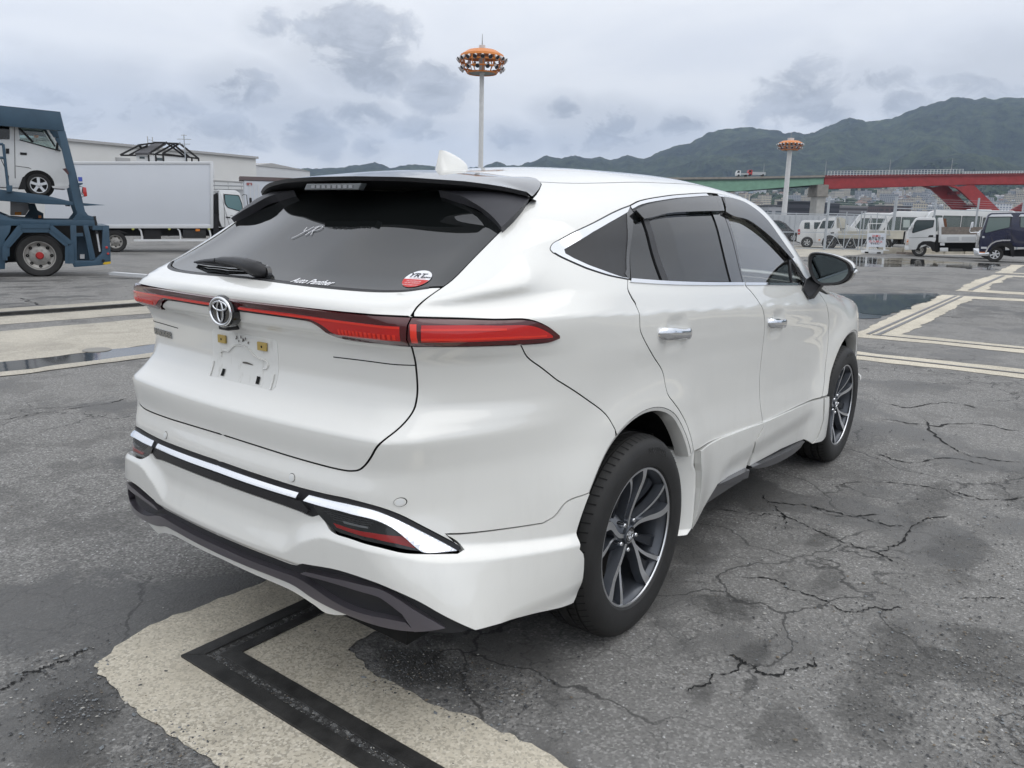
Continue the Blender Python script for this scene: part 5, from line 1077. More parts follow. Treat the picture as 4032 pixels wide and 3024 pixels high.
def hills():
    az = np.arange(-20, 66, .06); D = np.r_[np.linspace(1000, 2250, 14)[:-1], np.linspace(2250, RD, 92), RD+np.array([60, 200, 600, 1500, 2500])]
    A, DD = np.meshgrid(az, D, indexing='ij'); z = terrain_z(A, DD); z[:, 0] = -4
    V = np.stack([CAMPOS[0]+DD*np.cos(np.radians(A)), CAMPOS[1]+DD*np.sin(np.radians(A)), z], -1); a, c = A.shape; idx = np.arange(a*c).reshape(a, c)
    F = np.stack([idx[:-1, :-1], idx[:-1, 1:], idx[1:, 1:], idx[1:, :-1]], -1).reshape(-1, 4)
    m = bpy.data.materials.new('forest_hillside'); m.use_nodes = True; nt, b, L = nodes_of(m); tc = nt.nodes.new('ShaderNodeTexCoord')
    n = nt.nodes.new('ShaderNodeTexNoise'); n.inputs['Scale'].default_value = .022; n.inputs['Detail'].default_value = 10; n.inputs['Roughness'].default_value = .7; L(tc.outputs['Object'], n.inputs['Vector'])
    r = nt.nodes.new('ShaderNodeValToRGB'); r.color_ramp.elements[0].position = .36; r.color_ramp.elements[0].color = (.004, .010, .011, 1); r.color_ramp.elements[1].position = .66; r.color_ramp.elements[1].color = (.058, .078, .046, 1); L(n.outputs['Fac'], r.inputs[0])
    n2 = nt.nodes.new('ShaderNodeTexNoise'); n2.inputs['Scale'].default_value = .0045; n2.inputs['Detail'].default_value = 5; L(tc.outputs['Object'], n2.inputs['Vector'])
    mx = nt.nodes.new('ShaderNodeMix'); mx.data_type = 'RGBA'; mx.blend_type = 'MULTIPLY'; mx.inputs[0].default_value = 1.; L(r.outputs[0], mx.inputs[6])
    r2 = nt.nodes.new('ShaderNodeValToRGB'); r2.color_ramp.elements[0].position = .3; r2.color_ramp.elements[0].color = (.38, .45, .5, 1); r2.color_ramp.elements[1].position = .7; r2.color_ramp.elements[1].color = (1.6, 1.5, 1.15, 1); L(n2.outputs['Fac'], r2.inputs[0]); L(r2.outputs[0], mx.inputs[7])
    L(mx.outputs[2], b.inputs['Base Color']); b.inputs['Roughness'].default_value = .95; b.inputs['Specular IOR Level'].default_value = .1
    bp = nt.nodes.new('ShaderNodeBump'); bp.inputs['Strength'].default_value = 1.; bp.inputs['Distance'].default_value = 14.; L(n.outputs['Fac'], bp.inputs['Height']); L(bp.outputs[0], b.inputs['Normal'])
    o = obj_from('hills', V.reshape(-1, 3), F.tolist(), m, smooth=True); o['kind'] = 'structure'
hills()
# ---------------------------------------------------------------- hillside town
def azD(az, D): return CAMPOS[0]+D*math.cos(math.radians(az)), CAMPOS[1]+D*math.sin(math.radians(az))
def win_mat(name, wall, glass, sx, sz, fx=.62, fz=.55):
    """far facade: rows of windows too small to pick apart"""
    m = bpy.data.materials.new(name); m.use_nodes = True; nt, b, L = nodes_of(m); tc = nt.nodes.new('ShaderNodeTexCoord'); s = nt.nodes.new('ShaderNodeSeparateXYZ'); L(tc.outputs['Object'], s.inputs[0])
    def M(op, a, c=None, cl=False):
        n = nt.nodes.new('ShaderNodeMath'); n.operation = op
        for i, q in enumerate((a, c)):
            if q is None: continue
            if hasattr(q, 'is_output'): L(q, n.inputs[i])
            else: n.inputs[i].default_value = q
        return n.outputs[0]
    h = M('ADD', s.outputs[0], s.outputs[1]); a = M('LESS_THAN', M('FRACT', M('MULTIPLY', h, 1/sx)), fx); c = M('LESS_THAN', M('FRACT', M('MULTIPLY', s.outputs[2], 1/sz)), fz)
    g_ = nt.nodes.new('ShaderNodeNewGeometry'); sn = nt.nodes.new('ShaderNodeSeparateXYZ'); L(g_.outputs['Normal'], sn.inputs[0]); vert = M('LESS_THAN', M('ABSOLUTE', sn.outputs[2]), .5)
    mx = nt.nodes.new('ShaderNodeMix'); mx.data_type = 'RGBA'; mx.inputs[6].default_value = (*wall, 1); mx.inputs[7].default_value = (*glass, 1); L(M('MULTIPLY', M('MULTIPLY', a, c), vert), mx.inputs[0]); L(mx.outputs[2], b.inputs['Base Color']); b.inputs['Roughness'].default_value = .7
    return m
WALLS = [win_mat('far_wall_%s' % n_, c, g_, sx, sz) for n_, c, g_, sx, sz in (('white', (.78,.77,.75), (.24,.26,.30), 3.2, 3.1), ('cream', (.52,.47,.38), (.14,.15,.17), 2.8, 3.), ('grey', (.36,.37,.39), (.11,.13,.15), 3.6, 3.2), ('tan', (.42,.33,.25), (.12,.13,.14), 3., 3.), ('brown', (.17,.12,.10), (.10,.10,.11), 3., 3.1), ('pale', (.68,.69,.71), (.2,.22,.25), 3.5, 3.))]
ROOFS = [mat('far_roof_%d' % i, c, .85) for i, c in enumerate(((.16,.165,.18),(.24,.24,.25),(.34,.33,.32),(.10,.105,.115),(.20,.13,.10),(.13,.17,.20)))]
def house_mesh(kind, wi, ri, rs):
    b = MB()
    if kind == 'house':
        w, l, h = rs.uniform(7, 10), rs.uniform(8, 13), rs.uniform(5, 6.5); b.box((0, 0, h/2-3), (l, w, h+6), mi=0)
        e = .5; b.add([(-l/2-e,-w/2-e,h),(l/2+e,-w/2-e,h),(l/2+e,w/2+e,h),(-l/2-e,w/2+e,h),(-l/2+.5,0,h+2.6),(l/2-.5,0,h+2.6)], [(0,1,5,4),(2,3,4,5),(0,4,3),(1,2,5),(3,2,1,0)], 1)
    else:
        w, l, h = rs.uniform(10, 15), rs.uniform(14, 34), rs.uniform(9, 27); b.box((0, 0, h/2-4), (l, w, h+8), mi=0); b.box((0, 0, h+.25), (l+.5, w+.5, .5), mi=1)
        b.box((rs.uniform(-l*.3, l*.3), 0, h+1.8), (4, 4, 2.8), mi=0)
    return b
rs = np.random.default_rng(21); PROT = {'house': [], 'flats': []}
def town():
    cand = []
    for az in np.arange(4.5, 30, .001*60):
        pass
    N_ = 2400; az = np.r_[rs.uniform(3, 28, N_*3//4), rs.uniform(28, 56, N_//4)]; D = 1080+1260*rs.random(N_)**.85
    green = vnoise(az*.55, D/330, 31, 3)
    keep = (green < .17) & ~((D > 2050) & (green > -.05)); az, D = az[keep], D[keep]; N2 = len(az)
    flats = rs.random(N2) < np.where(D < 1500, .45, .2)
    size = np.where(flats, 20., 7.)/D; order = np.argsort(-size*((az < 21) & (az > 4.8)))
    stuff = {}
    for n_, i in enumerate(order):
        x, y = azD(az[i], D[i]); z = float(terrain_z(np.array([az[i]]), np.array([D[i]]))[0]); kind = 'flats' if flats[i] else 'house'; rz = rs.uniform(0, 3.14) if kind == 'house' else math.radians(-50)+rs.normal()*.4
        if len(PROT[kind]) < 12:
            wi, ri = rs.choice(6, p=[.34,.2,.16,.1,.04,.16]), rs.choice(6); b = house_mesh(kind, wi, ri, rs); o = b.build('house' if kind == 'house' else 'apartment_block', [WALLS[wi], ROOFS[ri]]); PROT[kind].append(o)
        else:
            if n_ < 300: o = PROT[kind][rs.integers(12)].copy(); COL.objects.link(o)
            else: o = None
        if o is not None:
            o.location = (x, y, z); o.rotation_euler = (0, 0, rz); o.scale = (1, 1, rs.uniform(.85, 1.2))
            if kind == 'house': tag(o, 'small pitched roof house among the crowded homes on the far hillside', 'house', 'houses on the far hillside')
            else: tag(o, 'flat roofed apartment block among the crowded homes on the far hillside', 'building', 'apartment blocks on the far hillside')
        else:
            src = PROT[kind][rs.integers(12)]; stuff.setdefault(src.name, [src, []])[1].append((x, y, z, rz))
    V, F, MI, mats_ = [], [], [], []; nb = 0
    for src, L_ in stuff.values():
        v = np.array([q.co[:] for q in src.data.vertices]); f = [tuple(p.vertices) for p in src.data.polygons]; mi = [p.material_index for p in src.data.polygons]; k0 = len(mats_); mats_ += list(src.data.materials)
        for x, y, z, a in L_:
            c, s = math.cos(a), math.sin(a); V.append(np.c_[v[:, 0]*c-v[:, 1]*s+x, v[:, 0]*s+v[:, 1]*c+y, v[:, 2]+z]); F += [tuple(q+nb for q in p) for p in f]; MI += [k0+q for q in mi]; nb += len(v)
    me = bpy.data.meshes.new('hillside_town'); me.from_pydata(np.vstack(V).tolist(), [], F)
    for q in mats_: me.materials.append(q)
    me.polygons.foreach_set('material_index', MI); o = bpy.data.objects.new('hillside_town', me); COL.objects.link(o); o['kind'] = 'stuff'
town()
# clumps of trees between the houses: one mass
def grove():
    rs = np.random.default_rng(44); V, F = [], []; nb = 0
    ico = bmesh.new(); bmesh.ops.create_icosphere(ico, subdivisions=1, radius=1.); iv = np.array([v.co[:] for v in ico.verts]); fi = [tuple(v.index for v in f.verts) for f in ico.faces]; ico.free()
    az = rs.uniform(3, 50, 6000); D = 1300+1500*rs.random(6000)**.8; gr = vnoise(az*.55, D/330, 31, 3); k = (gr > .10) | (D > 2250); az, D = az[k][:2600], D[k][:2600]
    zz = terrain_z(az, D)
    for a, d, z in zip(az, D, zz):
        x, y = azD(a, d); r = rs.uniform(4, 9); v = iv*(1+.35*rs.normal(size=(len(iv), 1)))*r*np.array([1.1, 1.1, .9])+np.array([x, y, z+r*.5]); V.append(v); F += [tuple(q+nb for q in p) for p in fi]; nb += len(iv)
    o = obj_from('hillside_grove', np.vstack(V), F, mat('grove_green', (.035, .055, .022), .95, noise=.5, nscale=.06)); o['kind'] = 'stuff'
grove()
def pxpt(u, v, d):
    """point at image-plane depth d seen at full-resolution pixel (u, v) of the survey photograph"""
    q = np.array([(u-2016)/3101.7167, (v-1512)/3101.7167, 1.])*d; p = CAMPOS+q[0]*_r+q[1]*_d+q[2]*_f; return p
def z6(x, y): return 2900+.5118*x, 350+.5118*y
def far_block(x0, x1, ytop, d, depth, wall, roof, label, name='building', ybase=None):
    a, c = pxpt(*z6(x0, ytop), d), pxpt(*z6(x1, ytop), d); w = float(np.linalg.norm(a[:2]-c[:2])); m = (a+c)/2; h = m[2]+3.
    t = thing(name, label, 'building', (float(m[0]), float(m[1]), -3.), RZ0)
    b = MB(); b.box((0, depth/2, h/2), (w, depth, h)); b.build('wall', wall, t); b = MB(); b.box((0, depth/2, h+.3), (w+.6, depth+.6, .6)); b.build('roof', roof, t); return t, w, h
DKB = win_mat('dark_office', (.045,.048,.06), (.02,.023,.03), 200., 3.3, 1.0, .45)
far_block(407, 583, 870, 420, 20, DKB, ROOFS[3], 'wide dark office block with striped floors behind the fence near the second light mast')
far_block(722, 796, 882, 520, 18, DKB, ROOFS[3], 'small dark office block to the right of the bridge pier')
far_block(1112, 1345, 905, 620, 25, win_mat('brown_block', (.10,.075,.075), (.05,.045,.05), 4., 3.4), ROOFS[3], 'long brown block above the roofs of the parked minibuses')
far_block(800, 1010, 905, 560, 14, win_mat('deck_block', (.20,.20,.21), (.06,.06,.065), 300., 3.2, 1., .5), ROOFS[2], 'open grey parking deck with dark level stripes behind the fence')
far_block(1985, 2125, 885, 900, 20, win_mat('white_block', (.60,.61,.63), (.22,.25,.3), 3.5, 3.), ROOFS[2], 'white apartment slab with rows of windows below the red bridge at the right')
far_block(940, 1215, 770, 2050, 40, win_mat('beige_block', (.56,.50,.38), (.25,.24,.22), 5., 3.6), ROOFS[2], 'long beige institution on the wooded slope just under the red bridge')
far_block(255, 352, 905, 300, 15, WALLS[2], ROOFS[3], 'low grey block left of the second light mast')
# ---------------------------------------------------------------- light masts
MASTW = mat('mast_white_paint', (.62, .62, .61), .5, noise=.08, nscale=1.5); ORANGE = mat('orange_paint', (.62, .20, .03), .45); LAMPB = mat('floodlight_body', (.55, .56, .57), .4); LAMPG = mat('floodlight_glass', (.03, .03, .035), .1)
def mast(u0, vtop_pole, vdisk_top, vdisk_bot, halfpx, vdisk_mid, d, label, vbase=None, lean=0.):
    P = pxpt(u0, vdisk_mid, d); px = d/3101.7; base = float(gz(P[0], P[1])); t = thing('light_mast', label, 'light mast', (float(P[0]), float(P[1]), base), RZ0, 'high mast floodlight towers')
    H = P[2]-base; R = halfpx*px; zt = H+(vdisk_mid-vdisk_top)*px*1.02; zb = H-(vdisk_bot-vdisk_mid)*px; pr = 11*px*.86
    b = MB(); b.lathe([(pr*1.12, -.3), (pr*1.05, H*.3), (pr*.95, H*.8), (pr*.93, zb-.2), (pr*1.2, zb)], (0, 0, 0), 'z', 24); b.build('pole', MASTW, t, smooth=40)
    b = MB(); b.lathe([(pr*1.25, zb), (pr*1.3, H+(vdisk_mid-vtop_pole)*px), (.01, H+(vdisk_mid-vtop_pole)*px)], (0, 0, 0), 'z', 24); b.build('mast_head', MASTW, t, smooth=40)
    b = MB(); b.lathe([(pr*1.3, zt+.1), (R*.62, zt), (R*.92, zt-(zt-zb)*.20), (R*.95, zt-(zt-zb)*.30), (R*.90, zt-(zt-zb)*.30), (R*.6, zt-(zt-zb)*.10), (pr*1.3, zt-.1)], (0, 0, 0), 'z', 40); b.build('canopy', ORANGE, t, smooth=40)
    for rr, zz in ((R*.93, zt-(zt-zb)*.48), (R*.82, zt-(zt-zb)*.76), (R*.62, zb)):
        b = MB(); b.tube([(rr*math.cos(a), rr*math.sin(a), zz) for a in np.linspace(0, 2*math.pi, 32, endpoint=False)], .09*R/4.2*1.6, 6, close=True); b.build('ring', ORANGE, t, smooth=60)
    b = MB(); b.lathe([(pr*1.25, zb), (R*.63, zb), (R*.63, zb+.12), (pr*1.25, zb+.12)], (0, 0, 0), 'z', 32); b.build('walkway', mat('walkway_grey', (.30, .32, .30), .7), t, smooth=40)
    for k in range(12):
        a = 2*math.pi*k/12+.1; ca, sa = math.cos(a), math.sin(a); b = MB(); b.tube([(R*.62*ca, R*.62*sa, zb), (R*.84*ca, R*.84*sa, zt-(zt-zb)*.74), (R*.94*ca, R*.94*sa, zt-(zt-zb)*.46), (R*.90*ca, R*.90*sa, zt-(zt-zb)*.24)], .10*R/4.2, 6); b.build('strut', ORANGE, t)
        b = MB(); b.beam((pr*ca, pr*sa, zb+.1), (R*.62*ca, R*.62*sa, zb+.05), .12); b.build('spoke', ORANGE, t)
    for k in range(34):
        up = k < 20; a = 2*math.pi*(k/20. if up else (k-20)/14.)+.07; rr, zz = (R*1.0, zt-(zt-zb)*.40) if up else (R*.90, zt-(zt-zb)*.80); s_ = R/4.2*.38
        b = MB(); b.lathe([(.01, -s_*1.1), (s_*.6, -s_*1.0), (s_*.75, s_*.2), (s_*1.05, s_*.9)], (0, 0, 0), 'x', 10); b.mi = [0]*len(b.f); f = len(b.f); b.lathe([(.01, s_*.82), (s_*1.0, s_*.82)], (0, 0, 0), 'x', 10, mi=1)
        o = b.build('floodlight', [LAMPB, LAMPG], t, smooth=40); o.location = (rr*math.cos(a), rr*math.sin(a), zz); o.rotation_euler = (0, math.radians(35), a)
    b = MB(); b.tube([(0, 0, H+(vdisk_mid-vtop_pole)*px), (0, 0, H+(vdisk_mid-vtop_pole)*px+43*px*halfpx/93)], [.12, .04], 6); b.build('lightning_rod', mat('rod_grey', (.3, .3, .3), .4, metal=.8), t)
mast(1898, 183, 204, 286, 92, 247, 140, 'taller white floodlight mast with an orange ring of lamps rising behind the car roof')
mast(3112, 545, 556, 590, 48, 571, 262, 'distant white floodlight mast with an orange ring of lamps beside the green bridge')
# ---------------------------------------------------------------- bridge
REDP = mat('red_bridge_paint', (.33, .035, .035), .5, noise=.2, nscale=.4); REDD = mat('red_bridge_dark', (.20, .03, .03), .6, noise=.3, nscale=.5); GREENP = mat('green_bridge_paint', (.20, .36, .26), .55, noise=.15, nscale=.5); GREEND = mat('dark_bridge_underside', (.05, .08, .07), .7); PARA = mat('bridge_concrete', (.28, .26, .23), .85, noise=.2, nscale=.6); RAILW = mat('white_railing', (.72, .73, .74), .5)  # REDD is a darker tone of the red for flange, deck and leg braces
BD = 330.; BPX = .5118*BD/3101.7
bo = pxpt(*z6(650, 1040), BD); br = thing('road_bridge', 'elevated road bridge with a red steel span and a green steel span', 'bridge', (float(bo[0]), float(bo[1]), -.4), RZ0)
_ref = {}
def bl(x, y):   # z6 pixel -> local x, z of the bridge plane
    p = pxpt(*z6(x, y), BD); q = p[:2]-bo[:2]; return float(q @ RTV), float(p[2]+.4)
def slab(name, pts, y0, y1, m):
    b = MB(); b.prism([bl(*p) for p in pts], y0, y1, 'y'); return b.build(name, m, br)
slab('girder', [(650,683),(1500,672),(2900,655),(2900,735),(1780,737),(1560,745),(1300,752),(700,770),(650,757)], 0, .6, REDP)
slab('girder', [(650,683),(1500,672),(2900,655),(2900,735),(1780,737),(1560,745),(1300,752),(700,770),(650,757)], 9.5, 10.1, REDP)
slab('girder_flange', [(648,681),(1500,669),(2900,652),(2900,657),(1500,675),(648,687)], -.5, 10.6, REDD)
slab('girder', [(-900,712),(0,703),(646,685),(646,735),(0,788),(-900,800)], .2, .7, GREENP)
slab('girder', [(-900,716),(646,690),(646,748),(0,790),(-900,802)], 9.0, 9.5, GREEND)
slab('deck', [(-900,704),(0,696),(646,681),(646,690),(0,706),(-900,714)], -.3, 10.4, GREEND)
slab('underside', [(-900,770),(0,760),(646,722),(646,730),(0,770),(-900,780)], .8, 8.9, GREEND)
slab('parapet', [(-900,688),(0,680),(650,668),(650,683),(0,696),(-900,704)], -.4, -.1, PARA)
slab('parapet', [(-900,680),(0,672),(650,660),(650,672),(0,682),(-900,692)], 10.4, 10.7, PARA)
slab('deck', [(650,668),(2900,645),(2900,652),(650,681)], -.3, 10.4, REDD)
for y0 in (.2, 8.6):
    o_ = 0 if y0 < 1 else -118
    slab('inclined_leg', [(1560+o_,743),(1640+o_,744),(1672+o_,755),(1785+o_,738),(2175+o_,1075),(2030+o_,1075),(1850+o_,920),(1735+o_,820),(1670+o_,770),(1610+o_,750)], y0, y0+1.3, REDP)
    slab('inclined_leg', [(2600+o_,743),(2830+o_,738),(2330+o_,1075),(2190+o_,1075),(2300+o_,940)], y0, y0+1.3, REDP)
for x, y in ((1690, 800), (1830, 900)):
    c = bl(x, y); b = MB(); b.box((c[0], 4.8, c[1]), (1.6, 7.4, 1.2)); b.build('leg_brace', REDD, br)
c = bl(640, 900); w_ = 62*BPX
b = MB(); b.box((bl(641, 900)[0], 4.5, bl(641, 830)[1]/2), (w_, 7.5, bl(641, 830)[1])); b.build('pier', mat('pier_concrete', (.46, .45, .42), .8, noise=.15, nscale=.5), br)
b = MB(); b.box((bl(641, 785)[0], 5, bl(641, 785)[1]), (w_*1.35, 11, 90*BPX)); b.build('pier_cap', PARA, br, bevel=.2)
def railing(xa, xb, ya, yb, h, n, zoff=0):
    for k in range(n+1):
        t = k/n; x, z = bl(xa+(xb-xa)*t, ya+(yb-ya)*t); b = MB(); b.box((x, -.25, z+h/2), (.14, .14, h)); b.build('railing_post', RAILW, br)
    for f in (.97, .60, .25):
        p, q = bl(xa, ya), bl(xb, yb); b = MB(); b.beam((p[0], -.25, p[1]+h*f), (q[0], -.25, q[1]+h*f), .10); b.build('railing_bar', RAILW, br)
railing(670, 1690, 674, 660, 2.0, 42); railing(1690, 2300, 660, 652, 1.0, 30)
for x, y in ((240, 690), (722, 670), (1222, 660), (1703, 655)):
    p = bl(x, y); b = MB(); b.tube([(p[0], 10.3, p[1]-.5), (p[0], 10.3, p[1]+6), (p[0]-.4, 9.6, p[1]+6.6)], [.11, .07, .06], 6); b.build('bridge_lamp', mat('lamp_grey', (.4, .41, .42), .5), br)
def far_truck(x, y, l, col, label, bed=None):
    p = pxpt(*z6(x, y), BD+4); t = thing('truck', label, 'truck', (float(p[0]), float(p[1]), float(p[2])), RZ0, 'vehicles on the bridge')
    b = MB(); b.prism([(-l/2, .4), (-l/2, 1.5), (-l/2+.35, 2.5), (-l/2+1.8, 2.5), (-l/2+1.8, .4)], -1, 1, 'y'); b.build('cab', mat('far_cab_'+label[:5], col, .4), t)
    b = MB(); b.prism([(-l/2+.25, 1.5), (-l/2+.5, 2.3), (-l/2+1.3, 2.3), (-l/2+1.3, 1.5)], -1.03, 1.03, 'y'); b.build('window', PRIV, t)
    b = MB(); b.box((.9, 0, 1.1), (l-1.9, 2, .7 if bed is None else bed)); b.build('bed', mat('far_bed', (.45, .46, .47), .6), t)
    for xx in (-l/2+1., l/2-1.1):
        b = MB(); b.lathe([(.01, -1.02), (.45, -1.02), (.45, 1.02), (.01, 1.02)], (xx, 0, .45), 'y', 14); b.build('wheel', RUB, t)
far_truck(40, 676, 5.2, (.7, .7, .7), 'white cab truck driving on the green end of the bridge')
far_truck(150, 672, 7.5, (.45, .05, .05), 'red cab truck with a long pale bed on the bridge', 1.2)

# ---------------------------------------------------------------- damp air
def haze():
    x0, x1, y0, y1, z0, z1 = -1300., 8200., -3600., 7200., -6., 900.
    b = MB(); b.box(((x0+x1)/2, (y0+y1)/2, (z0+z1)/2), (x1-x0, y1-y0, z1-z0)); m = bpy.data.materials.new('haze_air'); m.use_nodes = True; nt = m.node_tree; nt.nodes.clear()
    o = nt.nodes.new('ShaderNodeOutputMaterial'); v = nt.nodes.new('ShaderNodeVolumePrincipled'); v.inputs['Color'].default_value = (.58, .74, 1.0, 1); v.inputs['Density'].default_value = HAZE; v.inputs['Anisotropy'].default_value = .3
    nt.links.new(v.outputs[0], o.inputs['Volume']); h = b.build('haze', m); h['kind'] = 'stuff'
HAZE = 9e-5
haze()
# ---------------------------------------------------------------- vehicles in the yard
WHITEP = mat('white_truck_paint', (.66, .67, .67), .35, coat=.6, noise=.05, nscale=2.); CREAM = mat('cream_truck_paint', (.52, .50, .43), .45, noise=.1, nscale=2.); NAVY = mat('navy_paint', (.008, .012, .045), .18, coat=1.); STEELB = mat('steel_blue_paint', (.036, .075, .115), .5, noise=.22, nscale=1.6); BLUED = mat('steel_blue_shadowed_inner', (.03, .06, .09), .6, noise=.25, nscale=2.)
BOXW = mat('box_panel_white', (.56, .585, .625), .45, noise=.03, nscale=.8); ALU = mat('aluminium_trim', (.60, .61, .62), .4, metal=.3); CHAS = mat('chassis_black', (.012, .012, .013), .7); TGLASS = mat('truck_window', (.035, .055, .06), .04, spec=.8); STEELW = mat('steel_wheel', (.34, .33, .31), .5, metal=.5, noise=.25, nscale=6); ALLOYW = mat('bright_alloy', (.62, .63, .64), .3, metal=.8); REDL = mat('red_lens', (.42, .015, .012), .2, coat=1.); AMBER = mat('amber_lens', (.60, .18, .02), .25, coat=.6); WOOD = mat('weathered_plank', (.235, .20, .175), .85, noise=.3, nscale=5); GALV = mat('galvanised_steel', (.42, .45, .48), .5, metal=.4, noise=.1, nscale=3); RUST = mat('rusty_brown', (.16, .07, .04), .8)
BUSG = glassmat('bus_window', (.30, .36, .34), mixf=.06); VANG = glassmat('van_window', (.72, .78, .76), mixf=.03)
def gen_wheel(parent, x, y, R, w, style, rim_frac=.62, side=-1):
    t = bpy.data.objects.new('wheel', None); COL.objects.link(t); t.parent = parent; t.location = (x, y, R)
    rr = R*rim_frac; o = side*w/2
    b = MB(); b.lathe([(rr, -w*.46), (rr*1.08, -w*.5), (R*.93, -w*.5), (R, -w*.36), (R, w*.36), (R*.93, w*.5), (rr*1.08, w*.5), (rr, w*.46)], (0, 0, 0), 'y', 40); b.build('tyre', RUB, t, smooth=35)
    s = side
    if style == 'steel':
        b = MB(); b.lathe([(rr*1.02, s*w*.47), (rr*.96, s*w*.46), (rr*.90, s*w*.25), (rr*.72, s*w*.16), (rr*.50, s*w*.30), (rr*.01, s*w*.30)], (0, 0, 0), 'y', 40); rim = b.build('rim', STEELW, t, smooth=35)
        for k in range(8):
            a = 2*math.pi*k/8; b = MB(); b.lathe([(.01, s*w*.245), (rr*.115, s*w*.24)], (rr*.76*math.cos(a), 0, rr*.76*math.sin(a)), 'y', 10); b.build('hand_hole', VOID, t)
            a += .39; b = MB(); b.lathe([(.001, s*w*.36), (rr*.045, s*w*.36), (rr*.045, s*w*.28)], (rr*.42*math.cos(a), 0, rr*.42*math.sin(a)), 'y', 8); b.build('wheel_nut', STEELW, t)
    else:
        b = MB(); b.lathe([(rr*1.02, s*w*.47), (rr*.95, s*w*.46), (rr*.88, s*w*.2), (rr*.85, -s*w*.2)], (0, 0, 0), 'y', 36); b.build('rim', ALLOYW, t, smooth=35)
        b = MB(); b.lathe([(rr*.9, s*w*.05), (.01, s*w*.05)], (0, 0, 0), 'y', 24); b.build('wheel_back', VOID, t)
        n = 5 if style == 'alloy' else 6
        for k in range(n):
            a = 2*math.pi*k/n+.3; ca, sa = math.cos(a), math.sin(a); b = MB(); p = []
            for r_, hw in ((rr*.12, .20), (rr*.5, .155), (rr*.95, .20)):
                p += [(r_*ca-hw*rr*sa, s*w*.44, r_*sa+hw*rr*ca), (r_*ca+hw*rr*sa, s*w*.44, r_*sa-hw*rr*ca)]
            b.add(p, [(0, 1, 3, 2), (2, 3, 5, 4)]); b.add([(q[0], q[1]-s*.03, q[2]) for q in p], [(0, 2, 3, 1), (2, 4, 5, 3)]); b.build('spoke', ALLOYW, t)
    b = MB(); b.lathe([(.001, s*w*.52), (rr*.20, s*w*.51), (rr*.26, s*w*.40), (rr*.27, s*w*.25)], (0, 0, 0), 'y', 20); return t, b
def wheel(parent, x, y, R, w, style, side=-1, frac=.62, capm=None):
    t, b = gen_wheel(parent, x, y, R, w, style, frac, side); b.build('hub', capm or STEELW, t, smooth=35); return t
def side_map(d, r, phi, crop, back=0.):
    """outline traced on the survey photograph -> metres on the vertical side plane of a vehicle standing at (d, r) and turned by phi"""
    B = np.array(W2(d, r)); a = RZ0+math.radians(phi); Xd = np.array([math.cos(a), math.sin(a)]); Yd = np.array([-Xd[1], Xd[0]]); z0 = float(gz(*B)); B = B+Yd*back; ox, oy, k = crop
    def f(pts):
        out = []
        for x, y in pts:
            w = ((ox+k*x-2016)/3101.7167)*_r+((oy+k*y-1512)/3101.7167)*_d+_f; t = ((B-CAMPOS[:2]) @ Yd)/(w[:2] @ Yd); P = CAMPOS+t*w; out.append((float((P[:2]-B) @ Xd), float(P[2]-z0)))
        return out
    return f
def skin(name, poly, y0, y1, m, parent, bevel=.0, smooth=None):
    b = MB(); b.prism(poly, y0, y1, 'y'); return b.build(name, m, parent, bevel=bevel, smooth=smooth or (40 if bevel else None))
def rounded(poly, r, n=3):
    """round the corners of a 2D outline"""
    out = []; N_ = len(poly)
    for i in range(N_):
        p, a, c = np.array(poly[i]), np.array(poly[i-1]), np.array(poly[(i+1) % N_]); da, dc = a-p, c-p; la, lc = np.linalg.norm(da), np.linalg.norm(dc); q = min(r, la*.45, lc*.45); A, C_ = p+da/la*q, p+dc/lc*q
        for k in range(n+1):
            t = k/n; out.append(tuple(A*(1-t)**2+2*p*t*(1-t)+C_*t*t))
    return out
# --- car carrier trailer and the van on it
CR1 = (0, 400, .434); s1 = .434*18.6/3101.7; P1 = side_map(18.6, -11.15, 31, CR1)
tr = place('car_carrier', 'steel blue car transporter trailer with a large single wheel and a leaning rear post', 'trailer', 18.6, -11.15, 31)
def both(name, pts, th, m, parent=None, ys=(0., 2.25), **k):
    for y in ys: skin(name, P1(pts), y, y+th, m, parent or tr, **k)
beam_ = [(-900,-90),(-300,0),(-40,33),(548,95),(590,268),(520,262),(-40,214),(-900,150)]
both('top_beam', beam_, .14, STEELB, bevel=.015)
skin('roof_plate', P1([(-900,-92),(-300,-2),(-40,31),(548,93),(548,99),(-300,6),(-900,-84)]), .0, 2.39, STEELB, tr)
both('rear_post', [(520,266),(592,266),(640,450),(692,650),(772,995),(800,1030),(850,1046),(852,1078),(655,1076),(702,1015),(672,930),(620,690)], .13, STEELB, bevel=.012)
both('side_rail', [(-900,1000),(-40,1000),(60,1042),(120,1068),(860,1076),(862,1130),(640,1126),(110,1126),(-40,1130),(-900,1130)], .14, STEELB, bevel=.012)
both('side_plate', [(-500,1130),(100,1122),(90,1185),(45,1252),(45,1520),(-500,1530)], .12, STEELB, bevel=.01)
for y in (-.05, 2.30):
    for off, th in ((0, 42), (38, 30)):
        path = [(45+off*.5,1440-off),(45+off*.5,1310+off*.2),(185+off*.3,1130+off),(455-off*.2,1130+off),(650-off,1290+off*.4),(650-off,1470)]
        q = P1(path)
        for a, c in zip(q[:-1], q[1:]):
            b = MB(); b.beam((a[0], y+.06, a[1]), (c[0], y+.06, c[1]), .10, th*s1*.8, up=(0, 1, 0)); b.build('mudguard_bar', STEELB, tr)
skin('end_post', P1([(636,1122),(692,1124),(700,1500),(672,1502),(648,1450)]), -.02, .12, STEELB, tr, bevel=.01)
skin('end_post', P1([(752,1124),(800,1124),(868,1430),(815,1440)]), -.02, .12, STEELB, tr, bevel=.01)
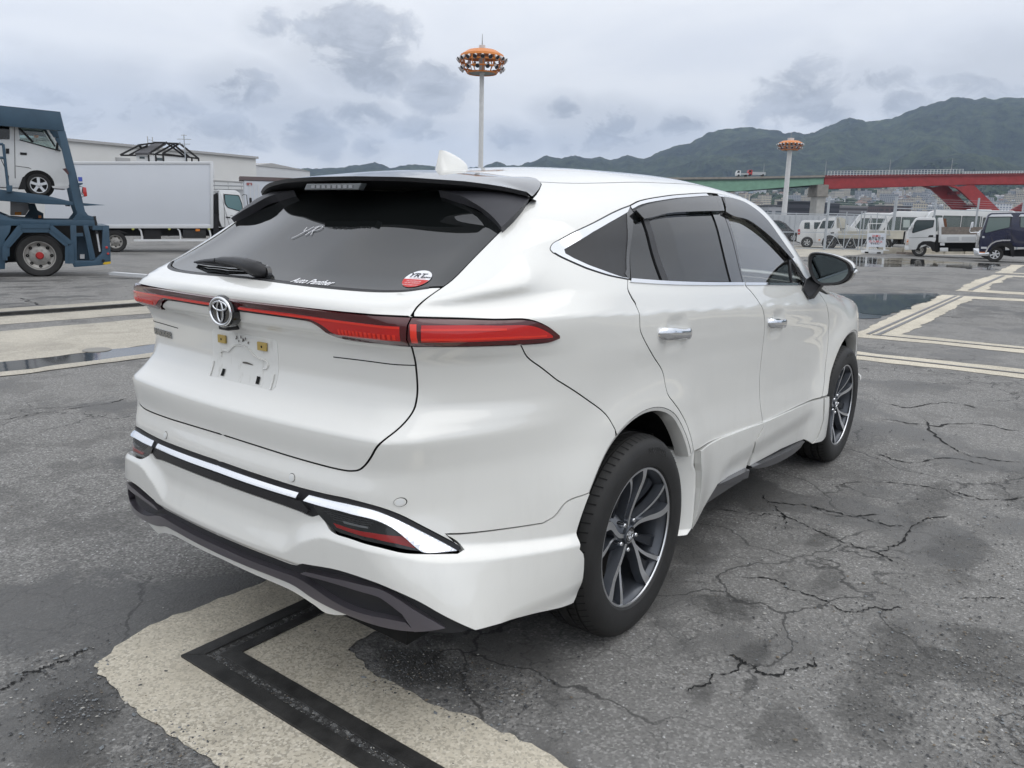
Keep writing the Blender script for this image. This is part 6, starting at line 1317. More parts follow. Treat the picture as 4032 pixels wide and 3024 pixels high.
skin('end_frame', P1([(670,1442),(850,1442),(925,1372),(930,1130),(986,1130),(1002,1352),(1004,1466),(930,1482),(680,1502)]), -.03, .14, STEELB, tr, bevel=.012)
skin('end_frame', P1([(690,1192),(752,1192),(756,1222),(690,1222)]), -.01, .10, STEELB, tr)
skin('cross_member', P1([(840,1125),(990,1125),(990,1165),(840,1165)]), -.02, 2.4, STEELB, tr)
skin('end_plate', P1([(690,1225),(800,1225),(840,1440),(700,1440)]), .25, .32, BLUED, tr)
skin('rear_bulkhead', P1([(-500,1130),(990,1130),(990,1460),(-500,1500)]), 1.1, 1.25, CHAS, tr)
skin('number_tag', P1([(730,1390),(772,1390),(772,1430),(730,1430)]), .20, .24, mat('tag_white', (.7,.7,.7), .5), tr)
for a, r0 in ((P1([(850,1040),(880,1200)]), .05), (P1([(880,1190),(908,1362)]), .024)):
    b = MB(); b.tube([(a[0][0], .05, a[0][1]), (a[1][0], .05, a[1][1])], r0, 10); b.build('hydraulic_ram', CHAS if r0 > .03 else ALU, tr, smooth=50)
b = MB(); b.tube([(q[0], .04, q[1]) for q in P1([(795,1080),(800,1120),(830,1040),(870,1075),(880,1110)])], .018, 6); b.build('hose', CHAS, tr)
for p_, r_, m_ in ((P1([(966,1322)])[0], .030, REDL), (P1([(979,1378)])[0], .026, REDL), (P1([(936,1442)])[0], .035, CHAS)):
    b = MB(); b.lathe([(.001, -.06), (r_, -.055), (r_, -.02)], (p_[0], 0, p_[1]), 'y', 12); b.build('marker_lamp', m_, tr)
skin('corner_buffer', P1([(930,1474),(945,1456),(1004,1450),(1004,1468),(960,1478)]), -.05, .10, mat('yellow_paint', (.55,.36,.02), .5), tr)
deck = skin('upper_deck', P1([(-900,700),(-40,790),(120,812),(420,852),(670,912),(960,939),(780,946),(665,940),(400,930),(-40,896),(-900,830)]), .05, .30, STEELB, tr, bevel=.008)
skin('upper_deck', P1([(-900,700),(-40,790),(120,812),(420,852),(670,912),(960,939),(780,946),(665,940),(400,930),(-40,896),(-900,830)]), 1.85, 2.1, STEELB, tr, bevel=.008)
for k in range(16):
    x = -500+k*75; b = MB(); q = P1([(x, 800+(x+40)*.10 if x < 420 else 852+(x-420)*.24)])[0]; b.box((q[0], 1.1, q[1]-.10), (.05, 1.7, .05)); b.build('deck_rung', RUST if k % 3 else BLUED, tr)
both('inner_post', [(250,920),(320,925),(345,990),(402,1020),(405,1072),(210,1066),(262,990)], .10, BLUED, ys=(1.9,))
b = MB()
for a, c in (((0,386),(30,388)), ((30,388),(76,800)), ((0,388),(-160,380)), ((-160,380),(-150,780)), ((0,510),(40,512))):
    a, c = P1([a, c]); b.tube([(a[0], -.04, a[1]), (c[0], -.04, c[1])], .03, 8)
b.build('hand_rail', STEELB, tr, smooth=50)
b = MB(); b.tube([(q[0], -.04, q[1]) for q in P1([(10,525),(45,600),(78,680),(76,730)])], .008, 5); b.build('cable', CHAS, tr)
skin('rail_foot', P1([(55,760),(112,760),(112,820),(60,820)]), -.08, .06, STEELB, tr, bevel=.01)
bq = P1([(728,705)])[0]; b = MB(); b.box((bq[0], -.02, bq[1]), (.085, .09, .105)); bc = b.build('beacon', mat('blue_beacon', (.02,.05,.35), .15, coat=1.), tr, bevel=.01)
skin('lamp_bracket', P1([(705,738),(752,738),(750,750),(715,766)]), -.02, .05, STEELB, tr)
skin('tail_lamp', P1([(750,775),(780,780),(790,858),(768,864),(750,830)]), -.10, .04, REDL, tr, bevel=.006)
b = MB(); b.tube([(q[0], -.02, q[1]) for q in P1([(715,768),(750,776),(742,840),(768,860),(740,866)])], .010, 5); b.build('lamp_frame', CHAS, tr)
skin('side_lamp', P1([(565,610),(600,606),(624,650),(618,668)]), -.10, -.01, mat('dark_lamp', (.07,.03,.03), .3), tr)
skin('warning_label', P1([(354,1042),(382,1042),(382,1068),(354,1068)]), 1.86, 1.89, AMBER, tr)
skin('tool_box', P1([(75,905),(258,905),(262,985),(225,1040),(75,1040)]), 2.0, 2.3, mat('pale_box', (.5,.52,.54), .5), tr)
skin('orange_box', P1([(122,1008),(186,1008),(186,1038),(122,1038)]), 1.7, 1.95, mat('orange_plastic', (.62,.24,.03), .5), tr)
skin('lower_deck', P1([(-500,1040),(90,1045),(300,1062),(300,1072),(-500,1072)]), .2, 2.2, BLUED, tr)
for xx in (360, -290):
    q = P1([(xx, 1390)])[0]
    for y, sd in ((.22, -1), (2.1, 1)):
        w = wheel(tr, q[0], y, .50, .32, 'steel', sd, frac=.655, capm=mat('red_hub', (.36, .02, .02), .45))
        w.location.z = .485
b = MB(); a, c = pxpt(435, 1022, 18.5), pxpt(665, 1048, 17.9)
b.beam((float(a[0]), float(a[1]), float(gz(a[0], a[1]))+.10), (float(c[0]), float(c[1]), float(gz(c[0], c[1]))+.06), .16, .07); tag(b.build('loading_ramp', ALU), 'long pale loading ramp lying on the ground behind the transporter', 'ramp')
# generic boxy road vehicle from a side outline
def boxy(name, label, cat, d, r, outline, width, paint, windows, wheels, Rw, crop, phi=0., y_in=0., rx=.05, glass=TGLASS, style='alloy', group=None, extra=None, body='body', tilt=0., z=None, frac=.6, window_name='window'):
    t = place(name, label, cat, d, r, phi, tilt, group, z); P = side_map(d, r, phi, crop)
    skin(body, rounded(P(outline), rx), y_in, y_in+width, paint, t, bevel=.04)
    for wpts in windows:
        for y0_, y1_ in ((y_in-.012, y_in+.03), (y_in+width-.03, y_in+width+.012)):
            f = skin('window_frame', rounded(P(wpts), .04), y0_+.004, y1_-.004, CHAS, t)
            q = np.array(P(wpts)); cc = q.mean(0); skin(window_name, rounded([tuple(cc+(p-cc)*.94) for p in q], .035), y0_, y1_, glass, f)
    for wx in wheels:
        for y, sd in ((y_in+.11, -1), (y_in+width-.11, 1)):
            b = MB(); b.lathe([(.001, y-.1205 if sd < 0 else y+.1205), (Rw*1.14, y-.1205 if sd < 0 else y+.1205)], (P([(wx, 650)])[0][0], 0, Rw*1.0), 'y', 28); b.build('wheel_arch', VOID, t)
            w = wheel(t, P([(wx, 650)])[0][0], y+sd*.052, Rw, .21, style, sd, frac)
    if extra: extra(t, P)
    return t
def van_extra(t, P):
    for pts in ([(128,228),(134,228),(142,700),(134,700)], [(142,585),(260,600),(285,612),(285,616),(255,606),(142,590)]): skin('door_seam', P(pts), -.005, .01, mat('seam_grey', (.12,.12,.12), .7), t)
    skin('door_handle', P([(182,464),(244,468),(244,490),(184,486)]), -.02, .02, CHAS, t, bevel=.006); skin('door_handle', P([(52,430),(84,430),(84,476),(54,476)]), -.02, .02, CHAS, t, bevel=.006)
    skin('wing_mirror', P([(512,376),(530,385),(528,440),(500,450)]), -.18, -.02, CHAS, t, bevel=.01)
    skin('mudflap', P([(205,690),(225,680),(240,800),(165,800)]), -.01,.2, CHAS, t)
    skin('bumper', P([(470,770),(620,765),(628,780),(600,797),(480,788)]), -.04, 1.64, mat('van_bumper', (.6,.6,.6), .5), t)
    for a, c, w_ in (((168,236),(300,372),.05), ((400,255),(500,410),.035)):
        a, c = P([a, c]); b = MB(); b.beam((a[0], .04, a[1]), (c[0], .04, c[1]), .06, w_); b.build('pillar', CHAS, t)
    skin('cabin_mirror', P([(258,262),(342,258),(342,284),(300,290),(260,284)]), 0.7, .8, CHAS, t, bevel=.01); skin('tag', P([(305,288),(352,288),(352,312),(310,312)]), 0.7, .72, AMBER, t)
_a = math.radians(31); _vd = (18.6+.45*math.cos(_a), -11.15-.45*math.sin(_a)); P1v = side_map(*_vd, 31, CR1)
def van():
    t = place('van', 'white one box van riding on the upper deck of the blue transporter', 'van', *_vd, 31); t.location.z = float(gz(*W2(18.6, -11.15))); P = P1v; y0, y1 = 0., 1.6
    skin('body', rounded(P([(-1180,330),(150,345),(180,352),(500,440),(562,444),(590,520),(618,680),(630,760),(602,796),(482,788),(470,790),(250,790),(-1180,745)]), .05), y0, y1, WHITEP, t, bevel=.03)
    skin('roof_panel', rounded(P([(-1180,130),(-1100,90),(200,110),(380,170),(410,215),(380,222),(-1180,175)]), .04), y0+.05, y1-.05, WHITEP, t, bevel=.03)
    for y in (y0, y1-.08):
        for pts in ([(88,170),(152,170),(182,352),(88,350)], [(-300,170),(-240,170),(-240,350),(-300,350)], [(-1180,170),(-1080,170),(-1080,350),(-1180,350)], [(396,225),(418,225),(566,448),(548,446)]): skin('pillar', P(pts), y, y+.08, WHITEP, t)
        skin('door_window', P([(155,215),(404,222),(548,446),(500,438),(182,350)]), y+.02, y+.03, VANG, t); skin('side_window', P([(-236,180),(86,180),(84,348),(-236,338)]), y+.02, y+.04, PRIV, t); skin('side_window', P([(-1076,180),(-306,180),(-306,335),(-1076,325)]), y+.02, y+.04, PRIV, t)
        skin('window_seal', P([(176,346),(500,433),(552,448),(548,456),(498,443),(176,354)]), y-.008, y+.02, CHAS, t)
    for xx in (352, -700):
        q = P([(xx, 755)])[0]
        for y, sd in ((y0+.12, -1), (y1-.12, 1)):
            b = MB(); b.lathe([(.001, y+sd*.123), (.325, y+sd*.123)], (q[0], 0, q[1]+.0), 'y', 28); b.build('wheel_arch', VOID, t)
            w = wheel(t, q[0], y+sd*.06, .255, .2, 'alloy', sd, .70, ALLOYW); w.location.z = q[1]-.012
    van_extra(t, P)
van()
# --- white box truck
P2f = side_map(36.1, -17.99, 27, (450, 500, .3074))
bt = place('box_truck', 'white box truck with a plain pale cargo box parked across the yard behind the transporter', 'truck', 36.1, -17.99, 27)
bx = P2f([(-890,1290),(1262,1290),(1262,455),(-890,455)])
skin('cargo_box', bx, 0, 2.3, BOXW, bt, bevel=.02)
skin('roof_rail', P2f([(-895,440),(1265,440),(1265,478),(-895,478)]), -.03, 2.33, ALU, bt, bevel=.02); skin('base_rail', P2f([(-895,1250),(1266,1250),(1266,1298),(-895,1298)]), -.03, 2.33, ALU, bt, bevel=.012); skin('corner_post', P2f([(1228,455),(1268,455),(1268,1295),(1228,1295)]), -.032, 2.34, ALU, bt, bevel=.015)
skin('box_lip', P2f([(1268,520),(1290,540),(1290,650),(1268,665)]), .2, 2.1, WHITEP, bt, bevel=.02)
skin('chassis', P2f([(-700,1298),(1700,1298),(1700,1400),(-700,1400)]), .5, 1.8, CHAS, bt); skin('tool_locker', P2f([(380,1310),(600,1310),(600,1440),(380,1440)]), .12, .5, CHAS, bt); skin('fuel_tank', P2f([(880,1310),(1180,1310),(1180,1425),(880,1425)]), .12, .6, mat('tank_dark', (.03,.03,.03), .5), bt, bevel=.04); skin('reflector', P2f([(1040,1305),(1095,1305),(1095,1335),(1040,1335)]), -.02, .02, AMBER, bt)
skin('guard_rail', P2f([(250,1438),(1262,1438),(1262,1464),(250,1464)]), .02, .07, WHITEP, bt)
for x in (330, 825, 1212):
    b = MB(); b.tube([(q[0], .06, q[1]) for q in P2f([(x-15,1298),(x+10,1330),(x+22,1380),(x+25,1440)])], .04, 8); b.build('guard_bracket', WHITEP, bt, smooth=50)
for x in (240, 705, 1212): b = MB(); q = P2f([(x, 1305)])[0]; b.lathe([(.001, -.03), (.055, -.02), (.06, .03)], (q[0], 0, q[1]), 'y', 12); b.build('marker_lamp', mat('lime_lamp', (.45,.45,.10), .3), bt)
cabp = P2f([(1335,805),(1560,812),(1612,845),(1645,950),(1672,1060),(1702,1140),(1722,1240),(1740,1390),(1720,1430),(1500,1430),(1480,1300),(1380,1285),(1345,1190)])
skin('cab', rounded(cabp, .06), .05, 2.2, WHITEP, bt, bevel=.06)
for y0_, y1_ in ((.035, .09), (2.17, 2.215)):
    f = skin('window_frame', rounded(P2f([(1402,856),(1600,872),(1640,985),(1658,1098),(1450,1036),(1415,985)]), .06), y0_+.004, y1_, CHAS, bt); skin('cab_window', rounded(P2f([(1416,868),(1592,882),(1630,988),(1646,1086),(1458,1028),(1428,980)]), .05), y0_, y1_, mat('teal_window', (.10,.19,.20), .05, spec=.8), f)
    skin('door_seam', P2f([(1396,850),(1402,850),(1424,1285),(1417,1285)]), y0_+.006, y1_, mat('seam_grey', (.12,.12,.12), .7), bt); skin('door_handle', P2f([(1430,1148),(1488,1152),(1488,1168),(1430,1162)]), y0_-.01, y1_, CHAS, bt)
    skin('crease', P2f([(1490,1130),(1690,1168),(1690,1174),(1490,1136)]), y0_+.008, y1_, mat('seam_grey', (.12,.12,.12), .7), bt)
skin('air_intake', P2f([(1258,880),(1330,840),(1342,1110),(1268,1112)]), .2, .6, CHAS, bt, bevel=.02); skin('behind_cab', P2f([(1268,1112),(1345,1112),(1345,1420),(1275,1420)]), .15, 1.9, CHAS, bt)
b = MB(); b.tube([(q[0], -.1, q[1]) for q in P2f([(1636,880),(1648,865),(1690,870),(1700,960),(1705,1000),(1690,1060)])], .018, 6); mf = b.build('mirror_arm', CHAS, bt); b = MB(); q = P2f([(1738,955)])[0]; b.box((q[0], -.2, q[1]), (.10, .22, .36)); b.build('wing_mirror', CHAS, mf, bevel=.05, smooth=50)
for xx in (15, 1590, -330):
    q = P2f([(xx, 1473)])[0]
    for y, sd in ((.16, -1), (2.12, 1)): wheel(bt, q[0], y, .47, .30, 'steel', sd, .62)
skin('mudguard', P2f([(-160,1380),(-120,1330),(60,1320),(150,1350),(190,1400),(150,1370),(60,1345),(-120,1350)]), .02, .4, CHAS, bt)
# --- second white truck body standing behind it
t = place('box_truck', 'white box truck body with a grey roof beam partly hidden by the car', 'truck', 41, -14.0, 20)
s3 = .3074*41/3101.7; ox = ((1705*.3074+450)-2016)/3101.7*41-(-14.0)
b = MB(); b.box((ox+2.2, 1.1, 1.95), (4.4, 2.2, 3.0)); b.build('cargo_box', BOXW, t, bevel=.02)
b = MB(); b.box((ox+2.15, 1.1, 3.56), (4.7, 2.3, .18)); b.build('roof_beam', mat('dark_red_beam', (.13,.10,.10), .6), t)
for k in range(3): b = MB(); b.box((ox+.28+k*.2, -.02, 1.9), (.05, .05, 2.8)); b.build('door_bar', ALU, t)
b = MB(); b.box((ox+.25, -.02, 3.28), (.26, .03, .12)); b.build('badge', mat('faded_red', (.30,.10,.10), .6), t)
for x in (.6, 3.6):
    for y, sd in ((.15, -1), (2.05, 1)): wheel(t, ox+x, y, .45, .28, 'steel', sd)
# --- warehouse, hut with steel gables, aerial
def wall_between(name, label, A, B, h, depth, m, zb=-1., parts=None):
    t = thing(name, label, 'building', (A[0], A[1], 0), math.atan2(B[1]-A[1], B[0]-A[0])); L_ = math.hypot(B[0]-A[0], B[1]-A[1])
    b = MB(); b.box((L_/2, depth/2, (h+zb)/2), (L_, depth, h-zb)); b.build('wall', m, t); return t, L_
WHW = mat('warehouse_grey_white', (.62, .62, .605), .75, noise=.05, nscale=.3); WHR = mat('parapet_grey', (.36, .36, .36), .7)
A0, B0 = W2(74, -(2016-250)/3101.7*74), W2(95, -(2016-1024)/3101.7*95)
wh, L_ = wall_between('warehouse', 'long pale grey warehouse with a flat parapet behind the white box truck', A0, B0, 7.25, 30, WHW)
b = MB(); b.box((L_/2, 14.9, 7.36), (L_+.3, 30.4, .24)); b.build('parapet', WHR, wh)
b = MB(); b.box((L_-5.2, -.06, 4.5), (10.2, .1, .12)); b.build('ledge', WHR, wh)
b = MB(); b.box((L_-5.2, -.03, 1.6), (10.0, .06, 5.6)); pn = b.build('lower_cladding', mat('cladding_pale', (.56,.57,.57), .6), wh)
for k in range(6): b = MB(); b.box((L_-10+k*1.9, -.07, 1.6), (.05, .04, 5.6)); b.build('cladding_joint', WHR, pn)
b = MB(); b.box((7., -.05, 5.5), (1.5, .1, 1.3)); b.box((7., -.06, 5.6), (1.2, .12, .9)); b.build('roof_vent', WHR, wh)
for k in range(12): b = MB(); b.box((10., -.3, 5.+k*.28), (.5, .05, .04)); b.build('ladder_rung', WHR, wh)
for x in (9.72, 10.28): b = MB(); b.box((x, -.3, 6.6), (.05, .06, 3.6)); b.build('ladder_rail', WHR, wh)
A1, B1 = W2(100, -(2016-1018)/3101.7*100), W2(112, -(2016-1228)/3101.7*112)
wh2, L2 = wall_between('warehouse', 'lower grey shed beyond the end of the long warehouse', A1, B1, 6.75, 14, mat('shed_grey', (.55,.56,.575), .75, noise=.05, nscale=.3))
b = MB(); b.add([(-.2, -.1, 6.75), (L2+.2, -.1, 6.75), (L2+.2, 14.1, 6.75), (-.2, 14.1, 6.75), (L2*.28, -.1, 7.25), (L2*.28, 14.1, 7.25)], [(0, 1, 4), (3, 5, 2), (0, 4, 5, 3), (4, 1, 2, 5), (0, 3, 2, 1)]); b.build('roof', WHR, wh2)
sg = .3074*58/3101.7; hut = place('hut', 'white site hut with a ribbed dark pitched roof among bare gable frames behind the truck', 'hut', 58, ((690*.3074+450)-2016)/3101.7*58, 24)
zt = float(pxpt(450+.3074*690, 500+.3074*400, 58)[2])-float(gz(*W2(58, -22))); G_ = lambda x, y: ((x-690)*sg*.93, zt+(400-y)*sg)
b = MB(); a, c = G_(395, 400), G_(1010, 400); b.box(((a[0]+c[0])/2, 1.2, zt/2), (c[0]-a[0], 2.4, zt)); b.build('wall', WHITEP, hut)
b = MB(); a, c, e = G_(385, 385), G_(620, 240), G_(765, 228); f_ = G_(530, 378); b.add([(a[0], -.2, a[1]), (f_[0], -.2, f_[1]), (e[0], 1.2, e[1]), (c[0], 1.2, c[1]), (a[0]+.05, -.2, a[1]-.1), (f_[0]+.05, -.2, f_[1]-.1), (e[0]+.05, 1.2, e[1]-.1), (c[0]+.05, 1.2, c[1]-.1)], [(0, 1, 2, 3), (4, 7, 6, 5), (0, 4, 5, 1), (1, 5, 6, 2), (2, 6, 7, 3), (3, 7, 4, 0)]); rf = b.build('roof', mat('dark_roof_sheet', (.085,.085,.09), .7), hut)
for k in range(11):
    t_ = k/10; p = np.array([a[0]+(f_[0]-a[0])*t_, -.2, a[1]+(f_[1]-a[1])*t_+.03]); q = np.array([c[0]+(e[0]-c[0])*t_, 1.2, c[1]+(e[1]-c[1])*t_+.03]); b = MB(); b.beam(p, q, .05); b.build('roof_rib', mat('roof_rib_grey', (.14,.14,.15), .7), rf)
for pts in ([(435,416),(498,414),(498,438),(435,438)], [(640,418),(712,420),(712,452),(640,450)]):
    q = [G_(*p) for p in pts]; skin('window', q, -.03, .02, TGLASS, hut)
BLKS = mat('black_steel', (.015, .014, .015), .6)
fr = place('gable_frame', 'bare black steel gable frames standing in a row over the white hut', 'frame', 58, ((690*.3074+450)-2016)/3101.7*58, 24)
def seg(a, c, y0, y1, w=.11): a, c = G_(*a), G_(*c); b = MB(); b.beam((a[0], y0, a[1]), (c[0], y1, c[1]), w); b.build('bar', BLKS, fr)
for a, c in (((210,405),(430,280)), ((320,400),(540,272)), ((430,280),(620,240)), ((620,240),(765,228)), ((545,378),(765,228)), ((632,376),(850,245)), ((718,368),(930,232)), ((765,228),(1000,390)), ((850,245),(1052,392)), ((930,232),(1165,402)), ((430,280),(480,312)), ((765,240),(930,232)), ((545,378),(1000,392)), ((210,410),(395,402)), ((718,368),(1165,408))): seg(a, c, .0, .0 if a[1] > 300 and c[1] > 300 else .6)
for x, y in ((545,378), (632,376), (722,370), (1008,392), (1075,398), (1160,402)):
    a = G_(x, y); b = MB(); b.box((a[0], 0, a[1]/2), (.11, .11, a[1])); b.build('post', BLKS, fr)
a = G_(995, 130); ae = place('aerial', 'thin television aerial on a mast beside the black gable frames', 'aerial', 58.4, ((995*.3074+450)-2016)/3101.7*58.4)
b = MB(); b.tube([(0, 0, 0), (0, 0, a[1])], .035, 6); b.build('mast', GALV, ae)
for dz_, l in ((-.05, .2), (-.32, .5), (-.65, .4)): b = MB(); b.tube([(-l, 0, a[1]+dz_), (l, 0, a[1]+dz_)], .025, 6); b.build('element', GALV, ae)
t = place('canopy', 'small corrugated grey canopy over a pale kiosk between the trucks', 'canopy', 52, ((1520*.3074+450)-2016)/3101.7*52, 5); z0_ = float(pxpt(450+.3074*1520, 500+.3074*775, 52)[2])+.6
b = MB()
for k in range(26): b.tube([(-1.0+k*.078, -.3, z0_), (-1.0+k*.078, 2.2, z0_+.12)], .045, 6)
b.build('corrugated_roof', mat('corrugated_grey', (.30,.31,.32), .6), t)['kind'] = 'stuff'
b = MB(); b.box((0, 1.2, z0_/2-.1), (2.0, 2.2, z0_-.2)); b.build('kiosk_wall', mat('kiosk_pale', (.52,.53,.54), .6), t)
# --- white flatbed truck on the right and the navy truck
P4 = side_map(44.4, 22.78, -25, (3540, 820, .2224))
ct = place('flatbed_truck', 'white cab flatbed truck with two weathered planks along its white drop side', 'truck', 44.4, 22.78, -25)
skin('cab', rounded(P4([(108,738),(112,650),(125,520),(150,415),(225,290),(292,185),(340,160),(640,165),(656,215),(654,560),(640,600),(300,735)]), .06), 0, 1.7, WHITEP, ct, bevel=.05)
for y0_, y1_ in ((-.012, .03), (1.67, 1.712)):
    f = skin('window_frame', rounded(P4([(278,250),(314,208),(628,208),(606,335),(240,444),(226,425)]), .05), y0_+.004, y1_-.004, CHAS, ct); skin('cab_window', rounded(P4([(286,256),(318,218),(614,218),(594,328),(248,432),(240,420)]), .04), y0_, y1_, TGLASS, f)
    skin('handle_recess', rounded(P4([(515,500),(535,478),(605,475),(605,508),(520,508)]), .02), y0_, y1_, CHAS, ct); skin('body_crease', P4([(180,520),(650,508),(650,514),(180,527)]), y0_+.006, y1_-.006, mat('seam_grey', (.12,.12,.12), .7), ct)
skin('headlamp', P4([(116,660),(130,540),(172,545),(170,640)]), -.02, .3, mat('headlamp_pale', (.6,.5,.45), .2, coat=1.), ct, bevel=.01); skin('turn_lamp', P4([(135,590),(165,560),(165,585),(140,610)]), -.03, .2, AMBER, ct); skin('bumper', P4([(100,665),(168,665),(168,742),(102,742)]), -.03, 1.73, WHITEP, ct, bevel=.03)
b = MB(); q = P4([(232,315)])[0]; b.box((q[0], -.18, q[1]), (.14, .22, .27)); b.build('wing_mirror', ALU, ct, bevel=.05, smooth=50); b = MB(); q = P4([(188,370)])[0]; b.box((q[0], -.2, q[1]), (.14, .16, .14)); b.build('spot_mirror', ALU, ct, bevel=.05, smooth=50)
skin('wheel_arch', rounded(P4([(300,740),(340,640),(420,585),(560,580),(640,600),(650,760),(590,760),(560,690),(470,640),(390,660),(340,745)]), .04), -.015, .4, CHAS, ct)
skin('behind_cab', P4([(655,470),(705,470),(705,780),(655,780)]), .1, 1.6, CHAS, ct); skin('chassis', P4([(640,615),(1900,615),(1900,770),(640,770)]), .45, 1.3, CHAS, ct)
skin('headboard', P4([(715,165),(775,168),(805,335),(750,335),(740,600),(700,600)]), .0, 1.75, WHITEP, ct, bevel=.01); bed = skin('drop_side', P4([(740,465),(2000,465),(2000,605),(740,605)]), -.02, .04, WHITEP, ct, bevel=.006); skin('bed_floor', P4([(740,580),(2000,580),(2000,612),(740,612)]), .04, 1.75, WHITEP, ct); skin('drop_side', P4([(740,465),(2000,465),(2000,605),(740,605)]), 1.72, 1.78, WHITEP, ct)
for xa, xb in ((845,1060), (1108,1345), (1400,1640)): skin('side_recess', P4([(xa,505),(xb,505),(xb,575),(xa,575)]), -.026, -.018, mat('recess_grey', (.5,.51,.52), .5), bed)
for ya, yb in ((332,398), (402,466)): skin('plank', P4([(752,ya),(2000,ya),(2000,yb),(752,yb)]), .0, .035, WOOD, ct)
skin('rust_patch', P4([(780,185),(835,180),(855,330),(808,330)]), .2, 1.6, RUST, ct)
skin('battery_box', P4([(725,700),(868,700),(868,765),(725,765)]), .0, .4, WHITEP, ct, bevel=.01); skin('air_tank', P4([(910,720),(1130,720),(1130,768),(910,768)]), .1, .4, mat('tank_dark', (.03,.03,.03), .5), ct, bevel=.03); skin('step_frame', P4([(725,612),(808,612),(808,660),(725,660)]), .0, .05, ALU, ct)
for xx in (455, 1720):
    for y, sd in ((.12, -1), (1.58, 1)): wheel(ct, P4([(xx, 0)])[0][0], y, .36, .21, 'steel', sd, .56, CHAS)
P5 = side_map(38.9, 23.74, -29, (3540, 820, .2224))
nt_ = place('crew_cab_truck', 'navy blue crew cab truck with chrome arch trim at the right edge', 'truck', 38.9, 23.74, -29)
skin('cab', rounded(P5([(1418,790),(1424,560),(1440,470),(1518,270),(1575,112),(1622,80),(2900,60),(2900,690),(2040,690),(1985,640),(1700,640),(1590,780)]), .07), 0, 1.95, NAVY, nt_, bevel=.05)
for y0_, y1_ in ((-.012, .03), (1.92, 1.962)):
    for pts in ([(1582,160),(1988,150),(1966,335),(1522,442),(1512,420)], [(2142,150),(2560,150),(2560,345),(2138,345)]):
        f = skin('window_frame', rounded(P5(pts), .04), y0_+.004, y1_-.004, CHAS, nt_); q = np.array(P5(pts)); cc = q.mean(0); skin('cab_window', rounded([tuple(cc+(p-cc)*.95) for p in q], .035), y0_, y1_, mat('pale_green_window', (.14,.19,.18), .05, spec=.8), f)
    for pts in ([(1580,152),(1640,112),(1980,102),(2016,140),(2016,152),(1984,148)], [(2118,148),(2150,110),(2560,98),(2560,150)]): skin('window_visor', P5(pts), y0_-.03, y1_+.0, mat('visor_white', (.70,.72,.75), .25, coat=1.), nt_, bevel=.01)
    skin('door_seam', P5([(1988,150),(1994,150),(2004,690),(1998,690)]), y0_+.006, y1_-.006, CHAS, nt_); skin('door_handle', P5([(1900,470),(1950,470),(1945,550),(1905,550)]), y0_-.01, y1_, mat('handle_navy', (.01,.012,.03), .3), nt_, bevel=.01)
q = P5([(1538,770),(1580,690),(1640,625),(1720,585),(1830,568),(1972,568)])
for a, c in zip(q[:-1], q[1:]): b = MB(); b.beam((a[0], -.02, a[1]), (c[0], -.02, c[1]), .06, .07, up=(0, 1, 0)); b.build('arch_trim', CHROME, nt_)
skin('wheel_arch', rounded(P5([(1590,790),(1640,680),(1730,620),(1830,600),(1975,600),(2040,690),(2040,860),(1990,860),(1960,720),(1830,660),(1700,700),(1640,800)]), .04), -.012, .5, CHAS, nt_)
skin('front_lamp', rounded(P5([(1352,700),(1358,560),(1380,440),(1462,372),(1450,470),(1420,600),(1416,705)]), .04), -.02, 1.97, mat('chrome_lamp', (.6,.6,.6), .15, metal=.8), nt_, bevel=.03); skin('bumper', rounded(P5([(1310,715),(1418,705),(1420,785),(1600,780),(1590,845),(1400,848),(1330,830)]), .05), -.04, 1.99, CHROME, nt_, bevel=.03)
skin('chassis', P5([(1500,780),(2900,700),(2900,860),(1990,860)]), .4, 1.5, CHAS, nt_); skin('badge', P5([(1455,682),(1555,684),(1552,718),(1450,716)]), -.016, .0, ALU, nt_); skin('turn_lamp', P5([(1420,772),(1520,774),(1520,790),(1420,788)]), -.045, .0, AMBER, nt_); skin('sticker', P5([(1475,494),(1512,494),(1512,526),(1475,526)]), -.016, .0, ALU, nt_)
b = MB(); b.tube([(q_[0], -.12, q_[1]) for q_ in P5([(1410,440),(1385,425),(1262,432),(1248,400),(1262,350)])], .02, 8); ma = b.build('mirror_arm', CHROME, nt_, smooth=50); skin('wing_mirror', rounded(P5([(1278,245),(1322,238),(1312,340),(1252,352)]), .04), -.28, -.08, mat('visor_white', (.70,.72,.75), .25, coat=1.), ma, bevel=.03)
for xx in (1815, 3000):
    for y, sd in ((.13, -1), (1.82, 1)): wheel(nt_, P5([(xx, 0)])[0][0], y, .37, .22, 'six', sd, .56, ALLOYW)
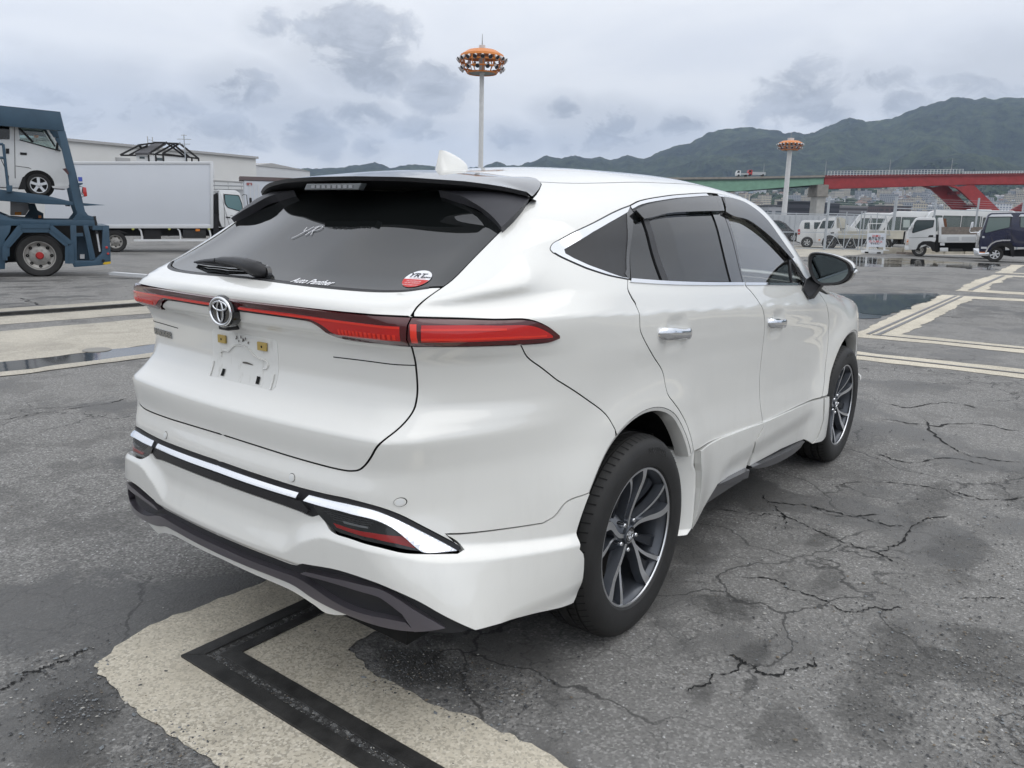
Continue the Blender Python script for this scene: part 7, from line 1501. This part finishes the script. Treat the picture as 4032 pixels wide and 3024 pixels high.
# --- vehicles behind the fence
CR6 = (3040, 800, .2351)
def lamps(t, P):
    skin('tail_lamp', P([(430,440),(468,432),(474,500),(462,528),(430,525)]), -.02, .2, REDL, t, bevel=.01); skin('rear_bumper_step', P([(410,640),(470,660),(470,672),(412,655)]), -.02, 1.7, CHAS, t)
boxy('minivan', 'white minivan with a red tail lamp and tinted glass behind the fence', 'van', 56.1, 20.47, [(410,650),(418,560),(440,470),(462,370),(492,305),(540,286),(1150,290),(1290,380),(1440,420),(1480,520),(1480,660),(440,668)], 1.7, WHITEP, [[(545,325),(632,320),(632,432),(535,428)], [(705,320),(900,322),(900,432),(702,432)], [(920,322),(1120,325),(1230,410),(1225,432),(920,432)]], [585, 1330], .345, CR6, -19, extra=lamps)
def flat_extra(t, P):
    bd = skin('drop_side', P([(1110,478),(2205,470),(2190,602),(1110,590)]), -.05, .05, CREAM, t, bevel=.01); skin('side_rail', P([(1105,468),(2212,460),(2212,482),(1105,490)]), -.07, .06, CREAM, t); skin('bed_floor', P([(1110,560),(2190,565),(2190,600),(1110,590)]), .05, 1.8, CREAM, t); skin('headboard', P([(1075,240),(1140,235),(1250,270),(1230,420),(1080,420)]), .0, 1.8, CREAM, t, bevel=.01)
    skin('tailgate_strap', P([(2170,560),(2215,470),(2240,470),(2205,690),(2170,690)]), .0, 1.7, CHAS, t); skin('chassis', P([(900,600),(2190,600),(2190,690),(900,690)]), .4, 1.4, CHAS, t); skin('door_handle', P([(980,490),(1040,486),(1035,506),(985,510)]), -.02, .0, CHAS, t); skin('wheel_arch_trim', P([(830,660),(870,590),(950,560),(1060,565),(1090,600),(1085,660)]), -.014, .4, CHAS, t); skin('side_lamp', P([(775,605),(810,605),(808,625),(775,625)]), -.02, .0, AMBER, t)
boxy('flatbed_truck', 'white flatbed truck with a long cream drop side behind the wire gate', 'truck', 54.5, 21.42, [(738,660),(735,520),(752,440),(835,290),(880,248),(1060,238),(1140,250),(1140,480),(1080,600),(840,665)], 1.8, WHITEP, [[(788,425),(850,296),(1052,290),(1030,385),(1000,425)]], [960, 1310, 1900], .42, CR6, -20, extra=flat_extra, style='steel', frac=.55)
boxy('car', 'dark grey car nose to the right behind the fence at the left', 'car', 71.5, 24.77, [(-500,640),(-510,520),(-480,440),(-380,300),(-300,285),(120,285),(230,335),(330,440),(420,490),(432,600),(420,640)], 1.7, mat('dark_car_paint', (.02,.021,.024), .25, coat=1.), [[(-330,440),(-270,315),(-90,308),(-90,435)], [(-70,435),(-70,308),(105,310),(200,350),(265,430)]], [-330, 350], .36, CR6, -15)
def bus(label, d, xf, roof_y, front_dx, L_, extra=None):
    """minibus facing left: xf is where its front stands"""
    P_ = pxpt(3040+.2351*xf, 950, d); dx, dy = P_[0]-CAMPOS[0], P_[1]-CAMPOS[1]; r_ = dx*RTV[0]+dy*RTV[1]; dd = dx*FWV[0]+dy*FWV[1]; zr = float(pxpt(3040+.2351*xf, 800+.2351*roof_y, d)[2])+.3
    t = place('minibus', label, 'minibus', dd, r_, -20, group='minibuses parked behind the fence'); h = zr
    skin('body', rounded([(0.05,.35),(.0,1.0),(.12,1.25),(.75,h-.18),(1.25,h),(L_-.2,h),(L_,h-.3),(L_,.35)], .15), 0, 2.0, WHITEP, t, bevel=.08)
    for y0_, y1_ in ((-.012, .03), (1.97, 2.012)):
        wb, wt = 1.28, h-.42
        for k, (xa, xb) in enumerate(((.42, 1.55), (1.6, 2.75), (2.8, 3.95), (4.0, 5.15), (5.2, 6.2))):
            if xb > L_: continue
            pts = [(xa, wb), (xa+(.52 if k == 0 else 0), wt), (xb, wt), (xb, wb)]; f = skin('window_frame', rounded(pts, .06), y0_+.004, y1_-.004, CHAS, t); q = np.array(pts); cc = q.mean(0); skin('window', rounded([tuple(cc+(p-cc)*.95) for p in q], .05), y0_, y1_, mat('bus_glass', (.085,.11,.105), .05, spec=.8), f)
    for wx in (.95, L_-1.6):
        for y, sd in ((.13, -1), (1.87, 1)): wheel(t, wx, y, .36, .22, 'steel', sd, .56)
    b = MB(); b.box((-.05, -.12, 1.5), (.12, .16, .3)); b.build('wing_mirror', CHAS, t, bevel=.03)
    if extra: extra(t, h)
    return t
bus('white minibus with its windscreen just behind the sign frame on the left', 61, 1240, 152, 0, 6.2)
bus('white minibus in the middle of the row with curtains in its long side window', 59.5, 1735, 128, 0, 6.2, lambda t, h: skin('curtain', [(1.75,1.5),(1.72,2.05),(2.15,2.05),(2.2,1.5)], -.016, -.012, mat('curtain_pale', (.42,.48,.46), .8), t))
def busdoor(t, h):
    f = skin('rear_door', rounded([(4.05,.5),(4.05,h-.40),(5.1,h-.40),(5.1,.5)], .04), -.03, -.013, mat('bus_door', (.60,.61,.61), .5), t)
    for k in range(2): skin('door_pane', rounded([(4.12+k*.5,1.35),(4.12+k*.5,h-.5),(4.52+k*.5,h-.5),(4.52+k*.5,1.35)], .08), -.036, -.03, mat('door_glass', (.05,.055,.055), .1), f)
    skin('roof_vent', [(3.2,h+.0),(3.3,h+.06),(4.6,h+.06),(4.7,h)], .4, 1.6, WHITEP, t)
bus('white minibus with a folding side door standing right of the row near the navy truck', 57.5, 2400, 100, 0, 6.2, busdoor)
t = place('storage_container', 'long white storage container behind the dark car and minivan', 'container', 80, (3060-2016)/3101.7*80+3.5)
b = MB(); b.box((0, 1.2, 1.2), (14, 2.4, 2.4)); b.build('shell', mat('container_white', (.50,.52,.54), .6, noise=.06, nscale=1.), t)
for k in range(24): b = MB(); b.box((-6.6+k*.57, -.03, 1.2), (.12, .06, 2.2)); b.build('rib', mat('container_rib', (.44,.46,.48), .6), t)
# --- fence
fe_ = place('fence', 'tall grey wire mesh fence with barbed wire and a braced double gate across the yard', 'fence', 0, 0, z=0)
fe_.location = (0, 0, 0); fe_.rotation_euler = (0, 0, 0)
FA, FB = np.array(W2(50.3, 16.2)), np.array(W2(57.5, 37.5)); FL = np.linalg.norm(FB-FA)
def fp(u): p = FA+(FB-FA)*u; return float(p[0]), float(p[1]), float(gz(p[0], p[1]))
def fence_u(px_u):
    dirv = np.array([(px_u-2016)/3101.7*1.0, 0, 1.]); w = dirv[0]*_r+dirv[2]*_f; w = w[:2]; M_ = np.array([w, -(FB-FA)]).T; s_ = np.linalg.solve(M_, FA-CAMPOS[:2]); return s_[1]
posts = [(3072, 2.3, .05), (3190, 3.3, .17), (3262, 2.45, .06), (3318, 2.5, .08), (3330, 2.5, .08), (3378, 2.45, .06), (3442, 3.5, .20), (3592, 3.4, .13), (3752, 3.6, .13), (3922, 3.6, .13), (4085, 3.6, .13)]
for pu, h, w in posts:
    x, y, z = fp(fence_u(pu)); b = MB(); b.tube([(x, y, z-.1), (x, y, z+h)], w/2, 10); b.build('post', GALV, fe_, smooth=50)
def frail(pa, pb, h, w): 
    a, c = fp(fence_u(pa)), fp(fence_u(pb)); b = MB(); b.beam((a[0], a[1], a[2]+h), (c[0], c[1], c[2]+h), w); b.build('rail', GALV, fe_)
for pa, pb, h, w in ((2950,3190,2.25,.06),(3190,3440,2.3,.06),(3190,3440,1.02,.06),(3190,3440,.08,.05),(3440,4085,2.75,.06),(3440,4085,.12,.05),(2950,3190,.1,.05),(2950,3190,1.1,.05)): frail(pa, pb, h, w)
for h in (2.95, 3.1, 3.25, 3.4): frail(3190, 3440, h, .012); frail(3440, 4085, h, .012)
for pa, pb in ((3200,3256),(3268,3312),(3336,3372),(3384,3434)):
    for h0, h1 in ((.1, 1.0), (1.05, 2.25)):
        for fl in (0, 1):
            a, c = fp(fence_u(pa)), fp(fence_u((pa+pb)/2)); 
            if fl: a, c = fp(fence_u(pb)), c
            b = MB(); b.tube([(a[0], a[1], a[2]+h0), (c[0], c[1], c[2]+h1)], .02, 6); b.build('brace', GALV, fe_)
V, F = [], []
def wire(u0, h0, u1, h1, w=.007):
    a, c = fp(u0), fp(u1); k = len(V); V.extend([(a[0], a[1], a[2]+h0-w/2), (a[0], a[1], a[2]+h0+w/2), (c[0], c[1], c[2]+h1+w/2), (c[0], c[1], c[2]+h1-w/2)]); F.append((k, k+1, k+2, k+3))
u0_, u1_ = fence_u(2950), fence_u(4085); H_ = 2.25; du = H_/FL; n = int((u1_-u0_)*FL/.11)
for i in range(n):
    u = u0_+(u1_-u0_)*i/n
    if u+du < u1_: wire(u, .1, u+du, H_)
    if u-du > u0_: wire(u, .1, u-du, H_)
ch = obj_from('chain_link', V, F, mat('wire_grey', (.30, .32, .34), .6, metal=.3), fe_); ch['kind'] = 'stuff'
# --- notice board
s7 = 47.1/3101.7*.0904; P7 = side_map(47.1, 21.58, -22, (3380, 860, .0904))
sg_ = place('notice_board', 'white framed standing notice board with red and black Japanese writing in front of the fence', 'sign', 47.1, 21.58, -22)
for pts in ([(112,1385),(1075,1410),(1060,1545),(112,1510)],): skin('base_block', P7(pts), -.35, .5, WHITEP, sg_, bevel=.01)
for pts in ([(270,1440),(430,1440),(430,1508),(270,1505)], [(795,1462),(965,1462),(965,1520),(795,1518)]): skin('fork_pocket', P7(pts), -.36, -.2, VOID, sg_)
skin('base_plate', P7([(240,1360),(1320,1370),(1320,1405),(240,1385)]), -.3, .45, WHITEP, sg_)
for pts in ([(410,205),(480,205),(440,1370),(340,1370)], [(1185,205),(1255,205),(1170,1380),(1075,1370)]): skin('leg', P7(pts), -.02, .05, WHITEP, sg_)
skin('top_bar', P7([(410,200),(1255,205),(1255,242),(410,238)]), -.02, .05, WHITEP, sg_); skin('cross_bar', P7([(395,630),(1200,640),(1198,662),(395,655)]), -.02, .05, WHITEP, sg_)
bdp = skin('board', P7([(395,655),(1195,660),(1160,1250),(375,1235)]), -.035, .01, mat('board_white', (.62,.65,.70), .5), sg_)
for txt, x, y, size, m_ in (('注意!!', 770, 770, 100, REDV), ('本船荷役中', 775, 850, 92, INK), ('関係者以外', 770, 922, 92, INK), ('立入禁止', 750, 1010, 105, REDV), ('近づかない', 745, 1080, 60, INK), ('で下さい。', 745, 1125, 60, INK)):
    vs, fs = text_mesh(txt, size*s7*.92, 0, bold=.0022)
    if len(vs) == 0: continue
    q = P7([(x, y)])[0]; k_ = 1.45; obj_from('notice_text', [(q[0]+v[0]*k_, -.038, q[1]+v[1]) for v in vs], fs, m_, bdp)
# kerb blocks and timbers near the fence
for k in range(6):
    x, y = W2(48.2+k*.55, 22.6+k*1.55); b = MB(); b.box((0, 0, .17), (1.5, .35, .36)); o = b.build('concrete_block', CONC2, bevel=.02); o.location = (x, y, float(gz(x, y))); o.rotation_euler = (0, 0, RZ0+.33); tag(o, 'stained concrete block in the low row along the foot of the fence', 'block', 'concrete blocks along the fence')
for k, (d, r, l) in enumerate(((47.3, 23.3, 1.4), (47.0, 23.5, 1.0))):
    x, y = W2(d, r); b = MB(); b.box((0, 0, .07), (l, .14, .13)); o = b.build('timber', WOOD); o.location = (x, y, float(gz(x, y))+k*.002); o.rotation_euler = (0, 0, RZ0+.1*k); tag(o, ('longer', 'shorter')[k]+' weathered timber lying beside the base of the notice board', 'timber')
